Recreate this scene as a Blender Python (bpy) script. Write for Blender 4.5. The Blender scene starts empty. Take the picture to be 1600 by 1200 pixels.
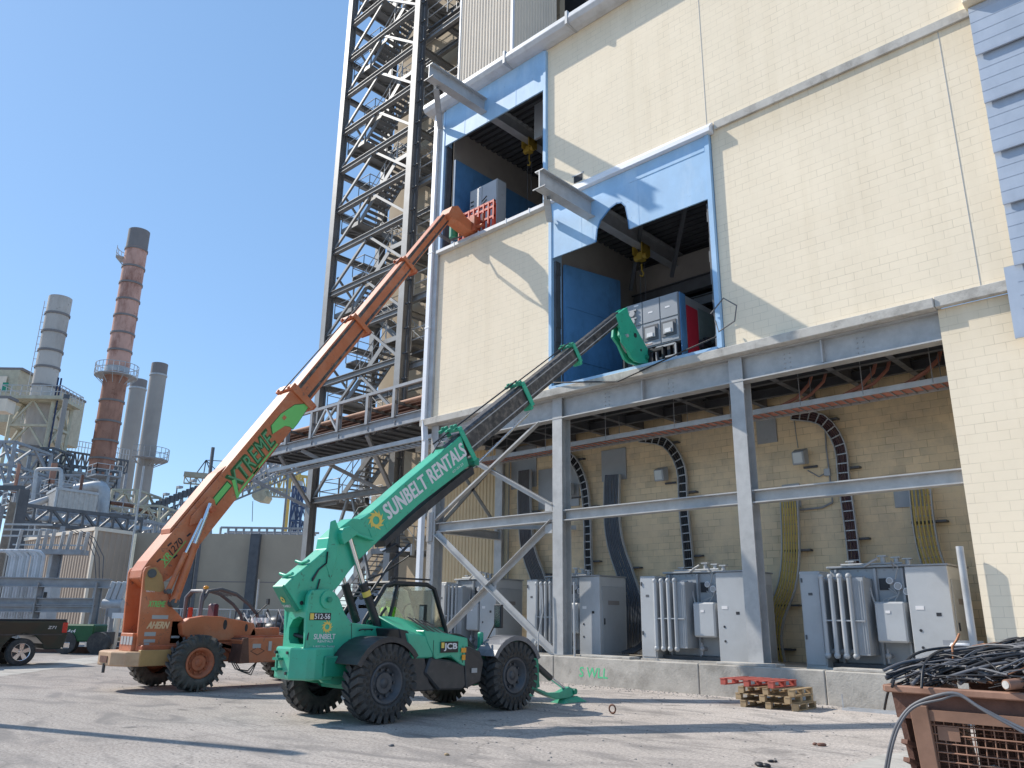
import bpy, math, random
from mathutils import Vector, Matrix
random.seed(7)
R = math.radians
sc = bpy.context.scene
COL = sc.collection

# ------------------------------------------------------------------ camera
FPX, YAW, PITCH, ROLL, EYE = 1232.3, .7592, .28818, .01325, 1.7
cy, sy, cp, sp = math.cos(YAW), math.sin(YAW), math.cos(PITCH), math.sin(PITCH)
FW = Vector((-sy*cp, cy*cp, sp)); RT = Vector((cy, sy, 0)); UP = RT.cross(FW)
cr, sr = math.cos(ROLL), math.sin(ROLL)
RT, UP = RT*cr + UP*sr, UP*cr - RT*sr
CAM = Vector((0, 0, EYE))
cd = bpy.data.cameras.new('camera'); cam = bpy.data.objects.new('camera', cd); COL.objects.link(cam)
M = Matrix((RT, UP, -FW)).transposed().to_4x4(); M.translation = CAM
cam.matrix_world = M
cd.sensor_fit = 'HORIZONTAL'; cd.sensor_width = 36; cd.lens = 36*FPX/1600; cd.clip_end = 4000; cd.clip_start = .1
sc.camera = cam
# survey helpers: sight line of a photo point cut with a real wall / ground / vehicle plane
def ray(x, y): return FW*FPX + RT*(x-800) - UP*(y-600)
def Yq(x, y, Y): d = ray(x, y); return CAM + d*(Y/d.y)
def Xq(x, y, X): d = ray(x, y); return CAM + d*(X/d.x)
def Zq(x, y, Z): d = ray(x, y); return CAM + d*((Z-EYE)/d.z)
HF = Vector((-sy, cy, 0)); HR = Vector((cy, sy, 0))
def V(x, y, dep): d = ray(x, y); return CAM + d*(dep/d.dot(HF))
def pz(pts, X): return [(Xq(x, y, X).y, Xq(x, y, X).z) for x, y in pts]
def py_(pts, Y): return [(Yq(x, y, Y).x, Yq(x, y, Y).z) for x, y in pts]

# ------------------------------------------------------------------ materials
def mat(name, col, rough=.6, metal=0, var=.15, scale=3., dirt=None, dirt_amt=.4, dirt_scale=1.2, bump=.0, bscale=30., streak=0, spec=.5, coat=0):
    m = bpy.data.materials.new(name); m.use_nodes = True
    n = m.node_tree.nodes; l = m.node_tree.links
    b = n['Principled BSDF']; b.inputs['Roughness'].default_value = rough; b.inputs['Metallic'].default_value = metal
    b.inputs['Specular IOR Level'].default_value = spec
    if coat: b.inputs['Coat Weight'].default_value = coat
    geo = n.new('ShaderNodeNewGeometry')
    nz = n.new('ShaderNodeTexNoise'); nz.inputs['Scale'].default_value = scale; nz.inputs['Detail'].default_value = 6; nz.inputs['Roughness'].default_value = .65
    l.new(geo.outputs['Position'], nz.inputs['Vector'])
    r = n.new('ShaderNodeMapRange'); r.inputs[1].default_value = .3; r.inputs[2].default_value = .7
    r.inputs[3].default_value = 1-var; r.inputs[4].default_value = 1+var
    l.new(nz.outputs['Fac'], r.inputs[0])
    mul = n.new('ShaderNodeMix'); mul.data_type = 'RGBA'; mul.blend_type = 'MULTIPLY'; mul.inputs[0].default_value = 1
    mul.inputs[6].default_value = (*col, 1); l.new(r.outputs[0], mul.inputs[7])
    out = mul.outputs[2]
    if dirt:
        n2 = n.new('ShaderNodeTexNoise'); n2.inputs['Scale'].default_value = dirt_scale; n2.inputs['Detail'].default_value = 8; n2.inputs['Roughness'].default_value = .7
        if streak:
            mp = n.new('ShaderNodeMapping'); mp.inputs['Scale'].default_value = (1, 1, streak); l.new(geo.outputs['Position'], mp.inputs['Vector']); l.new(mp.outputs[0], n2.inputs['Vector'])
        else: l.new(geo.outputs['Position'], n2.inputs['Vector'])
        r2 = n.new('ShaderNodeMapRange'); r2.inputs[1].default_value = .48; r2.inputs[2].default_value = .72; r2.inputs[4].default_value = dirt_amt
        l.new(n2.outputs['Fac'], r2.inputs[0])
        mx = n.new('ShaderNodeMix'); mx.data_type = 'RGBA'; mx.inputs[7].default_value = (*dirt, 1)
        l.new(r2.outputs[0], mx.inputs[0]); l.new(out, mx.inputs[6]); out = mx.outputs[2]
    l.new(out, b.inputs['Base Color'])
    if bump:
        n3 = n.new('ShaderNodeTexNoise'); n3.inputs['Scale'].default_value = bscale; n3.inputs['Detail'].default_value = 4
        l.new(geo.outputs['Position'], n3.inputs['Vector'])
        bp = n.new('ShaderNodeBump'); bp.inputs['Strength'].default_value = bump; bp.inputs['Distance'].default_value = .02
        l.new(n3.outputs['Fac'], bp.inputs['Height']); l.new(bp.outputs[0], b.inputs['Normal'])
    m.diffuse_color = (*col, 1)
    return m
def wear(m, col, amt=.6, sc_=9, thr=.62):
    n = m.node_tree.nodes; l = m.node_tree.links; b = n['Principled BSDF']; src = b.inputs['Base Color'].links[0].from_socket
    geo = n.new('ShaderNodeNewGeometry'); z = n.new('ShaderNodeTexNoise'); z.inputs['Scale'].default_value = sc_; z.inputs['Detail'].default_value = 10; z.inputs['Roughness'].default_value = .75; z.inputs['Distortion'].default_value = .6
    l.new(geo.outputs['Position'], z.inputs['Vector']); r = n.new('ShaderNodeMapRange'); r.inputs[1].default_value = thr; r.inputs[2].default_value = thr+.05; r.inputs[4].default_value = amt; l.new(z.outputs['Fac'], r.inputs[0])
    # road dust thrown up on the lower parts
    sx = n.new('ShaderNodeSeparateXYZ'); l.new(geo.outputs['Position'], sx.inputs[0]); d = n.new('ShaderNodeMapRange'); d.inputs[1].default_value = 1.5; d.inputs[2].default_value = .4; d.inputs[4].default_value = .45; l.new(sx.outputs[2], d.inputs[0])
    z2 = n.new('ShaderNodeTexNoise'); z2.inputs['Scale'].default_value = 3.5; z2.inputs['Detail'].default_value = 8; l.new(geo.outputs['Position'], z2.inputs['Vector']); dm = n.new('ShaderNodeMath'); dm.operation = 'MULTIPLY'; l.new(d.outputs[0], dm.inputs[0]); l.new(z2.outputs['Fac'], dm.inputs[1])
    a = n.new('ShaderNodeMix'); a.data_type = 'RGBA'; a.inputs[7].default_value = (*col, 1); l.new(r.outputs[0], a.inputs[0]); l.new(src, a.inputs[6])
    c = n.new('ShaderNodeMix'); c.data_type = 'RGBA'; c.inputs[7].default_value = (.20, .18, .16, 1); l.new(dm.outputs[0], c.inputs[0]); l.new(a.outputs[2], c.inputs[6]); l.new(c.outputs[2], b.inputs['Base Color'])

def block_mat(name, col, dark=.55, amt=.5, dirt=None, dirt_amt=.3, c2=(.97, .97, .965, 1)):
    m = mat(name, col, .85, 0, .05, .35, dirt, dirt_amt, .5, spec=.2)
    n = m.node_tree.nodes; l = m.node_tree.links; b = n['Principled BSDF']
    src = b.inputs['Base Color'].links[0].from_socket
    geo = n.new('ShaderNodeNewGeometry'); sx = n.new('ShaderNodeSeparateXYZ'); l.new(geo.outputs['Position'], sx.inputs[0])
    ad = n.new('ShaderNodeMath'); ad.operation = 'ADD'; l.new(sx.outputs[0], ad.inputs[0]); l.new(sx.outputs[1], ad.inputs[1])
    cx = n.new('ShaderNodeCombineXYZ'); l.new(ad.outputs[0], cx.inputs[0]); l.new(sx.outputs[2], cx.inputs[1])
    br = n.new('ShaderNodeTexBrick'); br.inputs['Scale'].default_value = 1; br.inputs['Brick Width'].default_value = .406; br.inputs['Row Height'].default_value = .203
    br.inputs['Mortar Size'].default_value = .0065; br.inputs['Mortar Smooth'].default_value = .4; br.inputs['Bias'].default_value = 0
    br.inputs['Color1'].default_value = (1, 1, 1, 1); br.inputs['Color2'].default_value = c2; br.inputs['Mortar'].default_value = (dark, dark*.97, dark*.9, 1)
    l.new(cx.outputs[0], br.inputs['Vector'])
    nz = n.new('ShaderNodeTexNoise'); nz.inputs['Scale'].default_value = 1.7; nz.inputs['Detail'].default_value = 6; l.new(geo.outputs['Position'], nz.inputs['Vector'])
    rr = n.new('ShaderNodeMapRange'); rr.inputs[1].default_value = .35; rr.inputs[2].default_value = .65; rr.inputs[3].default_value = amt*.12; rr.inputs[4].default_value = amt
    l.new(nz.outputs['Fac'], rr.inputs[0])
    mx = n.new('ShaderNodeMix'); mx.data_type = 'RGBA'; mx.blend_type = 'MULTIPLY'
    l.new(rr.outputs[0], mx.inputs[0]); l.new(src, mx.inputs[6]); l.new(br.outputs['Color'], mx.inputs[7])
    # rain streaks and grime gathered under the ledges
    mp = n.new('ShaderNodeMapping'); mp.inputs['Scale'].default_value = (2.6, 2.6, .12); l.new(geo.outputs['Position'], mp.inputs['Vector'])
    st = n.new('ShaderNodeTexNoise'); st.inputs['Scale'].default_value = 1; st.inputs['Detail'].default_value = 7; st.inputs['Roughness'].default_value = .6; l.new(mp.outputs[0], st.inputs['Vector'])
    s1 = n.new('ShaderNodeMapRange'); s1.inputs[1].default_value = .5; s1.inputs[2].default_value = .75; s1.inputs[4].default_value = .2; l.new(st.outputs['Fac'], s1.inputs[0])
    ms = [s1.outputs[0]]
    for zl in (15.2, 21.4, 8.3):
        d = n.new('ShaderNodeMapRange'); d.inputs[1].default_value = zl-1.3; d.inputs[2].default_value = zl; d.inputs[3].default_value = 0; d.inputs[4].default_value = 1; l.new(sx.outputs[2], d.inputs[0])
        e = n.new('ShaderNodeMath'); e.operation = 'LESS_THAN'; e.inputs[1].default_value = zl+.05; l.new(sx.outputs[2], e.inputs[0])
        f = n.new('ShaderNodeMath'); f.operation = 'MULTIPLY'; l.new(d.outputs[0], f.inputs[0]); l.new(e.outputs[0], f.inputs[1])
        h = n.new('ShaderNodeMath'); h.operation = 'MULTIPLY'; l.new(f.outputs[0], h.inputs[0]); l.new(st.outputs['Fac'], h.inputs[1])
        h2 = n.new('ShaderNodeMath'); h2.operation = 'MULTIPLY'; h2.inputs[1].default_value = 1.0; l.new(h.outputs[0], h2.inputs[0]); ms.append(h2.outputs[0])
    tot = ms[0]
    for q_ in ms[1:]:
        ad2 = n.new('ShaderNodeMath'); ad2.operation = 'MAXIMUM'; l.new(tot, ad2.inputs[0]); l.new(q_, ad2.inputs[1]); tot = ad2.outputs[0]
    gm = n.new('ShaderNodeMix'); gm.data_type = 'RGBA'; gm.blend_type = 'MULTIPLY'; gm.inputs[7].default_value = (.72, .68, .60, 1); l.new(tot, gm.inputs[0]); l.new(mx.outputs[2], gm.inputs[6]); l.new(gm.outputs[2], b.inputs['Base Color'])
    inv = n.new('ShaderNodeMath'); inv.operation = 'SUBTRACT'; inv.inputs[0].default_value = 1; l.new(br.outputs['Fac'], inv.inputs[1])
    fn = n.new('ShaderNodeTexNoise'); fn.inputs['Scale'].default_value = 14; fn.inputs['Detail'].default_value = 4; l.new(geo.outputs['Position'], fn.inputs['Vector'])
    ma = n.new('ShaderNodeMath'); ma.operation = 'MULTIPLY_ADD'; ma.inputs[1].default_value = .35; l.new(fn.outputs['Fac'], ma.inputs[0]); l.new(inv.outputs[0], ma.inputs[2])
    bp = n.new('ShaderNodeBump'); bp.inputs['Strength'].default_value = .4; bp.inputs['Distance'].default_value = .006
    l.new(ma.outputs[0], bp.inputs['Height']); l.new(bp.outputs[0], b.inputs['Normal'])
    return m

def glass_mat(name, tint, alpha, rough=.03):
    m = bpy.data.materials.new(name); m.use_nodes = True; n = m.node_tree.nodes; l = m.node_tree.links
    for x in list(n): n.remove(x)
    o = n.new('ShaderNodeOutputMaterial'); t = n.new('ShaderNodeBsdfTransparent'); t.inputs[0].default_value = (*tint, 1)
    g = n.new('ShaderNodeBsdfGlossy'); g.inputs['Roughness'].default_value = rough
    f = n.new('ShaderNodeFresnel'); f.inputs[0].default_value = 1.5
    a = n.new('ShaderNodeMath'); a.operation = 'ADD'; a.inputs[1].default_value = alpha; l.new(f.outputs[0], a.inputs[0])
    mx = n.new('ShaderNodeMixShader'); l.new(a.outputs[0], mx.inputs[0]); l.new(t.outputs[0], mx.inputs[1]); l.new(g.outputs[0], mx.inputs[2]); l.new(mx.outputs[0], o.inputs[0])
    return m

def ground_mat():
    m = mat('asphalt', (.44, .39, .35), .9, 0, .08, .35, (.62, .565, .515), .7, .16, spec=.2)
    n = m.node_tree.nodes; l = m.node_tree.links; b = n['Principled BSDF']
    src = b.inputs['Base Color'].links[0].from_socket
    geo = n.new('ShaderNodeNewGeometry')
    # grit
    g = n.new('ShaderNodeTexNoise'); g.inputs['Scale'].default_value = 22; g.inputs['Detail'].default_value = 9; g.inputs['Roughness'].default_value = .8; l.new(geo.outputs['Position'], g.inputs['Vector'])
    gr = n.new('ShaderNodeMapRange'); gr.inputs[1].default_value = .35; gr.inputs[2].default_value = .65; gr.inputs[3].default_value = .45; gr.inputs[4].default_value = 1.38; l.new(g.outputs['Fac'], gr.inputs[0])
    m1 = n.new('ShaderNodeMix'); m1.data_type = 'RGBA'; m1.blend_type = 'MULTIPLY'; m1.inputs[0].default_value = 1; l.new(src, m1.inputs[6]); l.new(gr.outputs[0], m1.inputs[7])
    # lighter, dustier towards the building
    sx = n.new('ShaderNodeSeparateXYZ'); l.new(geo.outputs['Position'], sx.inputs[0])
    dx = n.new('ShaderNodeMath'); dx.operation = 'MULTIPLY_ADD'; dx.inputs[1].default_value = .55; l.new(sx.outputs[0], dx.inputs[0]); l.new(sx.outputs[1], dx.inputs[2])
    dr = n.new('ShaderNodeMapRange'); dr.inputs[1].default_value = -6; dr.inputs[2].default_value = 12; dr.inputs[3].default_value = .86; dr.inputs[4].default_value = 1.22; l.new(dx.outputs[0], dr.inputs[0])
    m0 = n.new('ShaderNodeMix'); m0.data_type = 'RGBA'; m0.blend_type = 'MULTIPLY'; m0.inputs[0].default_value = 1; l.new(m1.outputs[2], m0.inputs[6]); l.new(dr.outputs[0], m0.inputs[7]); m1 = m0
    # stains
    s = n.new('ShaderNodeTexNoise'); s.inputs['Scale'].default_value = .9; s.inputs['Detail'].default_value = 9; s.inputs['Distortion'].default_value = 1.2
    mp = n.new('ShaderNodeMapping'); mp.inputs['Scale'].default_value = (.6, 1.5, 1); mp.inputs['Rotation'].default_value = (0, 0, .5); l.new(geo.outputs['Position'], mp.inputs['Vector']); l.new(mp.outputs[0], s.inputs['Vector'])
    sr_ = n.new('ShaderNodeMapRange'); sr_.inputs[1].default_value = .48; sr_.inputs[2].default_value = .68; sr_.inputs[4].default_value = .7; l.new(s.outputs['Fac'], sr_.inputs[0])
    m2 = n.new('ShaderNodeMix'); m2.data_type = 'RGBA'; m2.inputs[7].default_value = (.2, .185, .175, 1); l.new(sr_.outputs[0], m2.inputs[0]); l.new(m1.outputs[2], m2.inputs[6])
    # tyre tracks and drag marks running across the yard
    for rot, sc2, th, am in ((.45, (.25, 5.5, 1), .60, .28), (1.5, (.3, 4.2, 1), .62, .22)):
        mq = n.new('ShaderNodeMapping'); mq.inputs['Rotation'].default_value = (0, 0, rot); mq.inputs['Scale'].default_value = sc2; l.new(geo.outputs['Position'], mq.inputs['Vector'])
        tq = n.new('ShaderNodeTexNoise'); tq.inputs['Scale'].default_value = .8; tq.inputs['Detail'].default_value = 8; tq.inputs['Roughness'].default_value = .7; l.new(mq.outputs[0], tq.inputs['Vector'])
        tr = n.new('ShaderNodeMapRange'); tr.inputs[1].default_value = th-.07; tr.inputs[2].default_value = th+.06; tr.inputs[4].default_value = am; l.new(tq.outputs['Fac'], tr.inputs[0])
        tm = n.new('ShaderNodeMix'); tm.data_type = 'RGBA'; tm.inputs[7].default_value = (.22, .20, .19, 1); l.new(tr.outputs[0], tm.inputs[0]); l.new(m2.outputs[2], tm.inputs[6]); m2 = tm
    # oil spots
    oz = n.new('ShaderNodeTexNoise'); oz.inputs['Scale'].default_value = 1.3; oz.inputs['Detail'].default_value = 3; l.new(geo.outputs['Position'], oz.inputs['Vector'])
    orr = n.new('ShaderNodeMapRange'); orr.inputs[1].default_value = .69; orr.inputs[2].default_value = .74; orr.inputs[4].default_value = .6; l.new(oz.outputs['Fac'], orr.inputs[0])
    om = n.new('ShaderNodeMix'); om.data_type = 'RGBA'; om.inputs[7].default_value = (.10, .095, .09, 1); l.new(orr.outputs[0], om.inputs[0]); l.new(m2.outputs[2], om.inputs[6]); m2 = om
    # cracks
    w = n.new('ShaderNodeTexNoise'); w.inputs['Scale'].default_value = 1.6; w.inputs['Detail'].default_value = 5; l.new(geo.outputs['Position'], w.inputs['Vector'])
    wm = n.new('ShaderNodeMix'); wm.data_type = 'RGBA'; wm.blend_type = 'LINEAR_LIGHT'; wm.inputs[0].default_value = .35; l.new(geo.outputs['Position'], wm.inputs[6]); l.new(w.outputs['Color'], wm.inputs[7])
    v = n.new('ShaderNodeTexVoronoi'); v.feature = 'DISTANCE_TO_EDGE'; v.inputs['Scale'].default_value = .33; l.new(wm.outputs[2], v.inputs['Vector'])
    vr = n.new('ShaderNodeMapRange'); vr.inputs[1].default_value = .003; vr.inputs[2].default_value = .012; vr.inputs[3].default_value = .45; vr.inputs[4].default_value = 0; l.new(v.outputs['Distance'], vr.inputs[0])
    vm = n.new('ShaderNodeMath'); vm.operation = 'MULTIPLY'; l.new(vr.outputs[0], vm.inputs[0]); l.new(w.outputs['Fac'], vm.inputs[1])
    m3 = n.new('ShaderNodeMix'); m3.data_type = 'RGBA'; m3.inputs[7].default_value = (.09, .085, .08, 1); l.new(vm.outputs[0], m3.inputs[0]); l.new(m2.outputs[2], m3.inputs[6])
    l.new(m3.outputs[2], b.inputs['Base Color'])
    bp = n.new('ShaderNodeBump'); bp.inputs['Strength'].default_value = .6; bp.inputs['Distance'].default_value = .012; l.new(g.outputs['Fac'], bp.inputs['Height']); l.new(bp.outputs[0], b.inputs['Normal'])
    return m

def chimney_mat(name, col, rust, amt, top=None):
    m = mat(name, col, .8, 0, .12, .35, rust, amt, .55, streak=.22, spec=.2)
    return m

m_asph = ground_mat()
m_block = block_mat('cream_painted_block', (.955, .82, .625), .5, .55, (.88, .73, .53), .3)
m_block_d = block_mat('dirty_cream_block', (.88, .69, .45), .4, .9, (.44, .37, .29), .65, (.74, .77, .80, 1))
m_cream = mat('cream_paint', (.86, .77, .58), .7, 0, .06, 1, (.5, .43, .33), .4)
m_beige = mat('shaded_beige_panel', (.50, .40, .28), .8, 0, .08, .6, (.2, .16, .12), .5, .6)  # darker base tone carries the shade on the stair-side wall
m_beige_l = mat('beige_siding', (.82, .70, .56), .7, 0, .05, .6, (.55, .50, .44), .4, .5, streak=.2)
m_siding_w = mat('warm_siding', (.60, .47, .29), .7, 0, .06, 1, (.4, .31, .2), .3)
m_conc = mat('concrete', (.55, .51, .45), .9, 0, .15, 2, (.22, .20, .17), .65, 1.6, .4, 25, spec=.2)
m_conc_l = mat('concrete_ledge', (.55, .52, .47), .9, 0, .12, 2, (.2, .18, .16), .7, 1.5, .3, 25, spec=.2)
m_col = mat('column_steel', (.47, .465, .455), .55, .2, .14, 2.5, (.32, .32, .32), .5, 1.3, .08, 20)
m_steel = mat('galvanised_steel', (.31, .32, .34), .55, .2, .14, 2.5, (.19, .185, .18), .55, 1.3, .08, 20)
m_steel_l = mat('light_steel', (.46, .47, .48), .5, .2, .12, 2.5, (.27, .26, .25), .5, 1.2)
m_steel_d = mat('dark_steel', (.11, .115, .125), .6, .3, .2, 2)
m_stair = mat('stair_steel', (.255, .26, .265), .55, .25, .15, 1.5, (.18, .17, .17), .5)
m_white = mat('white_painted_metal', (.82, .83, .86), .45, .1, .06, 1.2, (.45, .44, .44), .35)
m_blue = mat('blue_paint', (.34, .55, .78), .55, 0, .10, 1.0, (.56, .72, .88), .75, .8, streak=.3)
m_blue_d = mat('deep_blue_paint', (.10, .26, .50), .6, 0, .15, .9, (.04, .10, .19), .7, 1.1, streak=.4)
m_louvre = mat('translucent_louvre', (.40, .455, .54), .3, 0, .08, 1.5, (.52, .57, .66), .6, .9, streak=.3)
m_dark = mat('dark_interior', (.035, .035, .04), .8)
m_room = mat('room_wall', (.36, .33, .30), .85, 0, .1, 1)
m_green = mat('green_vehicle_paint', (.04, .45, .275), .36, 0, .07, 2.5, (.04, .34, .20), .5, 2.2, coat=.12)
m_green_d = mat('green_shade_paint', (.015, .25, .15), .45, 0, .1, 3)
m_orange = mat('faded_orange_paint', (.56, .165, .065), .5, 0, .10, 2, (.62, .30, .18), .55, 1.6, coat=.1)
m_orange_r = mat('worn_orange_paint', (.48, .12, .05), .55, 0, .12, 3, (.10, .055, .045), .75, 2.5)
m_red = mat('red_paint', (.60, .07, .035), .5, 0, .1, 3)
m_tyre = mat('tyre_rubber', (.05, .05, .05), .85, 0, .25, 8, (.15, .14, .125), .55, 5, .3, 30)
m_tyre_b = mat('dusty_tyre_rubber', (.075, .07, .065), .9, 0, .2, 6, (.17, .15, .13), .7, 3, .3, 30)
m_rimg = mat('dark_grey_rim', (.075, .08, .09), .5, .2, .2, 6, (.16, .15, .14), .5, 4)
m_rimo = mat('orange_rim', (.50, .15, .07), .6, 0, .15, 5, (.16, .07, .045), .6, 5)
m_black = mat('black_plastic', (.022, .024, .03), .45, 0, .15, 4, (.08, .075, .07), .4, 4)
m_chrome = mat('chrome_rod', (.75, .77, .8), .15, 1, .03)
m_boomst = mat('greasy_boom_steel', (.085, .085, .09), .35, .55, .35, 6, (.33, .30, .27), .7, 5)
m_tan = mat('bare_tan_metal', (.55, .36, .22), .6, .1, .15, 3, (.42, .2, .1), .6, 2)
m_tan2 = mat('ochre_primer', (.42, .25, .10), .6, 0, .1, 3)
m_glass = glass_mat('cab_glass', (.80, .90, .88), .10)
m_glassd = glass_mat('tinted_glass', (.25, .3, .32), .10)
m_gut = mat('weathered_gutter', (.60, .61, .63), .5, .1, .08, 1.5, (.34, .33, .32), .6)
m_yellow = mat('yellow_paint', (.40, .27, .04), .5, 0, .12, 3)
m_decaly = mat('yellow_decal', (.80, .58, .12), .5, 0, .02)
m_decalw = mat('white_decal', (.78, .76, .76), .5, 0, .02)
m_decalk = mat('black_decal', (.02, .02, .02), .5, 0, .02)
m_decalg = mat('lime_decal', (.20, .62, .16), .5, 0, .04)
m_decalt = mat('tan_decal', (.80, .56, .33), .5, 0, .04)
m_decalgr = mat('grey_decal', (.42, .42, .42), .5, 0, .04)
m_xf = mat('transformer_grey', (.37, .39, .41), .5, .05, .06, 1.3, (.26, .26, .27), .35, 1.1)
m_xf_d = mat('switchgear_grey', (.30, .32, .345), .5, .05, .06, 1.3)
m_xf_l = mat('light_cabinet_grey', (.46, .475, .49), .45, .05, .05, 1.3, (.3, .3, .3), .3, 1.1)
m_rust = mat('rusty_brown_steel', (.17, .085, .06), .8, .1, .3, 4, (.10, .045, .03), .7, 2.5, .3, 30)
m_rust_l = mat('rusty_rim_steel', (.36, .20, .135), .7, .1, .2, 4, (.2, .09, .06), .6, 3)
m_cable = mat('black_cable', (.02, .02, .023), .45, 0, .3, 6)
m_cable_g = mat('grey_cable', (.13, .13, .14), .5, 0, .2, 6)
m_copper = mat('copper_wire', (.60, .28, .15), .4, .6, .1)
m_cyel = mat('yellow_cable', (.50, .37, .10), .55, 0, .15, 2)
m_cpink = mat('faded_red_cable', (.55, .24, .18), .7, 0, .15, 2)
m_wood = mat('pallet_wood', (.42, .30, .17), .85, 0, .2, 6, (.2, .14, .09), .5, 4)
m_woodr = mat('red_painted_wood', (.46, .10, .075), .75, 0, .2, 5, (.25, .1, .07), .5, 4)
m_debris = mat('pale_rubble', (.55, .53, .50), .85, 0, .3, 4, (.2, .18, .16), .5, 6)
m_pink = mat('pink_chimney', (.60, .36, .29), .85, 0, .12, .3, (.20, .075, .05), .9, .55, streak=.4, spec=.2)
m_rstack = mat('rust_chimney', (.40, .215, .155), .85, 0, .2, .3, (.10, .035, .025), .8, .4, streak=.25, spec=.2)
m_gstack = mat('grey_chimney', (.52, .48, .44), .85, 0, .12, .2, (.25, .21, .18), .6, .3, streak=.3, spec=.2)
m_gstack2 = mat('concrete_chimney', (.36, .335, .31), .85, 0, .08, .2, (.2, .18, .17), .5, .2, streak=.2, spec=.2)
m_gdark = mat('sooty_chimney_top', (.22, .20, .195), .85, 0, .1, .4)
m_ctruss = mat('cream_truss_paint', (.52, .48, .36), .7, 0, .12, 1, (.3, .24, .17), .5)
m_ycrane = mat('yellow_crane_paint', (.75, .52, .15), .6, 0, .12, .5, (.4, .3, .15), .4, .4)
m_navy = mat('navy_pipe', (.02, .03, .08), .5, 0, .1)
m_tilt = mat('precast_panel', (.44, .37, .285), .9, 0, .08, .25, (.33, .28, .22), .5, .2, spec=.2)
m_pick = mat('dark_green_truck_paint', (.008, .020, .014), .3, 0, .1, 2, (.03, .03, .028), .2, 1.5, coat=.25)
m_tail = mat('tail_light_red', (.55, .03, .02), .25, 0, .05)
m_lime = mat('lime_vest', (.38, .75, .06), .8, 0, .05)
m_skin = mat('skin', (.45, .26, .18), .6, 0, .05)
m_jean = mat('denim', (.05, .08, .16), .9, 0, .1)
m_gspray = mat('green_spray_paint', (.10, .62, .28), .7, 0, .1, 3)
m_amber = mat('amber_lens', (.85, .35, .03), .3, 0, .03)
m_lamp = mat('lamp_glass', (.6, .62, .6), .2, 0, .03)

wear(m_green, (.03,.10,.08), .75, 7, .6); wear(m_orange, (.20,.10,.07), .8, 6, .585); wear(m_black, (.10,.095,.085), .5, 6, .6); wear(m_xf, (.22,.21,.20), .5, 6, .63); wear(m_xf_l, (.30,.29,.27), .5, 6, .64); wear(m_blue, (.16,.24,.34), .7, 4, .64); wear(m_white, (.4,.38,.36), .6, 6, .63); wear(m_conc_l, (.25,.22,.19), .6, 3, .6); wear(m_conc, (.30,.27,.23), .5, 3, .6)
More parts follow.
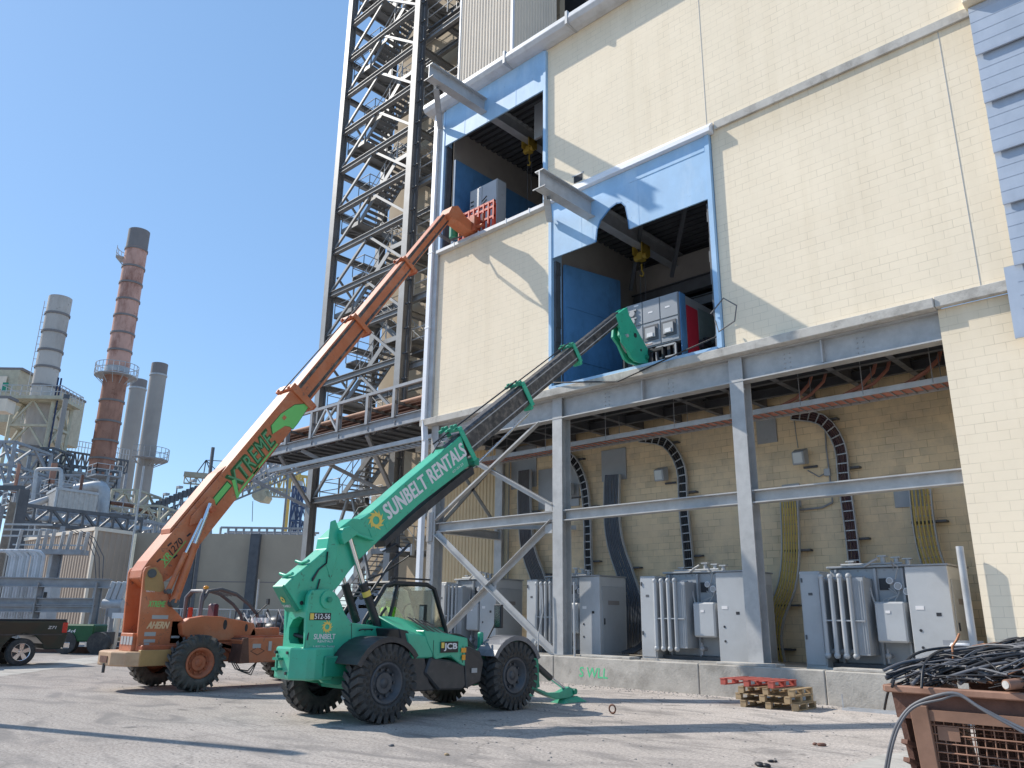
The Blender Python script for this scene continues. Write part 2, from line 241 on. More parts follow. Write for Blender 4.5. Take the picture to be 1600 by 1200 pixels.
# ------------------------------------------------------------------ mesh builder
SPLIT = {'rung','tray_rung','label_plate','louvre_seam','hinge','wall_plate','side_wall','ring_band','side_boss','upright','wall_bracket','support_post','leg','gutter_bracket','control_joint','corner_trim','panel_joint','beam','brace_bar','bearing_slab','side_rail','secondary_beam','lug_plate','warning_label','partition_rail','bottom_board','stiffener','strip','louvre_backing','lower_bay'}
class MB:
    def __init__(s): s.v = []; s.f = []; s.m = []; s.sm = []; s.cur = 0; s.smooth = False; s.g = []
    def add(s, vs, fs, sm=None):
        s.g.append((len(s.v), len(s.f))); o = len(s.v); s.v += [Vector(v) for v in vs]
        for f in fs: s.f.append([i+o for i in f]); s.m.append(s.cur); s.sm.append(s.smooth if sm is None else sm)
        return s
    def mt(s, i): s.cur = i; return s
    def box(s, x0, x1, y0, y1, z0, z1):
        return s.hexa([(x0,y0,z0),(x1,y0,z0),(x1,y1,z0),(x0,y1,z0),(x0,y0,z1),(x1,y0,z1),(x1,y1,z1),(x0,y1,z1)])
    def hexa(s, p):
        return s.add(p, [(3,2,1,0),(4,5,6,7),(0,1,5,4),(1,2,6,5),(2,3,7,6),(3,0,4,7)])
    def bar(s, p, q, w, h=None, up=(0,0,1), off=(0,0)):
        p = Vector(p); q = Vector(q); h = h or w; d = (q-p)
        if d.length < 1e-6: return s
        d.normalize(); up = Vector(up)
        if abs(d.dot(up)) > .98: up = Vector((0,1,0)) if abs(d.y) < .9 else Vector((1,0,0))
        a = d.cross(up).normalized(); b = a.cross(d)
        c = a*off[0]+b*off[1]
        P = [e+c+a*i*w/2+b*j*h/2 for e in (p,q) for i,j in ((-1,-1),(1,-1),(1,1),(-1,1))]
        return s.add(P, [(3,2,1,0),(4,5,6,7),(0,1,5,4),(1,2,6,5),(2,3,7,6),(3,0,4,7)])
    def ibeam(s, p, q, w, h, t=.03, up=(0,0,1)):
        s.bar(p, q, w, t, up, (0, h/2-t/2)); s.bar(p, q, w, t, up, (0, -h/2+t/2)); return s.bar(p, q, t, h-2*t, up)
    def chan(s, p, q, w, h, t=.02, up=(0,0,1), side=1):
        s.bar(p, q, w, t, up, (0, h/2-t/2)); s.bar(p, q, w, t, up, (0, -h/2+t/2)); return s.bar(p, q, t, h-2*t, up, (side*(w/2-t/2), 0))
    def ring(s, c, d, r, n, ref=None):
        d = Vector(d).normalized(); ref = Vector(ref) if ref else (Vector((0,0,1)) if abs(d.z) < .9 else Vector((1,0,0)))
        a = d.cross(ref).normalized(); b = a.cross(d)
        return [Vector(c)+a*r*math.cos(2*math.pi*i/n)+b*r*math.sin(2*math.pi*i/n) for i in range(n)]
    def cyl(s, p, q, r, r2=None, n=16, caps=True):
        p = Vector(p); q = Vector(q); r2 = r if r2 is None else r2
        A = s.ring(p, q-p, r, n); B = s.ring(q, q-p, r2, n); o = len(s.v)
        s.add(A+B, [(i, (i+1) % n, n+(i+1) % n, n+i) for i in range(n)], True)
        if caps: s.add(A, [tuple(range(n))[::-1]], False); s.add(B, [tuple(range(n))], False)
        return s
    def tube(s, pts, r, n=6, caps=True):
        pts = [Vector(p) for p in pts]
        rings = []
        ref = None
        for i, p in enumerate(pts):
            d = (pts[min(i+1, len(pts)-1)]-pts[max(i-1, 0)])
            if d.length < 1e-9: d = Vector((0,0,1))
            d.normalize()
            if ref is None: ref = Vector((0,0,1)) if abs(d.z) < .9 else Vector((1,0,0))
            a = d.cross(ref)
            if a.length < 1e-4: a = d.cross(Vector((1,.3,0)))
            a.normalize(); b = a.cross(d); ref = b
            rr = r[i] if isinstance(r, (list, tuple)) else r
            rings.append([p+a*rr*math.cos(2*math.pi*k/n)+b*rr*math.sin(2*math.pi*k/n) for k in range(n)])
        fs = []
        for i in range(len(pts)-1):
            for k in range(n): fs.append((i*n+k, i*n+(k+1) % n, (i+1)*n+(k+1) % n, (i+1)*n+k))
        s.add([v for g in rings for v in g], fs, True)
        if caps: s.add(rings[0], [tuple(range(n))[::-1]], False); s.add(rings[-1], [tuple(range(n))], False)
        return s
    def prism(s, pts, ax, a, b):
        def P(u, v, w): return {'x': (w, u, v), 'y': (u, w, v), 'z': (u, v, w)}[ax]
        n = len(pts); A = [P(u, v, a) for u, v in pts]; B = [P(u, v, b) for u, v in pts]
        return s.add(A+B, [tuple(range(n))[::-1], tuple(range(n, 2*n))]+[(i, (i+1) % n, n+(i+1) % n, n+i) for i in range(n)])
    def loft(s, A, B):
        n = len(A); return s.add(list(A)+list(B), [tuple(range(n))[::-1], tuple(range(n, 2*n))]+[(i, (i+1) % n, n+(i+1) % n, n+i) for i in range(n)])
    def lathe(s, c, ax, prof, n=32, sm=True):
        # prof: (axial, radius)
        c = Vector(c); rings = []
        for a, r in prof:
            ring = []
            for i in range(n):
                t = 2*math.pi*i/n; u, v = r*math.cos(t), r*math.sin(t)
                ring.append(c+Vector({'x': (a, u, v), 'y': (u, a, v), 'z': (u, v, a)}[ax]))
            rings.append(ring)
        fs = []
        for i in range(len(prof)-1):
            for k in range(n): fs.append((i*n+k, i*n+(k+1) % n, (i+1)*n+(k+1) % n, (i+1)*n+k))
        return s.add([v for g in rings for v in g], fs, sm)
    def sph(s, c, r, n=10, sc=(1,1,1)):
        pr = [(-math.cos(math.pi*i/n)*r, max(1e-4, math.sin(math.pi*i/n)*r)) for i in range(n+1)]
        o = len(s.v); s.lathe((0,0,0), 'z', pr, n*2)
        for i in range(o, len(s.v)): v = s.v[i]; s.v[i] = Vector((v.x*sc[0]+c[0], v.y*sc[1]+c[1], v.z*sc[2]+c[2]))
        return s
    def build(s, name, mats, parent=None, bevel=0, loc=None, seg=1):
        if name in SPLIT and parent and len(s.g) > 1:
            o = None
            ends = s.g[1:]+[(len(s.v), len(s.f))]
            for (v0, f0), (v1, f1) in zip(s.g, ends):
                m = MB(); m.v = s.v[v0:v1]; m.f = [[i-v0 for i in f] for f in s.f[f0:f1]]; m.m = s.m[f0:f1]; m.sm = s.sm[f0:f1]; m.g = [(0, 0)]
                o = m.build(name, mats, parent, bevel, loc, seg)
            return o
        me = bpy.data.meshes.new(name)
        off = Vector(loc) if loc is not None else (root_loc(parent) if parent else Vector((0,0,0)))
        me.from_pydata([tuple(v-off) for v in s.v], [], s.f)
        if not isinstance(mats, (list, tuple)): mats = [mats]
        for x in mats: me.materials.append(x)
        me.polygons.foreach_set('material_index', s.m); me.polygons.foreach_set('use_smooth', s.sm)
        import bmesh
        bm = bmesh.new(); bm.from_mesh(me); bmesh.ops.recalc_face_normals(bm, faces=bm.faces); bm.to_mesh(me); bm.free()
        me.update()
        o = bpy.data.objects.new(name, me); COL.objects.link(o)
        if parent: o.parent = parent
        elif loc is not None: o.location = off
        if bevel:
            md = o.modifiers.new('bevel', 'BEVEL'); md.width = bevel; md.segments = seg; md.limit_method = 'ANGLE'; md.angle_limit = R(40)
        return o
def root_loc(o):
    while o.parent: o = o.parent
    return Vector(o.location)
def tag(o, label, cat, group=None, kind=None):
    if label: o['label'] = label
    if cat: o['category'] = cat
    if group: o['group'] = group
    if kind: o['kind'] = kind
    return o
def thing(name, loc, label, cat, group=None):
    o = bpy.data.objects.new(name, None); COL.objects.link(o); o.location = loc; o.empty_display_size = .3
    return tag(o, label, cat, group)
def copy_tree(o, loc, label=None, rotz=None, scale=None):
    def rec(a, par):
        c = a.copy(); COL.objects.link(c)
        if par: c.parent = par
        for ch in [x for x in kids.get(a.name, [])]: rec(ch, c)
        return c
    kids = {}
    for x in bpy.data.objects:
        if x.parent: kids.setdefault(x.parent.name, []).append(x)
    c = rec(o, None); c.location = loc
    if label: c['label'] = label
    if rotz is not None: c.rotation_euler.z = rotz
    if scale: c.scale = scale
    return c
def text(name, s, origin, xdir, ydir, size, mats, parent, shear=0, bold=0, width=None, lift=.004, space=1, outline=None):
    """flat lettering lying on a surface: origin = lower left, xdir along the line, ydir up the letters"""
    cu = bpy.data.curves.new(name, 'FONT'); cu.body = s; cu.size = 1; cu.shear = shear; cu.offset = 0 if bold > .012 else bold; cu.extrude = .0; cu.space_character = space; cu.resolution_u = 3
    ob = bpy.data.objects.new('tmp', cu); COL.objects.link(ob)
    dg = bpy.context.evaluated_depsgraph_get(); me = bpy.data.meshes.new_from_object(ob.evaluated_get(dg))
    bpy.data.objects.remove(ob)
    xs = [v.co.x for v in me.vertices]; ys = [v.co.y for v in me.vertices]
    x0, x1, y0, y1 = min(xs), max(xs), min(ys), max(ys)
    xd = Vector(xdir).normalized(); yd = Vector(ydir).normalized(); nd = xd.cross(yd).normalized()
    sx = (width/(x1-x0)) if width else size/(y1-y0); syy = size/(y1-y0)
    off = root_loc(parent)
    for v in me.vertices:
        v.co = Vector(origin)+xd*(v.co.x-x0)*sx+yd*(v.co.y-y0)*syy+nd*lift-off
    me.materials.clear(); me.materials.append(mats)
    if bold > .012:
        import bmesh
        bm = bmesh.new(); d = bold*size
        for i, (ax, ay) in enumerate(((-1,-.5),(1,-.5),(-1,.5),(1,.5),(0,0))):
            m2 = me.copy()
            for v in m2.vertices: v.co = v.co+xd*d*ax+yd*d*ay+nd*.0006*i
            bm.from_mesh(m2); bpy.data.meshes.remove(m2)
        bm.to_mesh(me); bm.free()
    o = bpy.data.objects.new(name, me); COL.objects.link(o); o.parent = parent
    return o
def decal(mb, o, xd, yd, pts, lift=.003):
    xd = Vector(xd).normalized(); yd = Vector(yd).normalized(); nd = xd.cross(yd).normalized()
    mb.add([Vector(o)+xd*a+yd*b+nd*lift for a, b in pts], [tuple(range(len(pts)))], False)
def rect(w, h, x=0, y=0): return [(x, y), (x+w, y), (x+w, y+h), (x, y+h)]
def sunlogo(name, c, xd, yd, r, parent, lift=.005):
    mb = MB(); xd = Vector(xd).normalized(); yd = Vector(yd).normalized(); nd = xd.cross(yd).normalized()
    n = 11
    P = lambda a, q: Vector(c)+xd*q*math.cos(a)+yd*q*math.sin(a)+nd*lift
    for i in range(n):
        a = 2*math.pi*i/n; b = 2*math.pi*(i+1)/n; mid = (a+b)/2
        mb.add([P(a, r*.38), P(a, r*.66), P(mid, r*.72), P(b, r*.66), P(b, r*.38), P(mid, r*.38)], [(0,1,2,3,4,5)], False)
        mb.add([P(a, r*.66), P(b+.12, r*1.0), P(b, r*.66), P(mid, r*.72)], [(0,1,2,3)], False)
    return mb.build(name, m_decaly, parent)

# ------------------------------------------------------------------ world and light
w = bpy.data.worlds.new('World'); sc.world = w; w.use_nodes = True
sky = w.node_tree.nodes.new('ShaderNodeTexSky'); sky.sky_type = 'NISHITA'; sky.sun_disc = False
LD = Vector((2.65, 1.0, -2.45)).normalized()
el = math.asin(-LD.z); toS = -LD
sky.sun_elevation = el; sky.sun_rotation = math.atan2(toS.x, toS.y)
sky.air_density = 1.0; sky.dust_density = .25; sky.ozone_density = 1.6; sky.altitude = 50
bg = w.node_tree.nodes['Background']; bg.inputs['Strength'].default_value = .15
tn = w.node_tree.nodes.new('ShaderNodeMix'); tn.data_type = 'RGBA'; tn.blend_type = 'MULTIPLY'; tn.inputs[0].default_value = 1; tn.inputs[7].default_value = (.92, 1.0, 1.05, 1)
w.node_tree.links.new(sky.outputs[0], tn.inputs[6]); 
even_sky = w.node_tree.nodes.new('ShaderNodeMix'); even_sky.data_type = 'RGBA'; even_sky.inputs[0].default_value = .42; even_sky.inputs[7].default_value = (2.15, 4.05, 7.0, 1)   # flat blue blended in to even out the sky gradient
w.node_tree.links.new(tn.outputs[2], even_sky.inputs[6]); w.node_tree.links.new(even_sky.outputs[2], bg.inputs['Color'])
sd = bpy.data.lights.new('sun', 'SUN'); so = bpy.data.objects.new('sun', sd); COL.objects.link(so)
sd.energy = 5.0; sd.angle = R(.5); sd.color = (1, .94, .845)
so.rotation_euler = LD.to_track_quat('-Z', 'Y').to_euler()
sc.view_settings.view_transform = 'Standard'; sc.view_settings.look = 'None'; sc.view_settings.exposure = 0
sc.render.engine = 'CYCLES'; sc.cycles.max_bounces = 6; sc.cycles.transparent_max_bounces = 12

# ------------------------------------------------------------------ ground
g = MB().add([(-1500,-300,0),(600,-300,0),(600,1800,0),(-1500,1800,0)], [(0,1,2,3)]).build('ground', m_asph); g['kind'] = 'structure'
a1 = Zq(-60, 1066, 0); a2 = Zq(190, 1030, 0)
dv = (a2-a1).normalized(); nv = Vector((-dv.y, dv.x, 0))
g = MB().add([a1-dv*30+Vector((0,0,.004)), a2+dv*6+Vector((0,0,.004)), a2+dv*6+nv*1.5+Vector((0,0,.004)), a1-dv*30+nv*2.6+Vector((0,0,.004))], [(0,1,2,3)]).build('concrete_path', m_conc_l); g['kind'] = 'structure'
q = [Zq(1330,1210,0), Zq(1372,1182,0), Zq(1420,1176,0)]
g = MB().prism([(q[0].x-.4, q[0].y-1.6), (5, q[0].y-1.6), (5, q[2].y+2.2), (q[2].x+.2, q[2].y+.9), (q[1].x, q[1].y+.1), (q[0].x-.2, q[0].y)], 'z', -.1, .012).build('concrete_apron', m_conc_l); g['kind'] = 'structure'
# transformer yard floor behind the kerb wall
g = MB().box(-26, -4.36, 18.06, 22, -.2, .64).build('raised_concrete_yard', m_conc); g['kind'] = 'structure'
# low concrete wall
t = thing('concrete_kerb_wall', (-12, 17.9, 0), 'long low stained concrete wall in front of the grey transformers', 'low wall')
mb = MB()
xs = [-24, -19.5, -15.1, -10.52, -7.45, -3.5]
for i in range(5): mb.hexa([(xs[i],17.74,-.05),(xs[i+1]-.015,17.74,-.05),(xs[i+1]-.015,18.06,-.05),(xs[i],18.06,-.05),(xs[i],17.74,.70-(.0 if i != 4 else .0)),(xs[i+1]-.015,17.74,.70),(xs[i+1]-.015,18.06,.70),(xs[i],18.06,.70)])
mb.build('wall_body', m_conc, t, .02)
mb = MB()
for x0, x1 in ((-7.3, -4.4), (-10.1, -8.6), (-14.2, -12.6)): mb.box(x0, x1, 17.84, 18.3, .70, .76)
mb.build('bearing_slab', m_conc_l, t, .01)
c = Yq(905, 1044, 17.74)
text('spray_paint_mark', 'S WLL', c-Vector((0,0,.22)), (1,0,0), (0,0,1), .26, m_gspray, t, .1, .01, width=.95)
# ------------------------------------------------------------------ main building
FY = 18.2
B = thing('power_plant_building', (-12, FY, 0), 'tall cream block building with two blue framed openings and an open steel bay below', 'building')
XL, XR = -21.4, 9.0
def wall(x0, x1, z0, z1, m=m_block, y0=FY, y1=FY+.4, name='wall'): return MB().box(x0, x1, y0, y1, z0, z1).build(name, m, B)
wall(XL, -15.58, 8.58, 15.06)
wall(-15.7, XR, 15.46, 21.6)
wall(-9.5, XR, 8.58, 15.455)
MB().box(-4.35, XR, FY, 22.3, -.1, 8.34).build('pillar', m_block, B)
MB().box(XL, -15.7, FY+.4, 22, 21.3, 21.6).build('roof', m_conc_l, B)
MB().box(-15.7, XR, FY+.4, 24, 21.3, 21.58).build('roof', m_conc_l, B)
MB().box(XL, XL+.3, FY+.41, 26, 8.4, 21.29).build('side_wall', m_block, B)
# bands
mb = MB().box(-21.7, -4.36, 17.98, 18.6, 8.33, 8.57); mb.box(-4.355, -2.76, 18.03, 18.195, 8.345, 8.60); mb.build('ledge', m_conc_l, B, .015)
MB().box(-9.35, -2.74, 18.12, 18.197, 15.20, 15.45).build('string_course', m_conc_l, B, .01)
MB().box(-9.615, -9.60, 18.193, 18.2, 15.46, 21.5).box(-3.46, -3.445, 18.193, 18.2, 8.6, 15.2).build('control_joint', m_decalgr, B)
# gutter
mb = MB().prism([(17.62,21.86),(17.60,21.66),(17.70,21.52),(17.95,21.47),(18.19,21.47),(18.19,21.95),(18.05,21.98)], 'x', -21.95, XR)
g_ = mb.build('gutter', m_gut, B, .015)
mb = MB()
for x in (-17.4, -14.4, -10.4, -6): mb.box(x, x+.10, 17.59, 18.19, 21.462, 21.99)
mb.build('gutter_bracket', m_steel_l, B)
# downspout
mb = MB().box(-21.66, -21.44, 18.0, 18.19, 8.5, 21.5).bar((-21.55,18.09,8.52), (-21.35,18.0,7.75), .2, .18).box(-21.46, -21.26, 17.93, 18.1, .6, 7.78)
for z in (20.9, 15.2, 12.1): mb.box(-21.69, -21.41, 17.99, 18.195, z, z+.06)
mb.build('downspout', m_white, B, .012)
MB().box(-21.42, -21.20, 18.10, 18.198, 8.6, 21.4).build('corner_flashing', m_steel_l, B)
# upper opening trim
mb = MB().box(-21.2, -15.45, 17.99, 18.62, 15.065, 15.20)
for x in (-20.2, -18.9, -17.5, -16.4): mb.box(x, x+.05, 17.98, 18.1, 15.03, 15.24)
mb.build('window_sill', m_gut, B, .008)
MB().box(-15.82, -15.705, 18.08, 18.6, 15.21, 21.4).build('opening_frame', m_blue, B)
MB().box(-21.19, -21.08, 18.08, 18.5, 15.21, 21.4).build('opening_frame', m_blue, B)
mb = MB().box(-21.075, -15.825, 18.1, 18.16, 19.8, 21.465)
for x in (-19.95, -18.7, -17.2): mb.box(x, x+.035, 18.094, 18.1, 19.8, 21.46)
mb.build('header_panel', m_blue, B)
# lower opening trim
MB().prism([(17.93,15.10),(18.19,15.10),(18.19,15.455),(18.12,15.455),(17.93,15.24)], 'x', -15.5, -9.40).build('flashing', m_white, B, .006)
MB().box(-15.56, -15.44, 18.07, 18.6, 8.62, 15.095).build('opening_frame', m_blue, B)
MB().box(-9.66, -9.52, 18.07, 18.6, 8.62, 15.095).build('opening_frame', m_blue, B)
MB().box(-15.44, -9.66, 18.02, 18.5, 8.575, 8.66).build('opening_sill', m_blue, B)
hp = [(-15.435,15.09),(-15.435,13.08),(-13.66,13.08),(-13.6,13.5),(-13.45,13.78),(-13.05,14.08),(-12.8,14.15),(-12.6,14.1),(-12.45,13.9),(-12.37,13.45),(-12.33,13.08),(-9.665,13.08),(-9.665,15.09)]
mb = MB().prism(hp, 'y', 18.1, 18.15)
for x in (-14.2, -13.75, -12.0): mb.box(x, x+.02, 18.096, 18.1, 13.1, 15.05)
mb.box(-12.3, -9.68, 18.085, 18.099, 14.62, 14.72)
mb.build('header_panel', m_blue, B)
mb = MB()
for p, q in zip(hp[2:10], hp[3:11]): mb.bar((p[0],18.12,p[1]), (q[0],18.12,q[1]), .08, .035, (0,1,0))
mb.build('beam_slot_edging', m_blue_d, B)
# rooms
def room(x0, x1, y1, z0, z1, back):
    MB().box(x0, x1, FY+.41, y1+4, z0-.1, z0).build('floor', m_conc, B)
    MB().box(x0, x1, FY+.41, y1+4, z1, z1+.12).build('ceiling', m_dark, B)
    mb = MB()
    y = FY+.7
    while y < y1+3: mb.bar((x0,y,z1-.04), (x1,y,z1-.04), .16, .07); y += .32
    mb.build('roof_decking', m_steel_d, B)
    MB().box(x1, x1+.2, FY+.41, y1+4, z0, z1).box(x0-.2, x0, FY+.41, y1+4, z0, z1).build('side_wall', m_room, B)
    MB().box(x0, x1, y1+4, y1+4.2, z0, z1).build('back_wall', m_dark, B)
room(-21.08, -15.75, 22.5, 15.05, 20.9, 0)
room(-15.75+.25, -9.45, 22.5, 8.5, 14.75, 0)
MB().box(-15.45, -9.5, 23.0, 23.12, 13.2, 14.3).build('bulkhead', m_room, B)
mb = MB().ibeam((-15.4,22.7,12.9), (-9.5,22.7,12.9), .25, .5).ibeam((-15.4,22.2,12.0), (-9.5,22.2,12.0), .2, .35)
for x in (-14.9, -13.2, -11.5): mb.bar((x,21.8,13.0), (x+1.5,20.4,14.6), .12, .12)
mb.build('roof_truss', m_steel_d, B)
MB().box(-17.6, -15.78, 19.6, 19.7, 19.3, 20.85).build('bulkhead', m_xf, B)
MB().box(-21.0, -18.9, 24, 24.1, 15.2, 20.8).build('bulkhead', m_room, B)
MB().hexa([(-15.40,18.62,8.6),(-15.3,18.62,8.6),(-14.85,21.1,8.6),(-14.95,21.1,8.6),(-15.40,18.62,13.0),(-15.3,18.62,13.0),(-14.85,21.1,13.1),(-14.95,21.1,13.1)]).build('blue_partition', m_blue_d, B)
mb = MB()
for z in (9.7, 11.5): mb.hexa([(-15.295,18.63,z),(-15.27,18.63,z),(-14.82,21.08,z),(-14.845,21.08,z),(-15.295,18.63,z+.05),(-15.27,18.63,z+.05),(-14.82,21.08,z+.05),(-14.845,21.08,z+.05)])
mb.build('partition_rail', m_blue_d, B)
MB().box(-21.06, -20.96, 18.62, 24.5, 15.06, 19.4).build('blue_partition', m_blue_d, B)
# ragged dark jambs
for xx, z0, z1 in ((-15.41, 8.7, 13.0), (-9.72, 8.7, 13.0), (-15.86, 15.3, 19.8), (-21.05, 15.3, 19.8)):
    mb = MB(); z = z0
    while z < z1:
        h = random.uniform(.15, .5); d = random.uniform(.0, .06)
        mb.box(xx-.03-d, xx+.04+d*.5, 18.2, 18.45, z, min(z+h, z1)); z += h
    mb.build('torn_jamb', m_steel_d, B)
# floor slab, soffit and joists
m_jst = mat('joist_steel', (.16,.165,.18), .6, .2, .2, 3)
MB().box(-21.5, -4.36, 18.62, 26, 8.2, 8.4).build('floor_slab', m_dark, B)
mb = MB()
x = -20.6
while x < -4.6: MB().ibeam((x,18.6,8.02), (x,22,8.02), .16, .34, .02).build('floor_joist', m_jst, B); x += 1.48
mb = MB()
for yy in (19.6, 20.9): mb.ibeam((-21.2,yy,7.98), (-4.4,yy,7.98), .14, .26, .02)
mb.build('secondary_beam', m_steel_d, B)
# girder, columns, mid beams, braces
mb = MB().ibeam((-21.2,18.4,7.985), (-4.36,18.4,7.985), .34, .68, .035)
for x in (-18.2, -12.2, -7.0):
    mb.box(x-.02, x+.02, 18.24, 18.39, 7.7, 8.28)
for x in (-17.3, -13.6, -11.4, -8.0, -6.2):
    for dx in (0, .14):
        for k in range(4): mb.cyl((x+dx,18.385,7.8+k*.12), (x+dx,18.36,7.8+k*.12), .018, n=6)
mb.build('girder', m_col, B)
def hcol(x, z0, z1, y=18.45, w=.38, d=.42):
    mb = MB().box(x-w/2, x+w/2, y-d/2, y-d/2+.03, z0, z1).box(x-w/2, x+w/2, y+d/2-.03, y+d/2, z0, z1).box(x-.015, x+.015, y-d/2+.03, y+d/2-.03, z0, z1)
    mb.box(x-w/2-.04, x+w/2+.04, y-d/2-.04, y+d/2+.04, z0, z0+.03)
    for z in (z0+1, z0+2.5, 4.4, 4.9, 6.2, 7.4): mb.box(x+w/2, x+w/2+.012, y-d/2+.01, y-d/2+.05, z, z+.05)
    return mb.build('column', m_col, B)
hcol(-9.28, .7, 8.33); hcol(-15.36, .7, 8.33); hcol(-21.1, .7, 8.33); hcol(-21.1, .6, 8.2, 22.0-.22)
mb = MB()
for a, b in ((-20.9,-15.56), (-15.16,-9.48), (-9.08,-4.36)): mb.ibeam((a,18.42,4.66), (b,18.42,4.66), .30, .32, .03)
mb.build('mid_beam', m_col, B)
MB().ibeam((-21.1,18.68,4.66), (-21.1,21.6,4.66), .22, .30, .025).build('mid_beam', m_col, B)
def brace(p, q, w=.15, m=m_col):
    return MB().bar(p, q, w, .02, (0,-1,0)).bar(p, q, .02, w, (0,-1,0), (w/2-.01, w/2-.01)).build('brace', m, B)
brace((-20.85,18.3,4.5), (-15.5,18.3,.75), .17, m_col); brace((-15.6,18.36,4.5), (-20.95,18.36,.75), .17, m_col)
brace((-20.9,18.3,4.95), (-16.1,18.3,7.7), .17); brace((-15.6,18.36,4.95), (-20.9,18.36,7.7), .17, m_col)
brace((-21.1,18.7,4.8), (-21.1,21.6,7.6), .15); brace((-21.1,21.6,4.9), (-21.1,18.7,7.7), .15)
brace((-21.1,18.7,4.75), (-17.5,21.8,4.75), .15)
MB().box(-21.3, -21.0, 18.2, 18.235, 4.2, 5.2).build('gusset_plate', m_col, B)
for x, z in ((-15.72, 4.95), (-15.72, 4.3)):
    MB().box(x-.16, x+.12, 18.27, 18.285, z-.14, z+.14).build('gusset_plate', m_col, B)
# recess back wall
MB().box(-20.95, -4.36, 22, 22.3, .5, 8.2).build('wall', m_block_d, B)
MB().box(-21.5, -20.96, 21.9, 22.25, .5, 8.2).build('pilaster', m_cream, B)
def corrug(name, x0, x1, y, z0, z1, m, parent, per=.16, dep=.035, alongy=False, sgn=-1):
    pts = []; x = x0
    while x < x1-1e-6:
        for dx, dd in ((0,0),(.25,0),(.4,1),(.75,1),(.9,0)):
            if x+dx*per <= x1: pts.append((x+dx*per, dd*dep*sgn))
        x += per
    pts.append((x1, 0))
    vs = []; fs = []
    for i, (a, d) in enumerate(pts):
        for z in (z0, z1): vs.append((y+d, a, z) if alongy else (a, y+d, z))
    for i in range(len(pts)-1): fs.append((2*i, 2*i+2, 2*i+3, 2*i+1))
    return MB().add(vs, fs, False).build(name, m, parent)
corrug('corrugated_wall', -24.8, -21.5, 22, .3, 8.2, m_siding_w, B, .19, .03)
MB().box(-24.8, -21.5, 22.05, 22.3, .3, 8.2).build('wall', m_siding_w, B)
MB().box(-24.9, -21.2, 20.5, 26, 8.2, 8.4).build('floor_slab', m_conc, B)
# louvres on the right
zs = [21.5, 19.9, 18.4, 16.9, 15.75]
zb = [14.75, 13.47, 12.22, 11.02, 9.82, 8.45, 6.96]
allz = [(21.4,19.9),(19.9,18.5),(18.5,17.1),(17.1,15.75)]+[(15.3,14.0)]+[(14.0,12.75),(12.75,11.5),(11.5,10.25),(10.25,8.85),(8.85,7.3)]
for a, b in allz:
    mb = MB().prism([(17.99,a),(18.05,a),(17.93,b-.05),(17.88,b-.05),(17.88,b)], 'x', -2.74 if a > 8.9 else -2.95, XR)
    k = b+.25
    while k < a-.1:
        y = 17.88+(17.99-17.88)*(k-b)/(a-b); mb.box(-2.742, XR, y-.006, y+.01, k, k+.018); k += .3
    mb.build('louvre', m_louvre, B)
MB().box(-2.80, XR, 17.75, 18.19, 15.33, 15.72).build('louvre_flashing', m_cream, B, .02)
MB().box(-2.74, XR, 18.07, 18.19, 7.2, 15.32).box(-2.74, XR, 18.07, 18.19, 15.73, 21.4).build('louvre_backing', m_steel, B)
# crane beams
def crane(x, y0, zc, h, foot):
    MB().ibeam((x,y0,zc), (x,24.4,zc), .34, h, .035).build('crane_beam', m_steel_l, B)
    MB().box(x-.25, x+.25, y0-.012, y0+.02, zc-h/2-.0, zc-h/2+.035).build('beam_end_plate', m_steel, B)
    MB().ibeam((x-.1,y0+.45,zc-h/2-.08), foot, .2, .16, .02).build('lateral_strut', m_steel_l, B)
crane(-18.85, 15.3, 20.56, .6, (-21.3,18.0,20.75))
crane(-13.8, 15.6, 14.26, .62, (-15.45,18.0,14.45))
# small opening in wall
MB().box(-14.55, -14.2, 18.185, 18.2, 15.55, 15.8).build('vent_opening', m_dark, B)
MB().box(-14.62, -14.13, 18.18, 18.199, 15.8, 15.84).build('vent_trim', m_steel_l, B)
# grey wall plates behind trays
mb = MB()
for x0, y0, x1, y1 in ((940,705,979,748),(1395,758,1445,790),(1222,758,1252,792),(1180,640,1215,690),(800,700,838,760),(842,735,905,790)):
    a = Yq(x0, y0, 21.97); b = Yq(x1, y1, 21.97); mb.box(a.x, b.x, 21.95, 21.999, b.z, a.z)
mb.build('wall_plate', m_xf, B)

# ---- upper set-back blocks
U = thing('corrugated_penthouse', (-23, 22, 21.6), 'pale corrugated metal clad box standing on the roof behind the white gutter', 'rooftop structure')
corrug('front_cladding', -24.75, -21.15, 22.0, 21.7, 41, m_beige_l, U, .2, .04)
corrug('side_cladding', 22.0, 25.2, -21.15, 21.7, 41, m_beige_l, U, .2, .04, True, 1)
MB().box(-24.78, -24.70, 21.93, 22.1, 21.7, 41).box(-21.2, -21.08, 21.93, 22.06, 21.7, 41).build('corner_trim', m_white, U)
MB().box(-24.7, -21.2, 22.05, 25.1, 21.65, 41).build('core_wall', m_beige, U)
U2 = thing('rooftop_steel_house', (-17, 27, 21.6), 'dark open steel roof structure behind the corrugated penthouse', 'rooftop structure')
MB().box(-26, -8, 28, 28.2, 21.6, 42).build('back_wall', m_dark, U2)
mb = MB()
for k in range(12): mb.ibeam((-21,27.5,26+k*1.4), (-8,27.5,26+k*1.4), .25, .4)
for k in range(5): mb.bar((-20+k*2.5,27.4,24), (-17.5+k*2.5,27.4,38), .2)
mb.build('framing', m_steel, U2)
W = thing('stair_side_building', (-28, 26, 0), 'tall shaded beige panel building between the stair tower and the corrugated box', 'building')
xl = Yq(624, 85, 26).x
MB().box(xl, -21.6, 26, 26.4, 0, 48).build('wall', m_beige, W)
mb = MB()
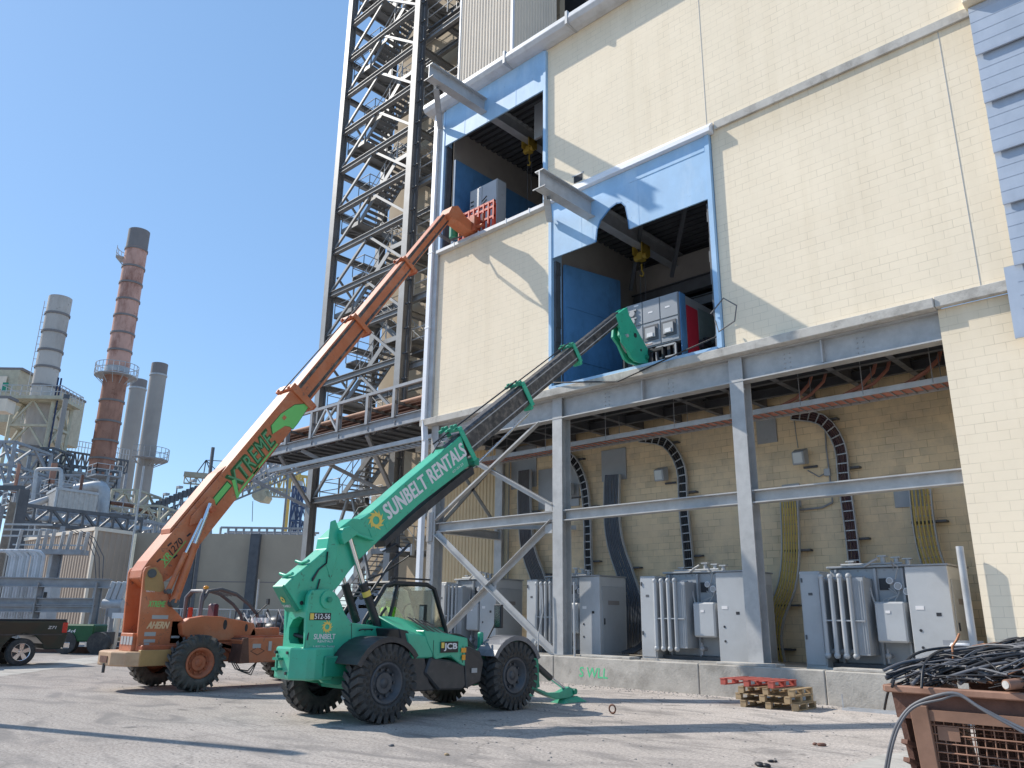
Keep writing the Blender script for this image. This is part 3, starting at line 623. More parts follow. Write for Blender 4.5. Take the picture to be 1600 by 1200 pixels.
for k in range(12): mb.box(xl, -21.6, 25.99, 26, 3+k*4.1, 3.03+k*4.1)
mb.build('panel_joint', m_gdark, W)
for z in (6.0, 10.2, 13.0, 16.4, 19.2, 22.7, 26.6, 31.5, 36):
    MB().ibeam((-28.2,22.4,z), (-21.7 if z < 21 else -24.8,22.4,z), .2, .32).build('floor_beam', m_stair, W)
for z in (14.7, 17.6, 20.2, 24.0, 28.2, 33.2):
    x1 = -21.7 if z < 21 else -24.8
    mb = MB()
    for h in (.55, 1.1): mb.cyl((-28,22.3,z+h-1), (x1,22.3,z+h-1), .03, n=6)
    x = -27.8
    while x < x1: mb.cyl((x,22.3,z-1), (x,22.3,z+.1), .03, n=6); x += 1.6
    mb.build('handrail', m_steel_l, W)
    MB().box(-28, x1, 22.4, 23.2, z-1.12, z-1.04).build('balcony_floor', m_steel_d, W)
# hoists
def hoist(x, y, z, label):
    t = thing('chain_hoist', (x, y, z), label, 'hoist')
    mb = MB(); mb.cyl((x-.24,y,z-.34), (x+.24,y,z-.34), .12, n=14); mb.box(x-.11, x+.11, y-.14, y+.14, z-.48, z-.2); mb.build('motor', m_yellow, t, .02)
    mb = MB(); mb.box(x-.2, x-.16, y-.25, y+.25, z-.3, z+.08).box(x+.16, x+.2, y-.25, y+.25, z-.3, z+.08)
    for dy in (-.16, .16):
        for s in (-1, 1): mb.cyl((x+s*.14,y+dy,z+.02), (x+s*.2,y+dy,z+.02), .07, n=12)
    mb.build('trolley', m_yellow, t)
    MB().tube([(x,y,z-.6),(x,y,z-.85),(x+.07,y,z-.97),(x+.02,y,z-1.07),(x-.08,y,z-1.0)], .03).build('hook', m_yellow, t)
    MB().cyl((x-.08,y,z-.6), (x-.08,y,z-2.6), .012, n=5).cyl((x+.12,y,z-.6), (x+.12,y,z-2.4), .01, n=5).build('chain', m_steel_d, t)
hoist(-13.8, 20.9, 13.95, 'yellow chain hoist under the lower crane beam above the grey switchgear')
hoist(-18.85, 20.7, 20.26, 'yellow chain hoist in the upper left opening, high on its crane beam')
# switchgear in the lower opening
S = thing('switchgear_lineup', (-12.6, 19.0, 8.6), 'grey electrical switchgear cabinets with a red side panel in the lower opening', 'switchgear')
x0, x1, y0, z0, z1 = -13.24, -11.35, 19.05, 8.62, 11.05
MB().box(x0, x1, y0, 21.6, z0+.9, z1).build('cabinet', m_xf_d, S, .01)
MB().box(x0, x1-.05, 19.9, 21.5, z0, z0+.895).build('lower_bay', m_dark, S)
mb = MB()
for i in range(3):
    for j in range(2):
        a = x0+.03+i*.625; mb.box(a, a+.595, y0-.03, y0-.002, z0+.94+j*.76, z0+.94+j*.76+.72)
mb.build('cabinet_door', m_xf_d, S, .008)
for i in (1, 2):
    a = x0+.10+i*.625
    mb = MB(); mb.box(a-.05, a+.45, y0-.05, y0-.031, z0+1.1, z0+1.58); mb.build('breaker_bezel', m_steel_d, S)
    mb = MB(); mb.box(a+.03, a+.37, y0-.09, y0-.051, z0+1.18, z0+1.5); mb.mt(1).box(a+.1, a+.3, y0-.11, y0-.091, z0+1.2, z0+1.32); mb.build('breaker_face', [m_decalgr, m_decalw], S)
mb = MB()
for j in range(2): mb.cyl((x0+.3,y0-.1,z0+2.1-j*.26), (x0+.3,y0-.03,z0+2.1-j*.26), .1, n=12); mb.box(x0+.15, x0+.45, y0-.08, y0-.031, z0+2.18-j*.26, z0+2.22-j*.26)
mb.build('meter', m_decalgr, S)
mb = MB()
for i in range(9): mb.box(x0+.05+i*.2, x0+.15+i*.2, y0-.02, y0+.5, z0+.2+.1*(i % 3), z0+.86)
for i in range(4): mb.tube([(x0+.2+i*.3,y0-.05,z0+.8),(x0+.3+i*.3,y0-.15,z0+.5),(x0+.15+i*.35,y0-.02,z0+.1)], .04)
mb.build('breaker_truck', m_black, S)
mb = MB().bar((x1-.75,y0-.1,z0), (x1-.75,y0-.1,z0+.8), .05).bar((x1-.1,y0-.1,z0), (x1-.1,y0-.1,z0+.8), .05).bar((x1-.75,y0-.1,z0+.8), (x1-.1,y0-.1,z0+.8), .05).bar((x1-.75,y0-.1,z0+.45), (x1-.1,y0-.1,z0+.45), .04)
mb.build('truck_frame', m_steel_l, S)
MB().box(x1+.003, x1+.03, y0+.05, y0+.35, z0, z1).build('frame_post', m_blue_d, S)
MB().box(x1+.003, x1+.02, y0+.42, y0+1.05, z0, z1-.3).build('red_side_panel', mat('crimson_panel', (.55,.03,.06), .4, 0, .05), S)
MB().box(x1+.003, x1+.02, y0+1.1, y0+2.4, z0, z1-.2).build('side_panel', mat('green_grey_panel', (.17,.23,.24), .5), S)
mb = MB()
for i in range(5): mb.box(x1+.03, x1+.2, y0+1.0+i*.28, y0+1.2+i*.28, z0+.9+.15*(i % 2), z0+1.15+.15*(i % 2)).box(x1+.03, x1+.12, y0+1.0, y0+2.3, z0+.55, z0+.62)
mb.build('bus_support', m_black, S)
text('warning_label', 'DANGER', (x0+.66,y0-.032,z0+.98), (1,0,0), (0,0,1), .05, mat('orange_label', (.8,.25,.05), .5), S, width=.3)
mb = MB()
for px, pz_ in ((.35,2.32),(.85,1.98),(1.45,2.0),(.8,1.0)): mb.box(x0+px, x0+px+.16, y0-.036, y0-.031, z0+pz_, z0+pz_+.05)
mb.build('label_plate', m_decalw, S)
# cabinet in the upper opening
S = thing('electrical_cabinet', (-19.3, 19.1, 15.1), 'tall grey cabinet standing in the upper opening behind the orange carriage', 'cabinet')
x0, x1, y0, z0 = -20.45, -18.95, 19.0, 15.1
MB().box(x0, x1, y0, y0+.5, z0, z0+2.8).build('cabinet_body', m_xf_l, S, .01)
mb = MB().box(x0+.03, x0+.68, y0-.025, y0-.002, z0+.1, z0+2.75).box(x0+.72, x1-.03, y0-.025, y0-.002, z0+.1, z0+2.75); mb.build('cabinet_door', m_xf_l, S, .006)
mb = MB()
for k in range(5): mb.box(x0+.08, x0+.25, y0-.035, y0-.026, z0+1.5+k*.18, z0+1.56+k*.18)
for k in range(3): mb.bar((x0+.72,y0-.035,z0+1.75+k*.16), (x0+.98,y0-.035,z0+1.9+k*.16), .012, .05, (0,1,0))
mb.build('vent_slot', m_decalk, S)
# loose cable at the lower opening
tag(MB().tube([(-9.75,18.0,9.6),(-9.3,17.9,9.9),(-8.95,17.92,9.6),(-9.05,17.95,9.2),(-9.5,17.9,9.0),(-9.6,17.95,9.35)], .02).build('loose_cable', m_cable_g, loc=(-9.6,18,9)), 'thin loose cable looping off the right edge of the lower blue opening', 'cable')
P_ = [(-15.35,17.95,8.75),(-14.7,17.9,8.62),(-14,17.9,8.5),(-12.8,17.92,8.28),(-11.4,17.92,8.55),(-10.6,17.9,8.7),(-9.6,17.95,8.9)]
tag(MB().tube(P_, .022).build('hanging_cable', m_cable, loc=(-12.5,17.9,8.3)), 'black cable sagging along the concrete ledge under the switchgear', 'cable')

# ---- cable trays
def ladder(name, pts, w, label, cable=None, n=0, cr_=.03, parent=None, group='cable trays on the recess wall', flip=0):
    narrow = w < .4
    """ladder lying parallel to the wall: path points (x, z), on plane y"""
    c0 = pts[len(pts)//2]
    t = thing(name, (c0[0], c0[1], c0[2]), label, 'cable tray', group)
    P = [Vector(p) for p in pts]
    T = [(P[min(i+1, len(P)-1)]-P[max(i-1, 0)]).normalized() for i in range(len(P))]
    Nn = [Vector((a.z, 0, -a.x)) for a in T]
    for s in (-1, 1):
        mb = MB()
        L = [p+n_*s*w/2 for p, n_ in zip(P, Nn)]
        for a, b in zip(L, L[1:]): mb.bar(a, b+(b-a).normalized()*.01, .025, .11, (0,1,0))
        mb.build('side_rail', m_steel_l, t)
    mb = MB(); d = 0
    for i in range(len(P)-1):
        seg = (P[i+1]-P[i]).length; k = 0
        while d < seg:
            q = P[i]+(P[i+1]-P[i])*(d/seg); nn = Nn[i].lerp(Nn[i+1], d/seg)
            mb.bar(q-nn*w/2+Vector((0,-.02,0)), q+nn*w/2+Vector((0,-.02,0)), .032 if narrow else .03, .02, (0,1,0)); d += .26
        d -= seg
    mb.build('rung', m_steel_l, t)
    if n:
        mb = MB()
        for k in range(n):
            o = (k-(n-1)/2)/max(1, n)*w*.92
            mb.tube([p+nn*o+Vector((0,(.03 if narrow else -.05)+random.uniform(-.01,.01),0)) for p, nn in zip(P, Nn)], cr_, 5)
        mb.build('cables', cable, t)
    mb = MB()
    for i in range(3, len(P)-1, 5): mb.box(P[i].x-w/2-.06, P[i].x+w/2+.26, P[i].y+.06, 21.99, P[i].z-.025, P[i].z+.025)
    mb.build('wall_bracket', m_steel_d, t)
    return t
def path(pxs, Y=21.75, sub=3):
    P = [Yq(x, y, Y) for x, y in pxs]; out = []
    for i in range(len(P)-1):
        p0, p1, p2, p3 = P[max(i-1,0)], P[i], P[i+1], P[min(i+2,len(P)-1)]
        for k in range(sub):
            t = k/sub; out.append(.5*((2*p1)+(p2-p0)*t+(2*p0-5*p1+4*p2-p3)*t*t+(3*p1-p0-3*p2+p3)*t**3))
    return out+[P[-1]]
ladder('cable_ladder', path([(1237,648),(1284,656),(1312,695),(1319,751),(1328,815),(1337,890)]), .3, 'curved narrow cable ladder dropping to the rightmost transformer', mat('maroon_cable', (.07,.035,.04), .6), 4, .034)
ladder('cable_ladder', path([(1000,684),(1040,692),(1064,730),(1068,790),(1074,850),(1078,898)]), .3, 'curved narrow cable ladder dropping between the two wall lights', m_cable, 4, .034)
ladder('cable_ladder', path([(870,708),(895,718),(912,755),(918,810),(919,860),(921,905)]), .28, 'curved narrow cable ladder just right of the left steel column', m_cable, 4, .034)
ladder('cable_tray', path([(957,742),(956,800),(962,850),(980,905),(992,950),(990,1020)], 21.7), .62, 'wide tray of grey cables bending behind the second transformer', mat('slate_cable', (.11,.125,.15), .5), 9, .028)
ladder('cable_tray', path([(820,735),(820,800),(826,860),(845,915),(852,960)], 21.7), .62, 'wide cable tray seen behind the leftmost steel bay brace', mat('slate_cable_b', (.13,.125,.13), .5), 9, .028)
ladder('cable_tray', path([(1233,776),(1236,860),(1230,915),(1213,960),(1208,1000),(1214,1038)], 21.7), .5, 'bent tray of yellow cables behind the middle steel column', m_cyel, 6, .026)
ladder('cable_tray', path([(1437,758),(1443,815),(1452,862),(1465,900)], 21.7), .5, 'short tray of yellow cables above the right end cabinet', m_cyel, 5, .026)
# big horizontal tray under the soffit
t = thing('overhead_cable_tray', (-12, 20, 7.2), 'long horizontal cable ladder hung under the steel ceiling with faded red cables', 'cable tray')
mb = MB().chan((-22,19.6,7.14), (-4.4,19.6,7.14), .04, .14).chan((-22,20.3,7.14), (-4.4,20.3,7.14), .04, .14); mb.build('side_rail', m_steel_l, t)
mb = MB(); x = -21.9
while x < -4.5: mb.box(x, x+.03, 19.62, 20.28, 7.08, 7.10); x += .23
mb.build('rung', m_steel, t)
mb = MB()
for k in range(8):
    y = 19.68+k*.075; mb.tube([(x, y+random.uniform(-.012,.012), 7.135+random.uniform(0,.02)) for x in [-21.9+i*1.45 for i in range(13)]] if k % 3 else [(x, y, 7.14) for x in [-12+i*.7 for i in range(11)]], .033, 5)
mb.build('cables', m_cpink, t)
mb = MB()
for x in (-19.5, -17, -14.5, -12, -10.2, -8.2, -6.6, -5): mb.cyl((x,19.58,7.1), (x,19.58,8.0), .012, n=5).cyl((x,20.32,7.1), (x,20.32,8.0), .012, n=5)
mb.build('hanger_rod', m_steel, t)
# big red cables dropping from above into the tray
for i, (x, dz, r) in enumerate(((-8.6,0,.045),(-8.2,.1,.04),(-6.9,0,.05),(-6.55,.15,.045),(-5.35,.3,.055))):
    mb = MB().tube([(x+.35,20.6,8.15),(x+.3,20.5,7.9),(x+.05,20.2,7.5+dz*.2),(x-.5,20.05,7.25),(x-1.4,19.95,7.2)], r, 8)
    tag(mb.build('drooping_cable', m_cpink, loc=(x,20.2,7.5)), ['reddish cable dropping to the tray just right of the middle column','second reddish cable dropping to the tray right of the middle column','middle reddish cable dropping from the dark ceiling','reddish cable dropping just right of the middle one','thick reddish cable dropping to the tray nearest the cream pillar'][i], 'cable', 'cables dropping from the ceiling')
# conduits with junction box
t = thing('wall_conduit', (-9, 21.9, 4.5), 'thin conduit run with small boxes around the right wall light', 'conduit')
mb = MB()
def cpath(pxs): return [Yq(x, y, 21.94) for x, y in pxs]
mb.tube(cpath([(1289,665),(1291,700),(1295,730),(1301,785)]), .022).tube(cpath([(1301,785),(1285,793),(1247,797)]), .03).tube(cpath([(1240,652),(1247,700)]), .014).tube(cpath([(1262,735),(1280,745),(1292,738)]), .018)
mb.build('conduit_pipe', m_steel, t)
a = Yq(1293,738,21.93); MB().box(a.x-.08, a.x+.08, 21.88, 21.99, a.z-.1, a.z+.1).build('junction_box', m_steel_l, t)
def flood(px, py, label):
    c = Yq(px, py, 21.7); t = thing('wall_floodlight', (c.x, 21.9, c.z), label, 'light', 'floodlights on the recess wall')
    MB().hexa([(c.x-.17,21.52,c.z-.25),(c.x+.17,21.52,c.z-.25),(c.x+.2,21.8,c.z-.2),(c.x-.2,21.8,c.z-.2),(c.x-.17,21.48,c.z+.12),(c.x+.17,21.48,c.z+.12),(c.x+.2,21.78,c.z+.25),(c.x-.2,21.78,c.z+.25)]).build('housing', m_xf, t, .02)
    MB().hexa([(c.x-.13,21.5,c.z-.2),(c.x+.13,21.5,c.z-.2),(c.x+.13,21.51,c.z-.2),(c.x-.13,21.51,c.z-.2),(c.x-.13,21.465,c.z+.09),(c.x+.13,21.465,c.z+.09),(c.x+.13,21.475,c.z+.09),(c.x-.13,21.475,c.z+.09)]).build('lens', m_lamp, t)
    MB().bar((c.x,21.79,c.z), (c.x,21.99,c.z-.1), .06).box(c.x-.05, c.x+.35, 21.94, 21.99, c.z-.3, c.z-.24).build('bracket', m_steel_d, t)
flood(1251, 714, 'grey floodlight on the back wall left of the long curved cable ladder')
flood(1034, 741, 'grey floodlight on the back wall left of the middle steel column')
flood(888, 765, 'small grey floodlight on the back wall beside the left steel column')
# ------------------------------------------------------------------ stair tower
T = thing('stair_tower', (-31.4, 23.6, 0), 'tall open steel stair tower with diagonal bracing left of the cream building', 'stair tower')
tx0, tx1, ty0, ty1, tz = -34.7, -28.1, 22.0, 25.2, 46
def hpost(x, y, m=m_stair):
    w = .42
    MB().box(x-w/2, x+w/2, y-w/2, y-w/2+.035, 0, tz).box(x-w/2, x+w/2, y+w/2-.035, y+w/2, 0, tz).box(x-.02, x+.02, y-w/2+.035, y+w/2-.035, 0, tz).build('post', m, T)
for x in (tx0, tx1):
    for y in (ty0, ty1): hpost(x, y)
mb = MB()   # small brackets and riser tray on the right hand post
z = 6
while z < 45: mb.box(tx1+.2, tx1+.55, ty0-.1, ty0-.02, z, z+.06).box(tx1+.45, tx1+.5, ty0-.1, ty0-.05, z, z+.9); z += 1.25
mb.box(tx1+.3, tx1+.38, ty0+.1, ty0+.2, 3, 45); mb.build('riser_tray', m_steel_d, T)
levels = [7.2]+[10.6]+[13.3+2.53*k for k in range(13)]
for i, z in enumerate(levels):
    MB().ibeam((tx0+.2,ty0,z), (tx1-.2,ty0,z), .25, .28, .03).build('front_girt', m_stair, T)
    MB().ibeam((tx0,ty0+.2,z-.1), (tx0,ty1-.2,z-.1), .24, .3, .03).build('side_girt', m_stair, T)
    MB().ibeam((tx1,ty0+.2,z-.1), (tx1,ty1-.2,z-.1), .24, .3, .03).build('side_girt', m_stair, T)
    MB().ibeam((tx0+.2,ty1,z-.1), (tx1-.2,ty1,z-.1), .24, .3, .03).build('rear_girt', m_stair, T)
    zn = levels[i-1] if i else .4
    xm = (tx0+tx1)/2
    MB().bar((tx0+.2,ty0,zn+.2), (xm-.2,ty0,z-.2), .13, .12, (0,1,0)).build('diagonal_brace', m_stair, T)
    MB().bar((xm+.2,ty0,z-.2), (tx1-.2,ty0,zn+.2), .13, .12, (0,1,0)).build('diagonal_brace', m_stair, T)
zz = 2.1; k = 0
def rail(mb, p, q, h=1.05):
    p = Vector(p); q = Vector(q)
    for hh in (h*.5, h): mb.cyl(p+Vector((0,0,hh)), q+Vector((0,0,hh)), .025, n=5)
    n = max(1, int((q-p).length/1.2))
    for i in range(n+1): a = p.lerp(q, i/n); mb.cyl(a, a+Vector((0,0,h)), .025, n=5)
while zz < 44:
    zl = zz; zr = zz+2.53
    m_l = m_stair
    # left landing at zl, right landing at zr
    for (xa, xb, za) in ((tx0+.3, tx0+1.9, zl), (tx1-1.7, tx1-.3, zr)):
        mb = MB().box(xa, xb, ty0+.25, ty1-.25, za-.05, za)
        for e in (0, .8): mb.chan((xa+e,ty0+.25,za-.12), (xa+e,ty1-.25,za-.12), .08, .24)
        mb.chan((xa,ty0+.25,za-.12), (xb,ty0+.25,za-.12), .06, .24).bar((xa,ty0+.3,za-.1), (xb,ty1-.3,za-.1), .06)
        mb.build('landing', m_l, T)
    mb = MB(); rail(mb, (tx0+.3,ty0+.25,zl), (tx0+.3,ty1-.3,zl)); rail(mb, (tx0+.3,ty0+.25,zl), (tx0+1.9,ty0+.25,zl)); rail(mb, (tx1-.35,ty0+.25,zr), (tx1-.35,ty1-.3,zr)); rail(mb, (tx1-1.6,ty0+.25,zr), (tx1-.35,ty0+.25,zr)); rail(mb, (tx0+.3,ty1-.3,zl), (tx0+1.9,ty1-.3,zl))
    mb.build('handrail', m_steel_l, T)
    if zz > 9:
        MB().box(tx0+.3, tx0+1.3, ty0+1.2, ty1-.25, zr-.05, zr).box(tx0+.3, tx0+.36, ty0+1.2, ty1-.25, zr-.25, zr-.051).box(tx0+1.24, tx0+1.3, ty0+1.2, ty1-.25, zr-.25, zr-.051).build('landing', m_l, T)
        mb = MB(); rail(mb, (tx0+.3,ty0+1.2,zr), (tx0+.3,ty1-.3,zr)); rail(mb, (tx0+.3,ty0+1.2,zr), (tx0+1.3,ty0+1.2,zr)); rail(mb, (tx0+1.3,ty0+1.2,zr), (tx0+1.3,ty1-.3,zr)); mb.build('handrail', m_steel_l, T)
        MB().bar((tx0+.2,ty1-.2,zl-.2), (tx0+.2,ty0+.3,zr-.3), .1).build('side_brace', m_l, T)
    for (ya, yb, xa, za, xb, zb_) in ((ty0+.3, ty0+1.35, tx0+1.9, zl, tx1-1.7, zr), (ty1-1.35, ty1-.3, tx1-1.7, zr, tx0+1.9, zl+5.06)):
        mb = MB()
        for y in (ya, yb): mb.bar((xa,y,za-.1), (xb,y,zb_-.1), .05, .28)
        ns = 13
        for i in range(ns): f = (i+.5)/ns; x = xa+(xb-xa)*f; z = za+(zb_-za)*f; mb.box(x-.14, x+.14, ya, yb, z-.03, z)
        mb.build('stair_flight', m_l, T)
        mb = MB()
        for y in (ya, yb): rail(mb, (xa,y,za+.05), (xb,y,zb_+.05), 1.0)
        mb.build('handrail', m_steel_l, T)
    zz += 5.06
# small lamp fittings on the side girts
for z in (7.4, 18.4, 28.5):
    t = thing('tower_lamp', (tx0+.3, 23.9, z+.1), {7.4:'small lamp on the lowest side girt of the stair tower',18.4:'small lamp on the stair tower side girt at mid height',28.5:'small lamp high on the stair tower side girt'}[z], 'light', 'lamps on the stair tower')
    MB().cyl((tx0+.3,23.9,z+.1), (tx0+.3,23.9,z+.35), .16, .10, 12).build('cap', m_white, t); MB().cyl((tx0+.3,23.9,z-.12), (tx0+.3,23.9,z+.1), .11, .14, 12).build('lens', m_lamp, t)

# ------------------------------------------------------------------ elevated pipe bridge
Pb = thing('pipe_bridge', (-28, 19.8, 8.9), 'elevated grey steel pipe bridge with red brown pipes joining the building corner', 'pipe bridge')
bx0, bx1 = -34.2, -21.75
for y in (18.5, 21.4):
    MB().chan((bx0,y,8.95), (bx1,y,8.95), .12, .42, .025, side=-1 if y < 20 else 1).build('bottom_chord', m_steel, Pb)
    MB().bar((bx0,y,10.35), (bx1,y,10.35), .12, .12).build('top_rail', m_steel, Pb)
vx = sorted([Yq(a, b, 18.5).x for a, b in ((448,690),(487,678),(529,665),(575,650),(617,640))])
sp = (vx[-1]-vx[0])/4
xv = vx+[vx[-1]+sp, vx[0]-sp, vx[0]-2*sp, vx[0]-3*sp, vx[0]-4*sp, vx[0]-5*sp]
for x in xv:
    if bx0 < x < bx1:
        MB().ibeam((x,18.5,9.1), (x,18.5,10.3), .16, .2, .02, (0,1,0)).build('post', m_steel, Pb)
        MB().ibeam((x,21.4,9.1), (x,21.4,10.3), .16, .2, .02, (0,1,0)).build('post', m_steel, Pb)
        MB().ibeam((x,18.5,8.9), (x,21.4,8.9), .14, .2, .02).build('cross_beam', m_steel, Pb)
        MB().bar((x,18.5,9.75), (x,21.4,9.75), .08, .12).build('cross_beam', m_steel_d, Pb)
mb = MB().bar((vx[1]+.05,18.5,9.15), ((vx[1]+vx[2])/2,18.5,10.3), .1, .08).bar((vx[2]-.05,18.5,9.15), ((vx[1]+vx[2])/2,18.5,10.3), .1, .08); mb.build('diagonal', m_steel_l, Pb)
for j, (z, ys) in enumerate(((9.85, (19.0,19.35,19.7,20.1,20.5,20.9)), (9.2, (19.1,19.7,20.3,20.9)))):
    for y in ys: MB().tube([(bx0,y,z),(bx1,y,z)], .11 if j else .10, 8).build('pipe', [m_rust_l, m_rust][(int(y*10)) % 2], Pb)
mb = MB().box(bx0, bx1, 18.9, 21.2, 8.78, 8.80); x = bx0
while x < bx1: mb.box(x, x+.06, 18.6, 21.3, 8.70, 8.78); x += .7
mb.build('grating', m_steel_d, Pb)
MB().chan((-33.5,18.8,8.15), (-21.6,18.8,8.15), .1, .16).chan((-33.5,19.5,8.15), (-21.6,19.5,8.15), .1, .16).build('lower_tray', m_steel_l, Pb)
mb = MB(); x = -33.4
while x < -21.7: mb.box(x, x+.04, 18.85, 19.45, 8.08, 8.11); x += .35
mb.build('tray_rung', m_steel, Pb)
for px in (tx0, tx1):
    for s in (-1, 1): MB().bar((px+s*.1,21.9,6.9), (px+s*2.4,18.6,8.72), .15, .15).build('knee_brace', m_steel, Pb)
# wall mounted arm lamp at left
t = thing('arm_lamp', (-26, 22, 5.2), 'long white arm lamp fixed to the steelwork behind the green boom', 'light')
a = Yq(596, 858, 21); b = Yq(643, 858, 21)
MB().hexa([(a.x,20.9,a.z-.08),(b.x,20.9,b.z-.1),(b.x,21.15,b.z-.1),(a.x,21.15,a.z-.08),(a.x,20.9,a.z+.02),(b.x,20.9,b.z+.08),(b.x,21.15,b.z+.08),(a.x,21.15,a.z+.02)]).build('shade', m_white, t, .02)
MB().box(b.x, b.x+.08, 20.95, 21.1, b.z-.25, b.z+.2).bar((b.x,21.1,b.z), (b.x,21.99,b.z), .05).build('bracket', m_steel_l, t)
# ------------------------------------------------------------------ transformers
def make_xf(x, y, label):
    t = thing('power_transformer', (x, y, .64), label, 'transformer', 'transformers behind the low concrete wall')
    z0 = .64
    MB().box(x, x+.5, y, y+1.6, z0, 2.86).build('left_cabinet', m_xf_l, t, .012)
    MB().box(x+.03, x+.47, y-.02, y-.001, z0+.1, 2.8).build('cabinet_door', m_xf_l, t, .006)
    # radiator bank
    for k in range(4):
        xx = x+.58+k*.215
        mb = MB().box(xx-.03, xx+(.03 if k < 3 else .30), y-.10, y+.75, z0+.35, 2.68)
        if k == 3:
            for q in range(5): mb.box(xx+.03+q*.055, xx+.05+q*.055, y-.115, y-.1, z0+.4, 2.62)
        mb.cyl((xx,y-.13,z0+.34), (xx,y-.13,2.70), .055, n=8)
        mb.sph((xx,y-.13,z0+.33), .075, 6); mb.sph((xx,y-.13,2.72), .07, 6)
        mb.build('radiator_fin', m_xf_l if k < 3 else m_xf, t, .01)
    mb = MB().cyl((x+.5,y+.1,2.66), (x+1.5,y+.1,2.66), .06, n=8).cyl((x+.5,y+.1,z0+.42), (x+1.5,y+.1,z0+.42), .06, n=8)
    for z in (1.72,): mb.box(x+.55, x+1.50, y-.155, y-.135, z, z+.03)
    mb.build('radiator_header', m_xf, t)
    MB().box(x+.55, x+2.38, y+.5, y+1.7, z0+.15, 2.92).build('tank', m_xf, t, .02)
    MB().box(x+.5, x+2.42, y+.42, y+1.78, 2.93, 2.98).build('tank_lid', m_xf, t, .01)
    mb = MB()
    for dx in (.7, 1.6, 2.2): mb.box(x+dx, x+dx+.05, y+.4, y+.5, z0+.15, 2.9)
    mb.box(x+1.45, x+2.38, y+.44, y+.5, z0+.95, z0+1.0); mb.build('stiffener', m_xf, t)
    MB().box(x+.5, x+2.42, y+.3, y+1.8, z0, z0+.15).build('base_frame', m_steel_d, t)
    mb = MB()
    for dx, dz in ((.05, 2.6), (.05, 1.3)): mb.box(x+dx, x+dx+.03, y-.05, y-.02, dz, dz+.1)
    mb.box(x+.2, x+.3, y-.028, y-.021, 2.3, 2.36); mb.build('hinge', m_steel_d, t)
    mb = MB().box(x+2.55, x+2.72, y-.008, y-.001, 1.98, 2.06).box(x+1.9, x+2.0, y+.02, y+.029, 1.9, 1.96); mb.build('label_plate', m_decalw, t)
    mb = MB()
    for k in range(9): mb.cyl((x+.62+k*.2,y+.49,2.86), (x+.62+k*.2,y+.505,2.86), .022, n=6)
    mb.build('cover_bolt', m_steel, t)
    # control box
    MB().box(x+1.66, x+2.3, y+.05, y+.42, 1.28, 2.15).build('control_box', m_xf_l, t, .03)
    MB().box(x+1.68, x+2.28, y+.03, y+.048, 1.31, 2.12).build('control_box_door', m_xf_l, t, .01)
    # gauges
    for dx, dz, r in ((1.95, 2.62, .075), (2.12, 2.5, .085), (2.3, 2.38, .08)):
        g = MB().cyl((x+dx,y+.36,dz), (x+dx,y+.5,dz), r, n=16).build('gauge', m_white, t)
        MB().cyl((x+dx,y+.35,dz), (x+dx,y+.359,dz), r*.8, n=16).build('gauge_face', m_decalgr, g)
    MB().box(x+1.68, x+1.9, y+.48, y+.499, 2.42, 2.68).build('name_plate', m_black, t)
    mb = MB()
    for dx, a in ((2.0,.1),(2.15,-.05),(1.9,.2)):
        mb.tube([(x+dx,y+.42,2.45),(x+dx+a,y+.36,2.3),(x+dx-.1,y+.3,2.2),(x+dx-.1,y+.25,2.14)], .014, 5)
    mb.tube([(x+1.45,y+.4,2.7),(x+1.55,y+.3,2.3),(x+1.72,y+.3,1.7),(x+1.75,y+.25,1.5)], .025, 6)
    mb.tube([(x+1.4,y+.4,2.95),(x+1.6,y+.35,3.05),(x+1.75,y+.35,3.12)], .03, 6)
    mb.tube([(x+2.05,y+.45,2.9),(x+2.05,y+.3,3.05),(x+2.2,y+.25,2.9),(x+2.1,y+.3,2.65)], .016, 5)
    mb.build('wiring', m_decalgr, t)
    mb = MB()
    for dx, h in ((1.0,.1),(1.75,.2),(2.05,.16),(2.3,.12)): mb.cyl((x+dx,y+.7,2.98), (x+dx,y+.7,2.98+h), .06, n=8).box(x+dx-.1, x+dx+.1, y+.62, y+.78, 2.98+h, 3.01+h)
    mb.cyl((x+.8,y+.6,3.02), (x+2.2,y+.6,3.02), .025, n=6); mb.build('top_fitting', m_xf_l, t)
    mb = MB().cyl((x+1.8,y+.4,z0+.35), (x+1.8,y+.15,z0+.35), .05, n=8).cyl((x+1.8,y+.18,z0+.2), (x+1.8,y+.18,z0+.5), .03, n=6).sph((x+1.8,y+.2,z0+.35), .075, 6)
    mb.build('drain_valve', m_steel, t)
    # right cabinet
    MB().box(x+2.42, x+3.28, y, y+1.55, z0, 2.90).build('right_cabinet', m_xf_l, t, .012)
    MB().box(x+2.39, x+3.31, y-.03, y+1.58, 2.905, 2.94).build('cabinet_lid', m_steel, t)
    d = MB().box(x+3.281, x+3.30, y+.12, y+1.45, z0+.12, 2.62).build('side_door', m_xf, t, .006)
    MB().box(x+3.301, x+3.306, y+.45, y+1.1, 2.1, 2.22).build('number_plate', m_gdark, d)
    MB().box(x+3.301, x+3.33, y+.2, y+.24, 1.55, 1.72).build('handle', m_black, d)
    mb = MB()
    for dz in (1.2, 1.55): mb.cyl((x+2.6,y-.012,dz), (x+2.6,y,dz), .03, n=8)
    mb.box(x+2.95, x+3.05, y-.006, y-.001, 1.85, 1.92).build('latch', m_black, t)
    MB().box(x+.05, x+3.25, y-.15, y+1.7, .641, .70).build('plinth', m_conc_l, t)
    return t
proto = make_xf(-8.38, 18.98, 'rightmost grey transformer, next to the cream pillar')
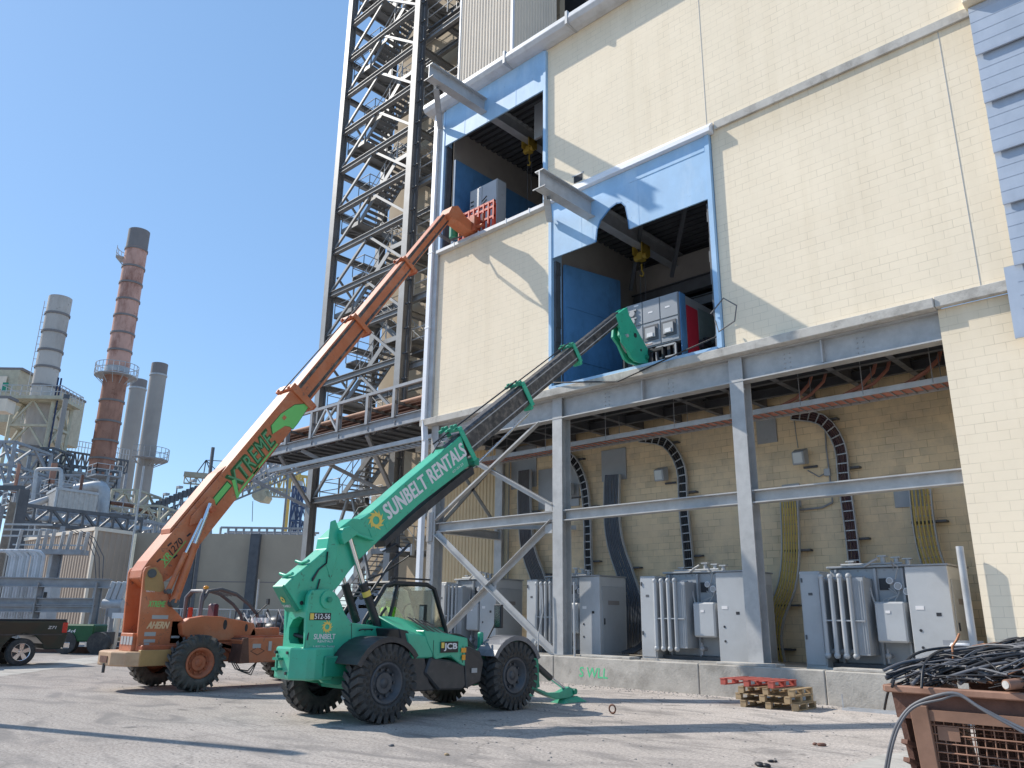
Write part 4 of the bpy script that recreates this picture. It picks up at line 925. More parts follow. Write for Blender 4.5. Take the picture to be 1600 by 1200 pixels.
for x, lb, s in ((-12.98, 'grey transformer between the middle and left steel columns', (.975,.95,1)), (-17.25, 'grey transformer directly behind the left steel column', (.87,.85,1)), (-21.45, 'leftmost grey transformer behind the crossed diagonal braces', (.87,.82,1))):
    copy_tree(proto, (x, 18.98, .64), lb, scale=s)
# ground clutter in the yard
tag(MB().cyl((-4.55,18.0,.7), (-4.55,18.0,3.2), .07, n=14).build('guard_pipe', m_steel_l, loc=(-4.55,18.0,.7)), 'tall bare metal pipe standing beside the cream pillar', 'pipe')
t = thing('pipe_hoop_stand', (-5.3, 18.2, .64), 'bent white pipe hoop behind the scrap bin', 'stand')
a = Yq(1478,1010,18.2); b = Yq(1528,1012,18.2)
MB().tube([(a.x,18.2,.6),(a.x,18.2,1.1),(a.x+.12,18.2,1.3),(b.x-.12,18.2,1.3),(b.x,18.2,1.1),(b.x,18.2,.6)], .035, 8).build('hoop', m_white, t)
MB().box(a.x-.05, b.x+.1, 18.22, 18.3, 1.28, 1.38).build('cross_plate', m_steel, t)
tag(MB().cyl((-14.55,18.0,.7), (-14.55,18.0,2.7), .03, n=8).build('thin_post', m_steel_l, loc=(-14.55,18,.7)), 'thin grey post just right of the left steel column', 'post')
tag(MB().tube([(-15.9,18.0,.72),(-15.95,18.05,1.2),(-15.8,18.1,1.9),(-15.85,18.1,2.6)], .02).build('thin_conduit', m_steel_l, loc=(-15.9,18,.7)), 'thin conduit rising beside the left steel column base', 'conduit')
t = thing('coiled_cable', (-12.9, 20.3, .7), 'black cables coiled down behind the second transformer cabinet', 'cable')
mb = MB()
for i in range(7):
    o = i*.06; mb.tube([(-13.6+o,21.2,2.6),(-13.5+o,20.6,1.9),(-13.35+o,20.0,1.3),(-13.4+o,19.3+o*.4,.95+o*.3),(-13.75+o,19.1,.8)], .035, 6)
mb.build('cable_bundle', m_cable, t)
# ------------------------------------------------------------------ green telehandler
G = thing('telehandler', (-12.2, 10.2, 0), 'green telescopic handler with black tyres reaching into the lower blue opening', 'telehandler')
def gear_wheel(parent, cx, cy_, cz, sgn, r, w, m_t, m_r, lugs=26, apert=True, rimr=.33, name='wheel', steer=0):
    """wheel with axis along x; sgn = outward side"""
    wroot = MB().cyl((cx-sgn*w*.45,cy_,cz), (cx+sgn*w*.28,cy_,cz), rimr*.5, n=20).build(name, m_r, parent)
    mb = MB(); h = w/2; rr = r-.05
    prof = [(-h*.8, rimr), (-h, rimr+.04), (-h*1.04, rimr+.10), (-h*1.02, rr-.10), (-h*.88, rr-.02), (-h*.5, rr), (h*.5, rr), (h*.88, rr-.02), (h*1.02, rr-.10), (h*1.04, rimr+.10), (h, rimr+.04), (h*.8, rimr)]
    mb.lathe((cx,cy_,cz), 'x', prof, 40)
    for i in range(lugs):
        for s in (-1, 1):
            a = 2*math.pi*(i+(.5 if s > 0 else 0))/lugs; da = .075 if apert else .05
            pts = []
            for (ax, ra, t) in ((s*h*1.06, rr-.13, a), (s*h*1.06, r-.005, a), (s*.02, r, a+.16), (s*.02, rr-.03, a+.16)):
                for dt in (-da, da): pts.append(Vector((cx+ax, cy_+ra*math.cos(t+dt), cz+ra*math.sin(t+dt))))
            mb.add(pts, [(0,1,3,2),(2,3,5,4),(4,5,7,6),(0,2,4,6),(1,7,5,3),(0,6,7,1)], False)
    if apert:
        mb.mt(1)
        for i in range(lugs):
            for q, rad in ((0, rimr+.085), (.5, rimr+.155)):
                a = 2*math.pi*(i+q)/lugs; c = Vector((cx+sgn*(h*1.055), cy_+rad*math.cos(a), cz+rad*math.sin(a)))
                mb.cyl(c-Vector((sgn*.03,0,0)), c+Vector((sgn*.004,0,0)), .032, n=7)
        mb.mt(0)
    mb.build('tyre', [m_t, m_decalk], wroot)
    mb = MB(); s = sgn
    mb.lathe((cx,cy_,cz), 'x', [(s*h*.85, rimr+.01), (s*h*.95, rimr+.005), (s*h*.95, rimr-.04), (s*h*.35, rimr-.07), (s*h*.25, rimr*.55), (s*h*.45, rimr*.5), (s*h*.5, rimr*.28), (s*h*.62, rimr*.25), (s*h*.62, .001)], 28)
    for i in range(10):
        a = 2*math.pi*i/10; c = Vector((cx+s*h*.3, cy_+rimr*.65*math.cos(a), cz+rimr*.65*math.sin(a))); mb.cyl(c, c+Vector((s*.05,0,0)), .022, n=6)
    mb.build('rim', m_r, wroot)
    return wroot
for (x, y, s) in ((-11.27, 8.76, 1), (-11.27, 11.88, 1), (-13.13, 8.76, -1), (-13.13, 11.88, -1)):
    gear_wheel(G, x, y, .63, s, .63, .40, m_tyre, m_rimg)
MB().cyl((-12.95,8.76,.6), (-11.45,8.76,.6), .13).cyl((-12.95,11.88,.6), (-11.45,11.88,.6), .13).box(-12.6, -11.8, 8.5, 9.0, .5, .85).build('axle', m_green_d, G)
MB().box(-12.75, -11.65, 7.9, 12.9, .72, 1.05).box(-12.6, -11.75, 9.2, 11.6, .45, .73).build('chassis', m_green_d, G, .02)
# counterweight
NP, FP, RY = -11.8, -12.5, 7.62
MB().prism([(-12.58,7.62),(-12.54,7.50),(-12.02,7.46),(-11.76,7.62),(-11.71,7.75),(-11.71,8.12),(-12.58,8.12)], 'z', .68, 1.19).build('counterweight', m_green, G, .035, seg=2)
sp_ = pz([(477.5,1020),(479.5,949),(482,930),(487,922),(514,920),(524,926),(531,936),(539,958),(549,973),(580,977),(612,982),(623,972),(625,1009),(600,1030),(560,1060),(527.7,1071),(505,1067),(490,1050)], NP)
MB().prism(sp_, 'x', NP-.09, NP).build('side_plate', m_green, G, .015, seg=2)
MB().prism(sp_, 'x', FP, FP+.09).build('side_plate', m_green, G, .015, seg=2)
MB().box(-12.4, -11.9, 8.3, 9.2, .9, 1.55).build('chassis_box', m_green_d, G, .02)
# rear face with rounded opening
mb = MB(); yb, yf = RY-.03, RY+.03
X0, X1 = FP+.02, NP-.02; Z0, Z1 = 1.17, 1.86
inner = py_([(453,1005),(472,1008),(475.5,1004),(475.5,966),(468,963),(458,968),(452,980),(451,998)], yb)
outer = [(X0,Z0),(X1,Z0),(X1,Z0),(X1,Z1),(X1,Z1),(X0,Z1),(X0,Z1),(X0,Z0)]
for y in (yb, yf): mb.add([(a,y,b) for a, b in inner]+[(a,y,b) for a, b in outer], [(i,(i+1)%8,8+(i+1)%8,8+i) for i in range(8)])
mb.add([(a,yb,b) for a, b in inner]+[(a,yf+.12,b) for a, b in inner], [(i,(i+1)%8,8+(i+1)%8,8+i) for i in range(8)])
mb.add([(X0,yb,Z0),(X0,yf,Z0),(X0,yf,Z1),(X0,yb,Z1)], [(0,1,2,3)]); mb.add([(X0,yb,Z1),(X0,yf,Z1),(X1,yf,Z1),(X1,yb,Z1)], [(0,1,2,3)])
mb.build('rear_panel', m_green, G)
MB().box(FP+.1, NP-.1, 8.0, 8.05, 1.15, 1.85).build('rear_recess', m_green_d, G)
mb = MB()
for i in range(6): mb.tube([(-11.92-.03*i,7.75,1.8),(-11.9-.03*i,7.8,1.6),(-11.96-.04*i,7.8,1.25)], .018)
mb.cyl((-12.35,7.7,1.38), (-11.95,7.85,1.3), .035); mb.build('hoses', m_black, G)
MB().box(-12.42, -12.25, 7.38, 7.5, .98, 1.02).box(-12.42, -12.25, 7.38, 7.5, .82, .86).cyl((-12.33,7.42,.8), (-12.33,7.42,1.06), .018).build('tow_hitch', m_green_d, G)
mb = MB()
for x, z in ((-12.47,1.1),(-12.47,.84),(-12.1,1.1),(-12.1,.78)): mb.cyl((x,7.44,z), (x,7.49,z), .025, n=10)
mb.build('bolt_hole', m_black, G)
pv = Xq(512,937,NP)
MB().cyl((NP-.01,pv.y,pv.z), (NP+.03,pv.y,pv.z), .15, n=24).build('pivot_boss', m_green, G, .01)
MB().cyl((NP+.03,pv.y,pv.z), (NP+.08,pv.y,pv.z), .045, n=12).build('pivot_pin', m_green_d, G)
# boom
ang = math.atan2(.6207, .784); u = Vector((0, math.cos(ang), math.sin(ang))); nn = Vector((0, -math.sin(ang), math.cos(ang)))
BC = -12.15; KS = 1.0084; P0 = Vector((BC, 8.76*KS, 1.7+1.6*KS))
def BS(s, t, x=None): v = P0+u*s*KS+nn*t; return Vector((BC if x is None else (x+12.2)*.6+BC if True else x, v.y, v.z))
NB, FB = BC+.18, BC-.18
prof = pz([(444.7,915),(459.5,900),(483,881),(511,857),(513.7,840.5),(533,823),(551,810),(563,811),(576,803),(610,774),(622,763),(636,751),(721,680),(733,728),(655,788),(595,842),(560,876),(544,895),(530,915),(519,925),(479.5,951.5),(469,952.5)], NB)
MB().prism(prof, 'x', FB, NB).build('boom_outer_section', m_green, G, .015, seg=2)
def rear_cap():
    a = prof[0]; b = prof[-1]
    MB().prism([(a[0]+.0,a[1]+.02),(a[0]-.03,a[1]-.02),(b[0]-.06,b[1]-.04),(b[0]+.02,b[1]-.0)], 'x', FB+.02, NB-.02).build('boom_tail_cap', m_green_d, G, .01)
rear_cap()
# collar at mouth, under skirt, hump
def collar(s, half, wid, th=.10, m=m_green, name='collar'):
    mb = MB()
    for t0, t1, xa, xb in ((half, half+.07, -12.2-wid-.07, -12.2+wid+.07), (-half-.07, -half, -12.2-wid-.07, -12.2+wid+.07)):
        A = [BS(s-th/2,t0,xa),BS(s+th/2,t0,xa),BS(s+th/2,t0,xb),BS(s-th/2,t0,xb),BS(s-th/2,t1,xa),BS(s+th/2,t1,xa),BS(s+th/2,t1,xb),BS(s-th/2,t1,xb)]; mb.hexa(A)
    for xa, xb in ((-12.2-wid-.07,-12.2-wid),(-12.2+wid,-12.2+wid+.07)):
        A = [BS(s-th/2,-half,xa),BS(s+th/2,-half,xa),BS(s+th/2,-half,xb),BS(s-th/2,-half,xb),BS(s-th/2,half,xa),BS(s+th/2,half,xa),BS(s+th/2,half,xb),BS(s-th/2,half,xb)]; mb.hexa(A)
    return mb.build(name, m, G, .012)
collar(3.05, .33, .30, .12)
collar(5.46, .24, .27, .13); collar(7.88, .19, .22, .12)
MB().box(FB-.03, NB+.03, BS(3.05,-.45).y-.06, BS(3.05,-.45).y+.08, BS(3.05,-.45).z-.06, BS(3.05,-.45).z+.1).build('wear_pad_carrier', m_green_d, G, .01)
for s, h in ((3.0,.46),(5.42,.33),(7.85,.27)):
    mb = MB()
    for x in (-12.45+.0*s, -11.98): mb.cyl(BS(s-.08,h,x), BS(s-.08,h+.06,x), .035, n=8); mb.hexa([BS(s-.2,h-.03,x-.06),BS(s+.05,h-.03,x-.06),BS(s+.05,h-.03,x+.06),BS(s-.2,h-.03,x+.06),BS(s-.2,h+.03,x-.06),BS(s+.05,h+.03,x-.06),BS(s+.05,h+.03,x+.06),BS(s-.2,h+.03,x+.06)])
    mb.build('wear_pad', m_green_d, G)
    mb = MB(); hh = h-.05
    mb.hexa([BS(s+.0,-hh-.12,-12.4),BS(s+.1,-hh-.12,-12.4),BS(s+.1,-hh-.12,-12.0),BS(s,-hh-.12,-12.0),BS(s+.0,-hh+.03,-12.4),BS(s+.1,-hh+.03,-12.4),BS(s+.1,-hh+.03,-12.0),BS(s,-hh+.03,-12.0)])
    mb.build('lower_wear_pad', m_green, G, .01)
def section(s0, s1, half, wid, name, m):
    mb = MB(); c = half*.16
    prof = [(-wid,-half+c),(-wid+c,-half),(wid-c,-half),(wid,-half+c),(wid,half-c),(wid-c,half),(-wid+c,half),(-wid,half-c)]
    mb.loft([BS(s0,t,-12.2+x/.6) for x, t in prof], [BS(s1,t,-12.2+x/.6) for x, t in prof])
    return mb.build(name, m, G)
section(2.5, 5.45, .27, .15, 'boom_section', m_boomst)
section(5.0, 7.88, .215, .125, 'boom_section', m_boomst)
section(7.4, 10.42, .165, .10, 'boom_section', m_boomst)
for (s0, s1, h, w_) in ((3.1,5.4,.27,.252),(5.5,7.85,.215,.21),(7.95,10.3,.165,.169)):
    mb = MB()
    for tt in (h*.62, -h*.55):
        mb.hexa([BS(s0,tt-.012,-12.2+w_),BS(s1,tt-.012,-12.2+w_),BS(s1,tt-.012,-12.2+w_+.006),BS(s0,tt-.012,-12.2+w_+.006),BS(s0,tt+.012,-12.2+w_),BS(s1,tt+.012,-12.2+w_),BS(s1,tt+.012,-12.2+w_+.006),BS(s0,tt+.012,-12.2+w_+.006)])
    mb.build('wear_strip', m_steel_l, G)
MB().cyl(BS(2.3,.43,-12.05), BS(5.4,.40,-12.05), .018, n=6).cyl(BS(5.4,.36,-12.05), BS(7.8,.33,-12.05), .016, n=6).build('top_pipe', m_black, G)
MB().cyl(BS(2.6,-.55,-12.0), BS(5.3,-.40,-12.0), .022, n=6).cyl(BS(2.7,-.58,-12.1), BS(5.3,-.46,-12.1), .014, n=6).build('extension_rod', m_chrome, G)
# black under-boom channel
MB().prism(pz([(738,728),(741,740),(700,772),(650,814),(602,854),(600,845),(645,803),(700,758)], NB-.02), 'x', FB+.03, NB-.01).build('hose_channel', m_black, G)
# ribs and bulges on the outer section
mb = MB()
for pts in ([(516,815),(524,812),(532,833),(524,880),(516,905),(508,880),(512,850)], [(600,818),(606,813),(612,822),(604,828)], [(575,826),(585,822),(590,835),(580,840)]):
    mb.prism(pz(pts, NB), 'x', NB-.005, NB+.012)
mb.build('side_boss', m_green, G, .008)
mb = MB()
for (x, y) in ((516,899),(471,942)):
    p = Xq(x, y, NB); mb.cyl((NB-.01,p.y,p.z), (NB+.006,p.y,p.z), .035, n=10)
for k, s in ((0,-.9),(1,-1.55)): pass
mb.build('side_hole', m_black, G)
for (x0, y0) in ((456,899),(481,879)):
    p = Xq(x0, y0, NB)
    MB().tube([(FB-.02,p.y,p.z+.04),(FB+.06,p.y+.01,p.z+.02),(BC,p.y,p.z+.0),(NB-.06,p.y+.01,p.z+.02),(NB+.02,p.y,p.z+.03)], .028, 6).build('cross_rib', m_green, G)
MB().prism(pz([(532,833),(536,825),(547,822),(553,827),(560,834),(575,838),(585,845),(575,843),(556,836),(548,842),(537,851),(533,842)], NB+.1), 'x', NB, NB+.13).build('cylinder_lug', m_green, G, .01)
top = Xq(545,836,NB+.07); mid = Xq(567,911,NB+.07); bot = Xq(590,978,NB+.07)
MB().cyl(top, mid, .045, n=12).build('lift_rod', m_chrome, G)
MB().cyl(mid, bot, .075, n=16).cyl(mid-(bot-mid)*.0, mid+(bot-mid)*.06, .088, n=16).build('lift_cylinder', m_black, G)
c_ = mid+(bot-mid)*.25; MB().cyl(mid+(bot-mid)*.18, mid+(bot-mid)*.30, .078, n=16, caps=False).build('cylinder_label', m_decaly, G)
a = Xq(539,912,FB-.08); b = Xq(557,972,FB-.08)
MB().cyl(a, b, .075, n=14).build('lift_cylinder', m_black, G); MB().cyl(Xq(528,872,FB-.08), a, .035, n=10).build('lift_rod', m_chrome, G)
# hoses on boom
mb = MB()
for o in (0, .03): mb.tube([Xq(488,905+o*99,NB+.02), Xq(498,890,NB+.02), Xq(510,880,NB+.02), Xq(512,862,NB+.02)], .014)
mb.tube([Xq(480,1000,NP+.02),Xq(490,940,NB+.02),Xq(500,905,NB+.02)], .014); mb.tube([Xq(706,686,-12.1)+Vector((0,-.1,.05)), Xq(690,692,-12.2)+Vector((0,0,.1)), Xq(676,708,-12.0)], .012)
mb.tube([Xq(548,830-8,-12.2)+Vector((0,0,.1)), Xq(560,800,-12.2)+Vector((0,0,.08)), Xq(575,790,-12.0)+Vector((0,0,.0))], .012)
mb.build('boom_hose', m_black, G)
mb = MB().tube([Xq(598,862,NB),Xq(620,850,NB+.04),Xq(640,868,NB),Xq(600,895,-11.95),Xq(575,905,-11.95)], .02)
mb.tube([Xq(640,850,-11.9),Xq(610,880,-11.9),Xq(580,925,-12.0)], .025); mb.box(-12.1, -11.96, Xq(620,855,-11.9).y-.1, Xq(620,855,-11.9).y+.1, Xq(620,855,-11.9).z-.1, Xq(620,855,-11.9).z+.08); mb.build('under_boom_hose', m_black, G)
# head
hd = pz([(963,492),(980,480),(983,492),(993,510),(1013,546),(1017,567),(1005,568),(993,564),(986,558),(977,537),(968,524),(969,512)], -12.02)
MB().prism(hd, 'x', -12.10, -12.02).build('boom_head', m_green, G, .01)
MB().prism(hd, 'x', -12.32, -12.24).build('boom_head', m_green, G, .01)
MB().prism(pz([(964,491),(980,480),(983,494),(972,512),(968,505)], -12.1), 'x', -12.24, -12.10).build('head_block', m_green, G)
mb = MB()
for x, y, r in ((993,524,.07),(1002,547,.04)): p = Xq(x, y, -12.01); mb.cyl((-12.02,p.y,p.z), (-12.01,p.y,p.z), r, n=16)
mb.build('head_hole', m_black, G)
p = Xq(978,525,-12.0); q2 = Xq(989,548,-12.0)
MB().prism(pz([(970,522),(980,524),(991,545),(984,553),(970,535)], -11.98), 'x', -12.0, -11.97).build('head_link', m_green, G, .01)
MB().cyl((-12.05,p.y,p.z), (-11.93,p.y,p.z), .05).cyl((-12.3,p.y,p.z-.05), (-12.2,q2.y,q2.z), .05).build('tilt_cylinder', m_steel_l, G)
p = Xq(1010,558,-12.0); MB().cyl((-12.5,p.y,p.z), (-11.95,p.y,p.z), .06).build('head_pin', m_green_d, G)
# carriage with hook at the head
mb = MB().box(-12.9, -11.5, p.y+.12, p.y+.22, 8.62, 8.72).box(-12.9, -11.5, p.y+.12, p.y+.22, 9.1, 9.18)
for x in (-12.88, -12.4, -12.0, -11.55): mb.box(x, x+.05, p.y+.1, p.y+.2, 8.62, 9.18)
mb.build('carriage', m_black, G)
mb = MB()
for i in range(9): mb.sph((-12.35+.02*(i % 2), p.y-.15, 8.95-i*.06), .035, 4, (.7,.7,1.2))
mb.build('lifting_chain', m_rust_l, G)
# cab
cy0, cy1 = 9.35, 11.05
cn, cf = -12.55, -13.35
def post(pts, r=.045, m=m_black, name='cab_pillar'): return MB().tube(pts, r, 8).build(name, m, G)
for x in (cn, cf):
    post([(x,9.22,1.2),(x,9.3,1.6),(x,9.75,2.26),(x,9.95,2.32)]); post([(x,9.95,2.32),(x,10.8,2.32),(x,11.0,2.24),(x,11.35,1.45),(x,11.4,1.2)])
    post([(x,10.05,2.3),(x,9.85,1.5),(x,9.8,1.1)], .035)
MB().box(cf, cn, 9.85, 10.9, 2.3, 2.36).build('cab_roof', m_black, G, .03)
mb = MB().tube([(cn-.03,9.9,2.42),(cn-.03,10.9,2.42)], .02)
for y in (9.4, 9.55, 9.7): mb.box(cf+.05, cn-.05, y, y+.06, 2.0+(y-9.3)*.5, 2.03+(y-9.3)*.5)
mb.build('roof_grille', m_black, G)
MB().prism([(9.98,1.5),(10.12,2.26),(10.78,2.27),(10.95,2.2),(11.28,1.5)], 'x', cn-.005, cn+.0).build('side_window', m_glass, G)
MB().prism([(9.3,1.55),(9.78,2.2),(9.98,2.27),(9.83,1.52)], 'x', cn-.005, cn).build('rear_quarter_window', m_glass, G)
MB().prism([(9.98,1.5),(10.12,2.26),(10.78,2.27),(10.95,2.2),(11.28,1.5)], 'x', cf-.005, cf+.0).build('side_window', m_glass, G)
MB().hexa([(cf,11.34,1.5),(cn,11.34,1.5),(cn,11.35,1.5),(cf,11.35,1.5),(cf,11.0,2.22),(cn,11.0,2.22),(cn,11.01,2.22),(cf,11.01,2.22)]).build('windscreen', m_glass, G)
MB().hexa([(cf,9.28,1.55),(cn,9.28,1.55),(cn,9.29,1.55),(cf,9.29,1.55),(cf,9.74,2.22),(cn,9.74,2.22),(cn,9.75,2.22),(cf,9.75,2.22)]).build('rear_window', m_glass, G)
MB().box(cf, cn, 9.25, 11.4, .9, 1.5).build('cab_tub', m_green_d, G, .03)
MB().box(-13.2, -12.75, 9.6, 9.72, 1.5, 2.1).box(-13.2, -12.75, 9.6, 10.1, 1.35, 1.52).build('seat', m_black, G, .03)
MB().tube([(-12.95,10.9,1.5),(-12.95,10.7,1.75)], .03).lathe((-12.95,10.68,1.78), 'y', [(0,.17),(.02,.19),(.04,.17),(.02,.15),(0,.17)], 20).build('steering_wheel', m_black, G)
# engine bonnet
Xn, Xf = -11.12, -11.95
side = pz([(662,985),(700,990),(731,997),(734,1042),(722,1040),(704,1025),(680,1031),(668,1005)], Xn)
MB().prism(side, 'x', Xf, Xn).build('bonnet_side', m_green, G, .015)
tl = pz([(640,972),(648,966),(662,985),(731,997)], Xn)
A = [Xq(640,972,Xn), Xq(662,985,Xn), Xq(731,997,Xn)]
mb = MB(); Zs = [(8.98,1.56),(9.5,1.56),(10.4,1.40),(10.62,1.33)]
mb.loft([(Xn-.012,9.15,1.42),(Xn-.012,9.55,1.385),(Xn-.012,10.55,1.245),(Xn-.012,10.55,1.0),(Xn-.012,9.3,1.0)], [(-11.95,9.12,1.72),(-11.95,9.6,1.69),(-11.95,10.6,1.48),(-11.95,10.55,1.0),(-11.95,9.3,1.0)])
mb.build('bonnet', m_green, G, .02)
mb = MB()
for i in range(4):
    y = 9.75+i*.14
    mb.add([(Xn-.15,y,1.47-.1*(y-9.6)+.0),(Xf+.1,y-.02,1.70-.16*(y-9.6)+.02),(Xf+.1,y+.07,1.69-.16*(y-9.6)+.02),(Xn-.15,y+.06,1.465-.1*(y-9.6))], [(0,1,2,3)], False)
mb.build('bonnet_vent', m_black, G)
MB().loft([(Xn+.01,10.55,1.2),(Xn+.01,10.95,1.08),(Xn-.03,11.08,.9),(Xn-.02,11.0,.55),(Xn+.01,10.6,.45),(Xn+.01,10.55,.9)], [(-11.9,10.58,1.48),(-11.9,10.95,1.3),(-11.9,11.1,1.0),(-11.9,11.0,.55),(-11.9,10.6,.45),(-11.9,10.55,.9)]).build('bonnet_nose', m_black, G, .03, seg=2)
MB().prism([(9.95,.46),(9.6,.75),(9.72,1.02),(10.2,.95),(10.55,.86),(10.6,.5),(10.5,.44)], 'x', -11.9, Xn+.012).build('skirt', m_black, G, .03)
MB().prism([(9.0,1.5),(9.2,1.46),(9.45,1.3),(9.62,1.02),(9.75,.6),(9.9,.46),(9.35,.46),(9.2,.8),(9.1,1.2)], 'x', -11.9, Xn-.03).build('inner_arch', m_black, G, .02)
# fenders
def fender(cy_, cz, r, a0, a1, x0, x1, m):
    mb = MB(); n = 12
    for i in range(n):
        a = R(a0+(a1-a0)*i/n); b = R(a0+(a1-a0)*(i+1)/n)
        P = [Vector((x, cy_+q*math.cos(t), cz+q*math.sin(t))) for q in (r, r+.03) for x, t in ((x0,a),(x1,a),(x1,b),(x0,b))]
        mb.hexa(P); 
        P = [Vector((x, cy_+q*math.cos(t), cz+q*math.sin(t))) for q in (r-.06, r) for x, t in ((x1-.02,a),(x1,a),(x1,b),(x1-.02,b))]; mb.hexa(P)
    return mb.build('fender', m, G)
fender(8.76, .63, .71, 35, 155, -11.79, -11.02, m_black); fender(11.88, .63, .71, 25, 150, -11.55, -11.02, mat('grey_fender', (.16,.16,.17), .45, 0, .1, 3, (.3,.29,.28), .5, 3))
fender(8.76, .63, .71, 35, 150, -13.4, -12.85, m_black); fender(11.88, .63, .71, 25, 150, -13.4, -12.85, m_black)
# mirror
MB().tube([(-11.6,11.55,1.2),(-11.5,11.7,1.55),(-11.4,11.75,1.75)], .02).box(-11.5, -11.3, 11.68, 11.75, 1.5, 1.95).build('mirror', m_black, G, .01)
MB().box(-11.47, -11.33, 11.672, 11.679, 1.53, 1.92).build('mirror_glass', m_chrome, G)
MB().box(-11.70, -11.60, 11.42, 11.52, 1.0, 1.42).build('work_light_bracket', m_green, G, .02)
MB().tube([(-11.95,9.1,1.5),(-11.9,9.2,1.75),(-11.85,9.25,1.85)], .03).build('exhaust', m_black, G)
mb = MB()
for px, py0 in ((732,1005),(735,1018)): pass
mb.box(Xn+.02, Xn+.03, 10.44, 10.56, 1.08, 1.16).box(Xn+.02, Xn+.035, 10.46, 10.54, .95, 1.04); mb.build('reflector', m_amber, G)
MB().box(Xn+.016, Xn+.022, 10.72, 10.86, .72, .8).build('data_plate', m_decalgr, G)
# outriggers
def outrig(xc):
    q_ = pz([(842,1062),(850,1076),(868,1084),(885,1083),(900,1074),(908,1078),(909,1086),(900,1092),(880,1094),(860,1086),(842,1076)], -11.2)
    MB().prism(q_, 'x', xc-.08, xc+.08).build('stabiliser_arm', m_green, G, .015)
    e = q_[5]; MB().cyl((xc-.12,e[0]-.02,e[1]-.04), (xc+.12,e[0]-.02,e[1]-.04), .06, n=14).build('stabiliser_pin', m_green_d, G)
    MB().hexa([(xc-.2,13.55,.0),(xc+.2,13.55,.0),(xc+.2,14.35,.0),(xc-.2,14.35,.0),(xc-.12,13.7,.07),(xc+.12,13.7,.07),(xc+.12,14.1,.12),(xc-.12,14.1,.12)]).build('stabiliser_foot', m_green, G, .01)
    MB().cyl((xc,12.75,.86), (xc,13.35,.5), .065, n=12).build('stabiliser_cylinder', m_black, G); MB().cyl((xc,13.3,.53), (xc,13.95,.2), .035, n=10).build('stabiliser_rod', m_chrome, G)
    MB().hexa([(xc-.1,12.5,.3),(xc+.1,12.5,.3),(xc+.1,12.9,.35),(xc-.1,12.9,.35),(xc-.1,12.5,.95),(xc+.1,12.5,.95),(xc+.1,12.85,.95),(xc-.1,12.85,.95)]).build('stabiliser_bracket', m_green_d, G)
outrig(-11.45); outrig(-12.95)
# lettering
yA = Vector((0,0,1)); xA = Vector((0,1,0))
o = Xq(608,826,-11.88); e1 = BS(.42,-.17,-11.88)
text('rental_lettering', 'SUNBELT RENTALS', Vector((NB+.001, BS(.44,-.19).y, BS(.44,-.19).z)), u, nn, .30, m_decalw, G, 0, .04, width=2.5, space=1.06)
text('small_lettering', '07-0123', Vector((NB+.001, BS(2.35,-.31).y, BS(2.35,-.31).z)), u, nn, .05, m_decalw, G, width=.36)
sunlogo('sun_logo', Vector((NB+.001, BS(.18,-.03).y, BS(.18,-.03).z)), u, nn, .2, G)
def plate_xy(px, py): p = Xq(px, py, NP); return Vector((NP, p.y, p.z))
mb = MB(); d0 = plate_xy(483,969); decal(mb, d0, xA, yA, rect(.42,.12)); mb.build('model_badge', m_decalk, G)
text('model_number', '512-56', d0+Vector((0,.10,.02)), xA, yA, .085, m_decalw, G, 0, .03, width=.3, lift=.006)
mb = MB(); decal(mb, d0+Vector((0,.01,.01)), xA, yA, rect(.075,.1), .005); mb.build('badge_square', m_decaly, G)
sunlogo('sun_logo', plate_xy(511,979.5), xA, yA, .115, G)
text('rental_lettering', 'SUNBELT', plate_xy(490,999), xA, yA, .085, m_decalw, G, 0, .03, width=.42)
text('rental_lettering', 'RENTALS', plate_xy(496,1004)-Vector((0,0,.0)), xA, yA, .035, m_decalw, G, 0, .01, width=.30)
text('phone_lettering', '1-800 No Sweat', plate_xy(489,1012), xA, yA, .035, m_decalw, G, .1, 0, width=.42)
mb = MB(); d0 = Xq(687,1020,Xn); d0.x = Xn; decal(mb, d0+Vector((0,0,-.0)), xA, yA, rect(.43,.19), .018); mb.build('brand_badge', m_decalk, G)
text('brand_lettering', 'JCB', d0+Vector((0,.085,.03)), xA, yA, .13, m_decalw, G, 0, .05, width=.31, lift=.023)
mb = MB(); decal(mb, d0+Vector((0,.015,.08)), xA, yA, rect(.07,.095), .024); mb.build('badge_square', m_decaly, G)
bt = Vector((1,0,0)); r0 = Vector((-12.35, 7.0, 2.0))
text('brand_lettering', 'JCB', (Yq(447,955,RY-.03).x,RY-.032,Yq(447,955,RY-.03).z), (1,0,0), (0,0,1), .07, m_decalw, G, 0, .03, width=.28, lift=.005)
a_, b_ = Vector((-11.9,prof[0][0]-.032,prof[0][1]-.02)), Vector((-11.9,prof[-1][0]-.062,prof[-1][1]-.04))
up_ = (a_-b_).normalized()
text('rental_lettering', 'SUNBELT', Vector((FB+.06,b_.y,b_.z))+up_*.1, (1,0,0), up_, .05, m_decalw, G, 0, .02, width=.24, lift=.006)
sunlogo('sun_logo', Vector((BC-.03,b_.y,b_.z))+up_*.25, (1,0,0), up_, .07, G, .008)
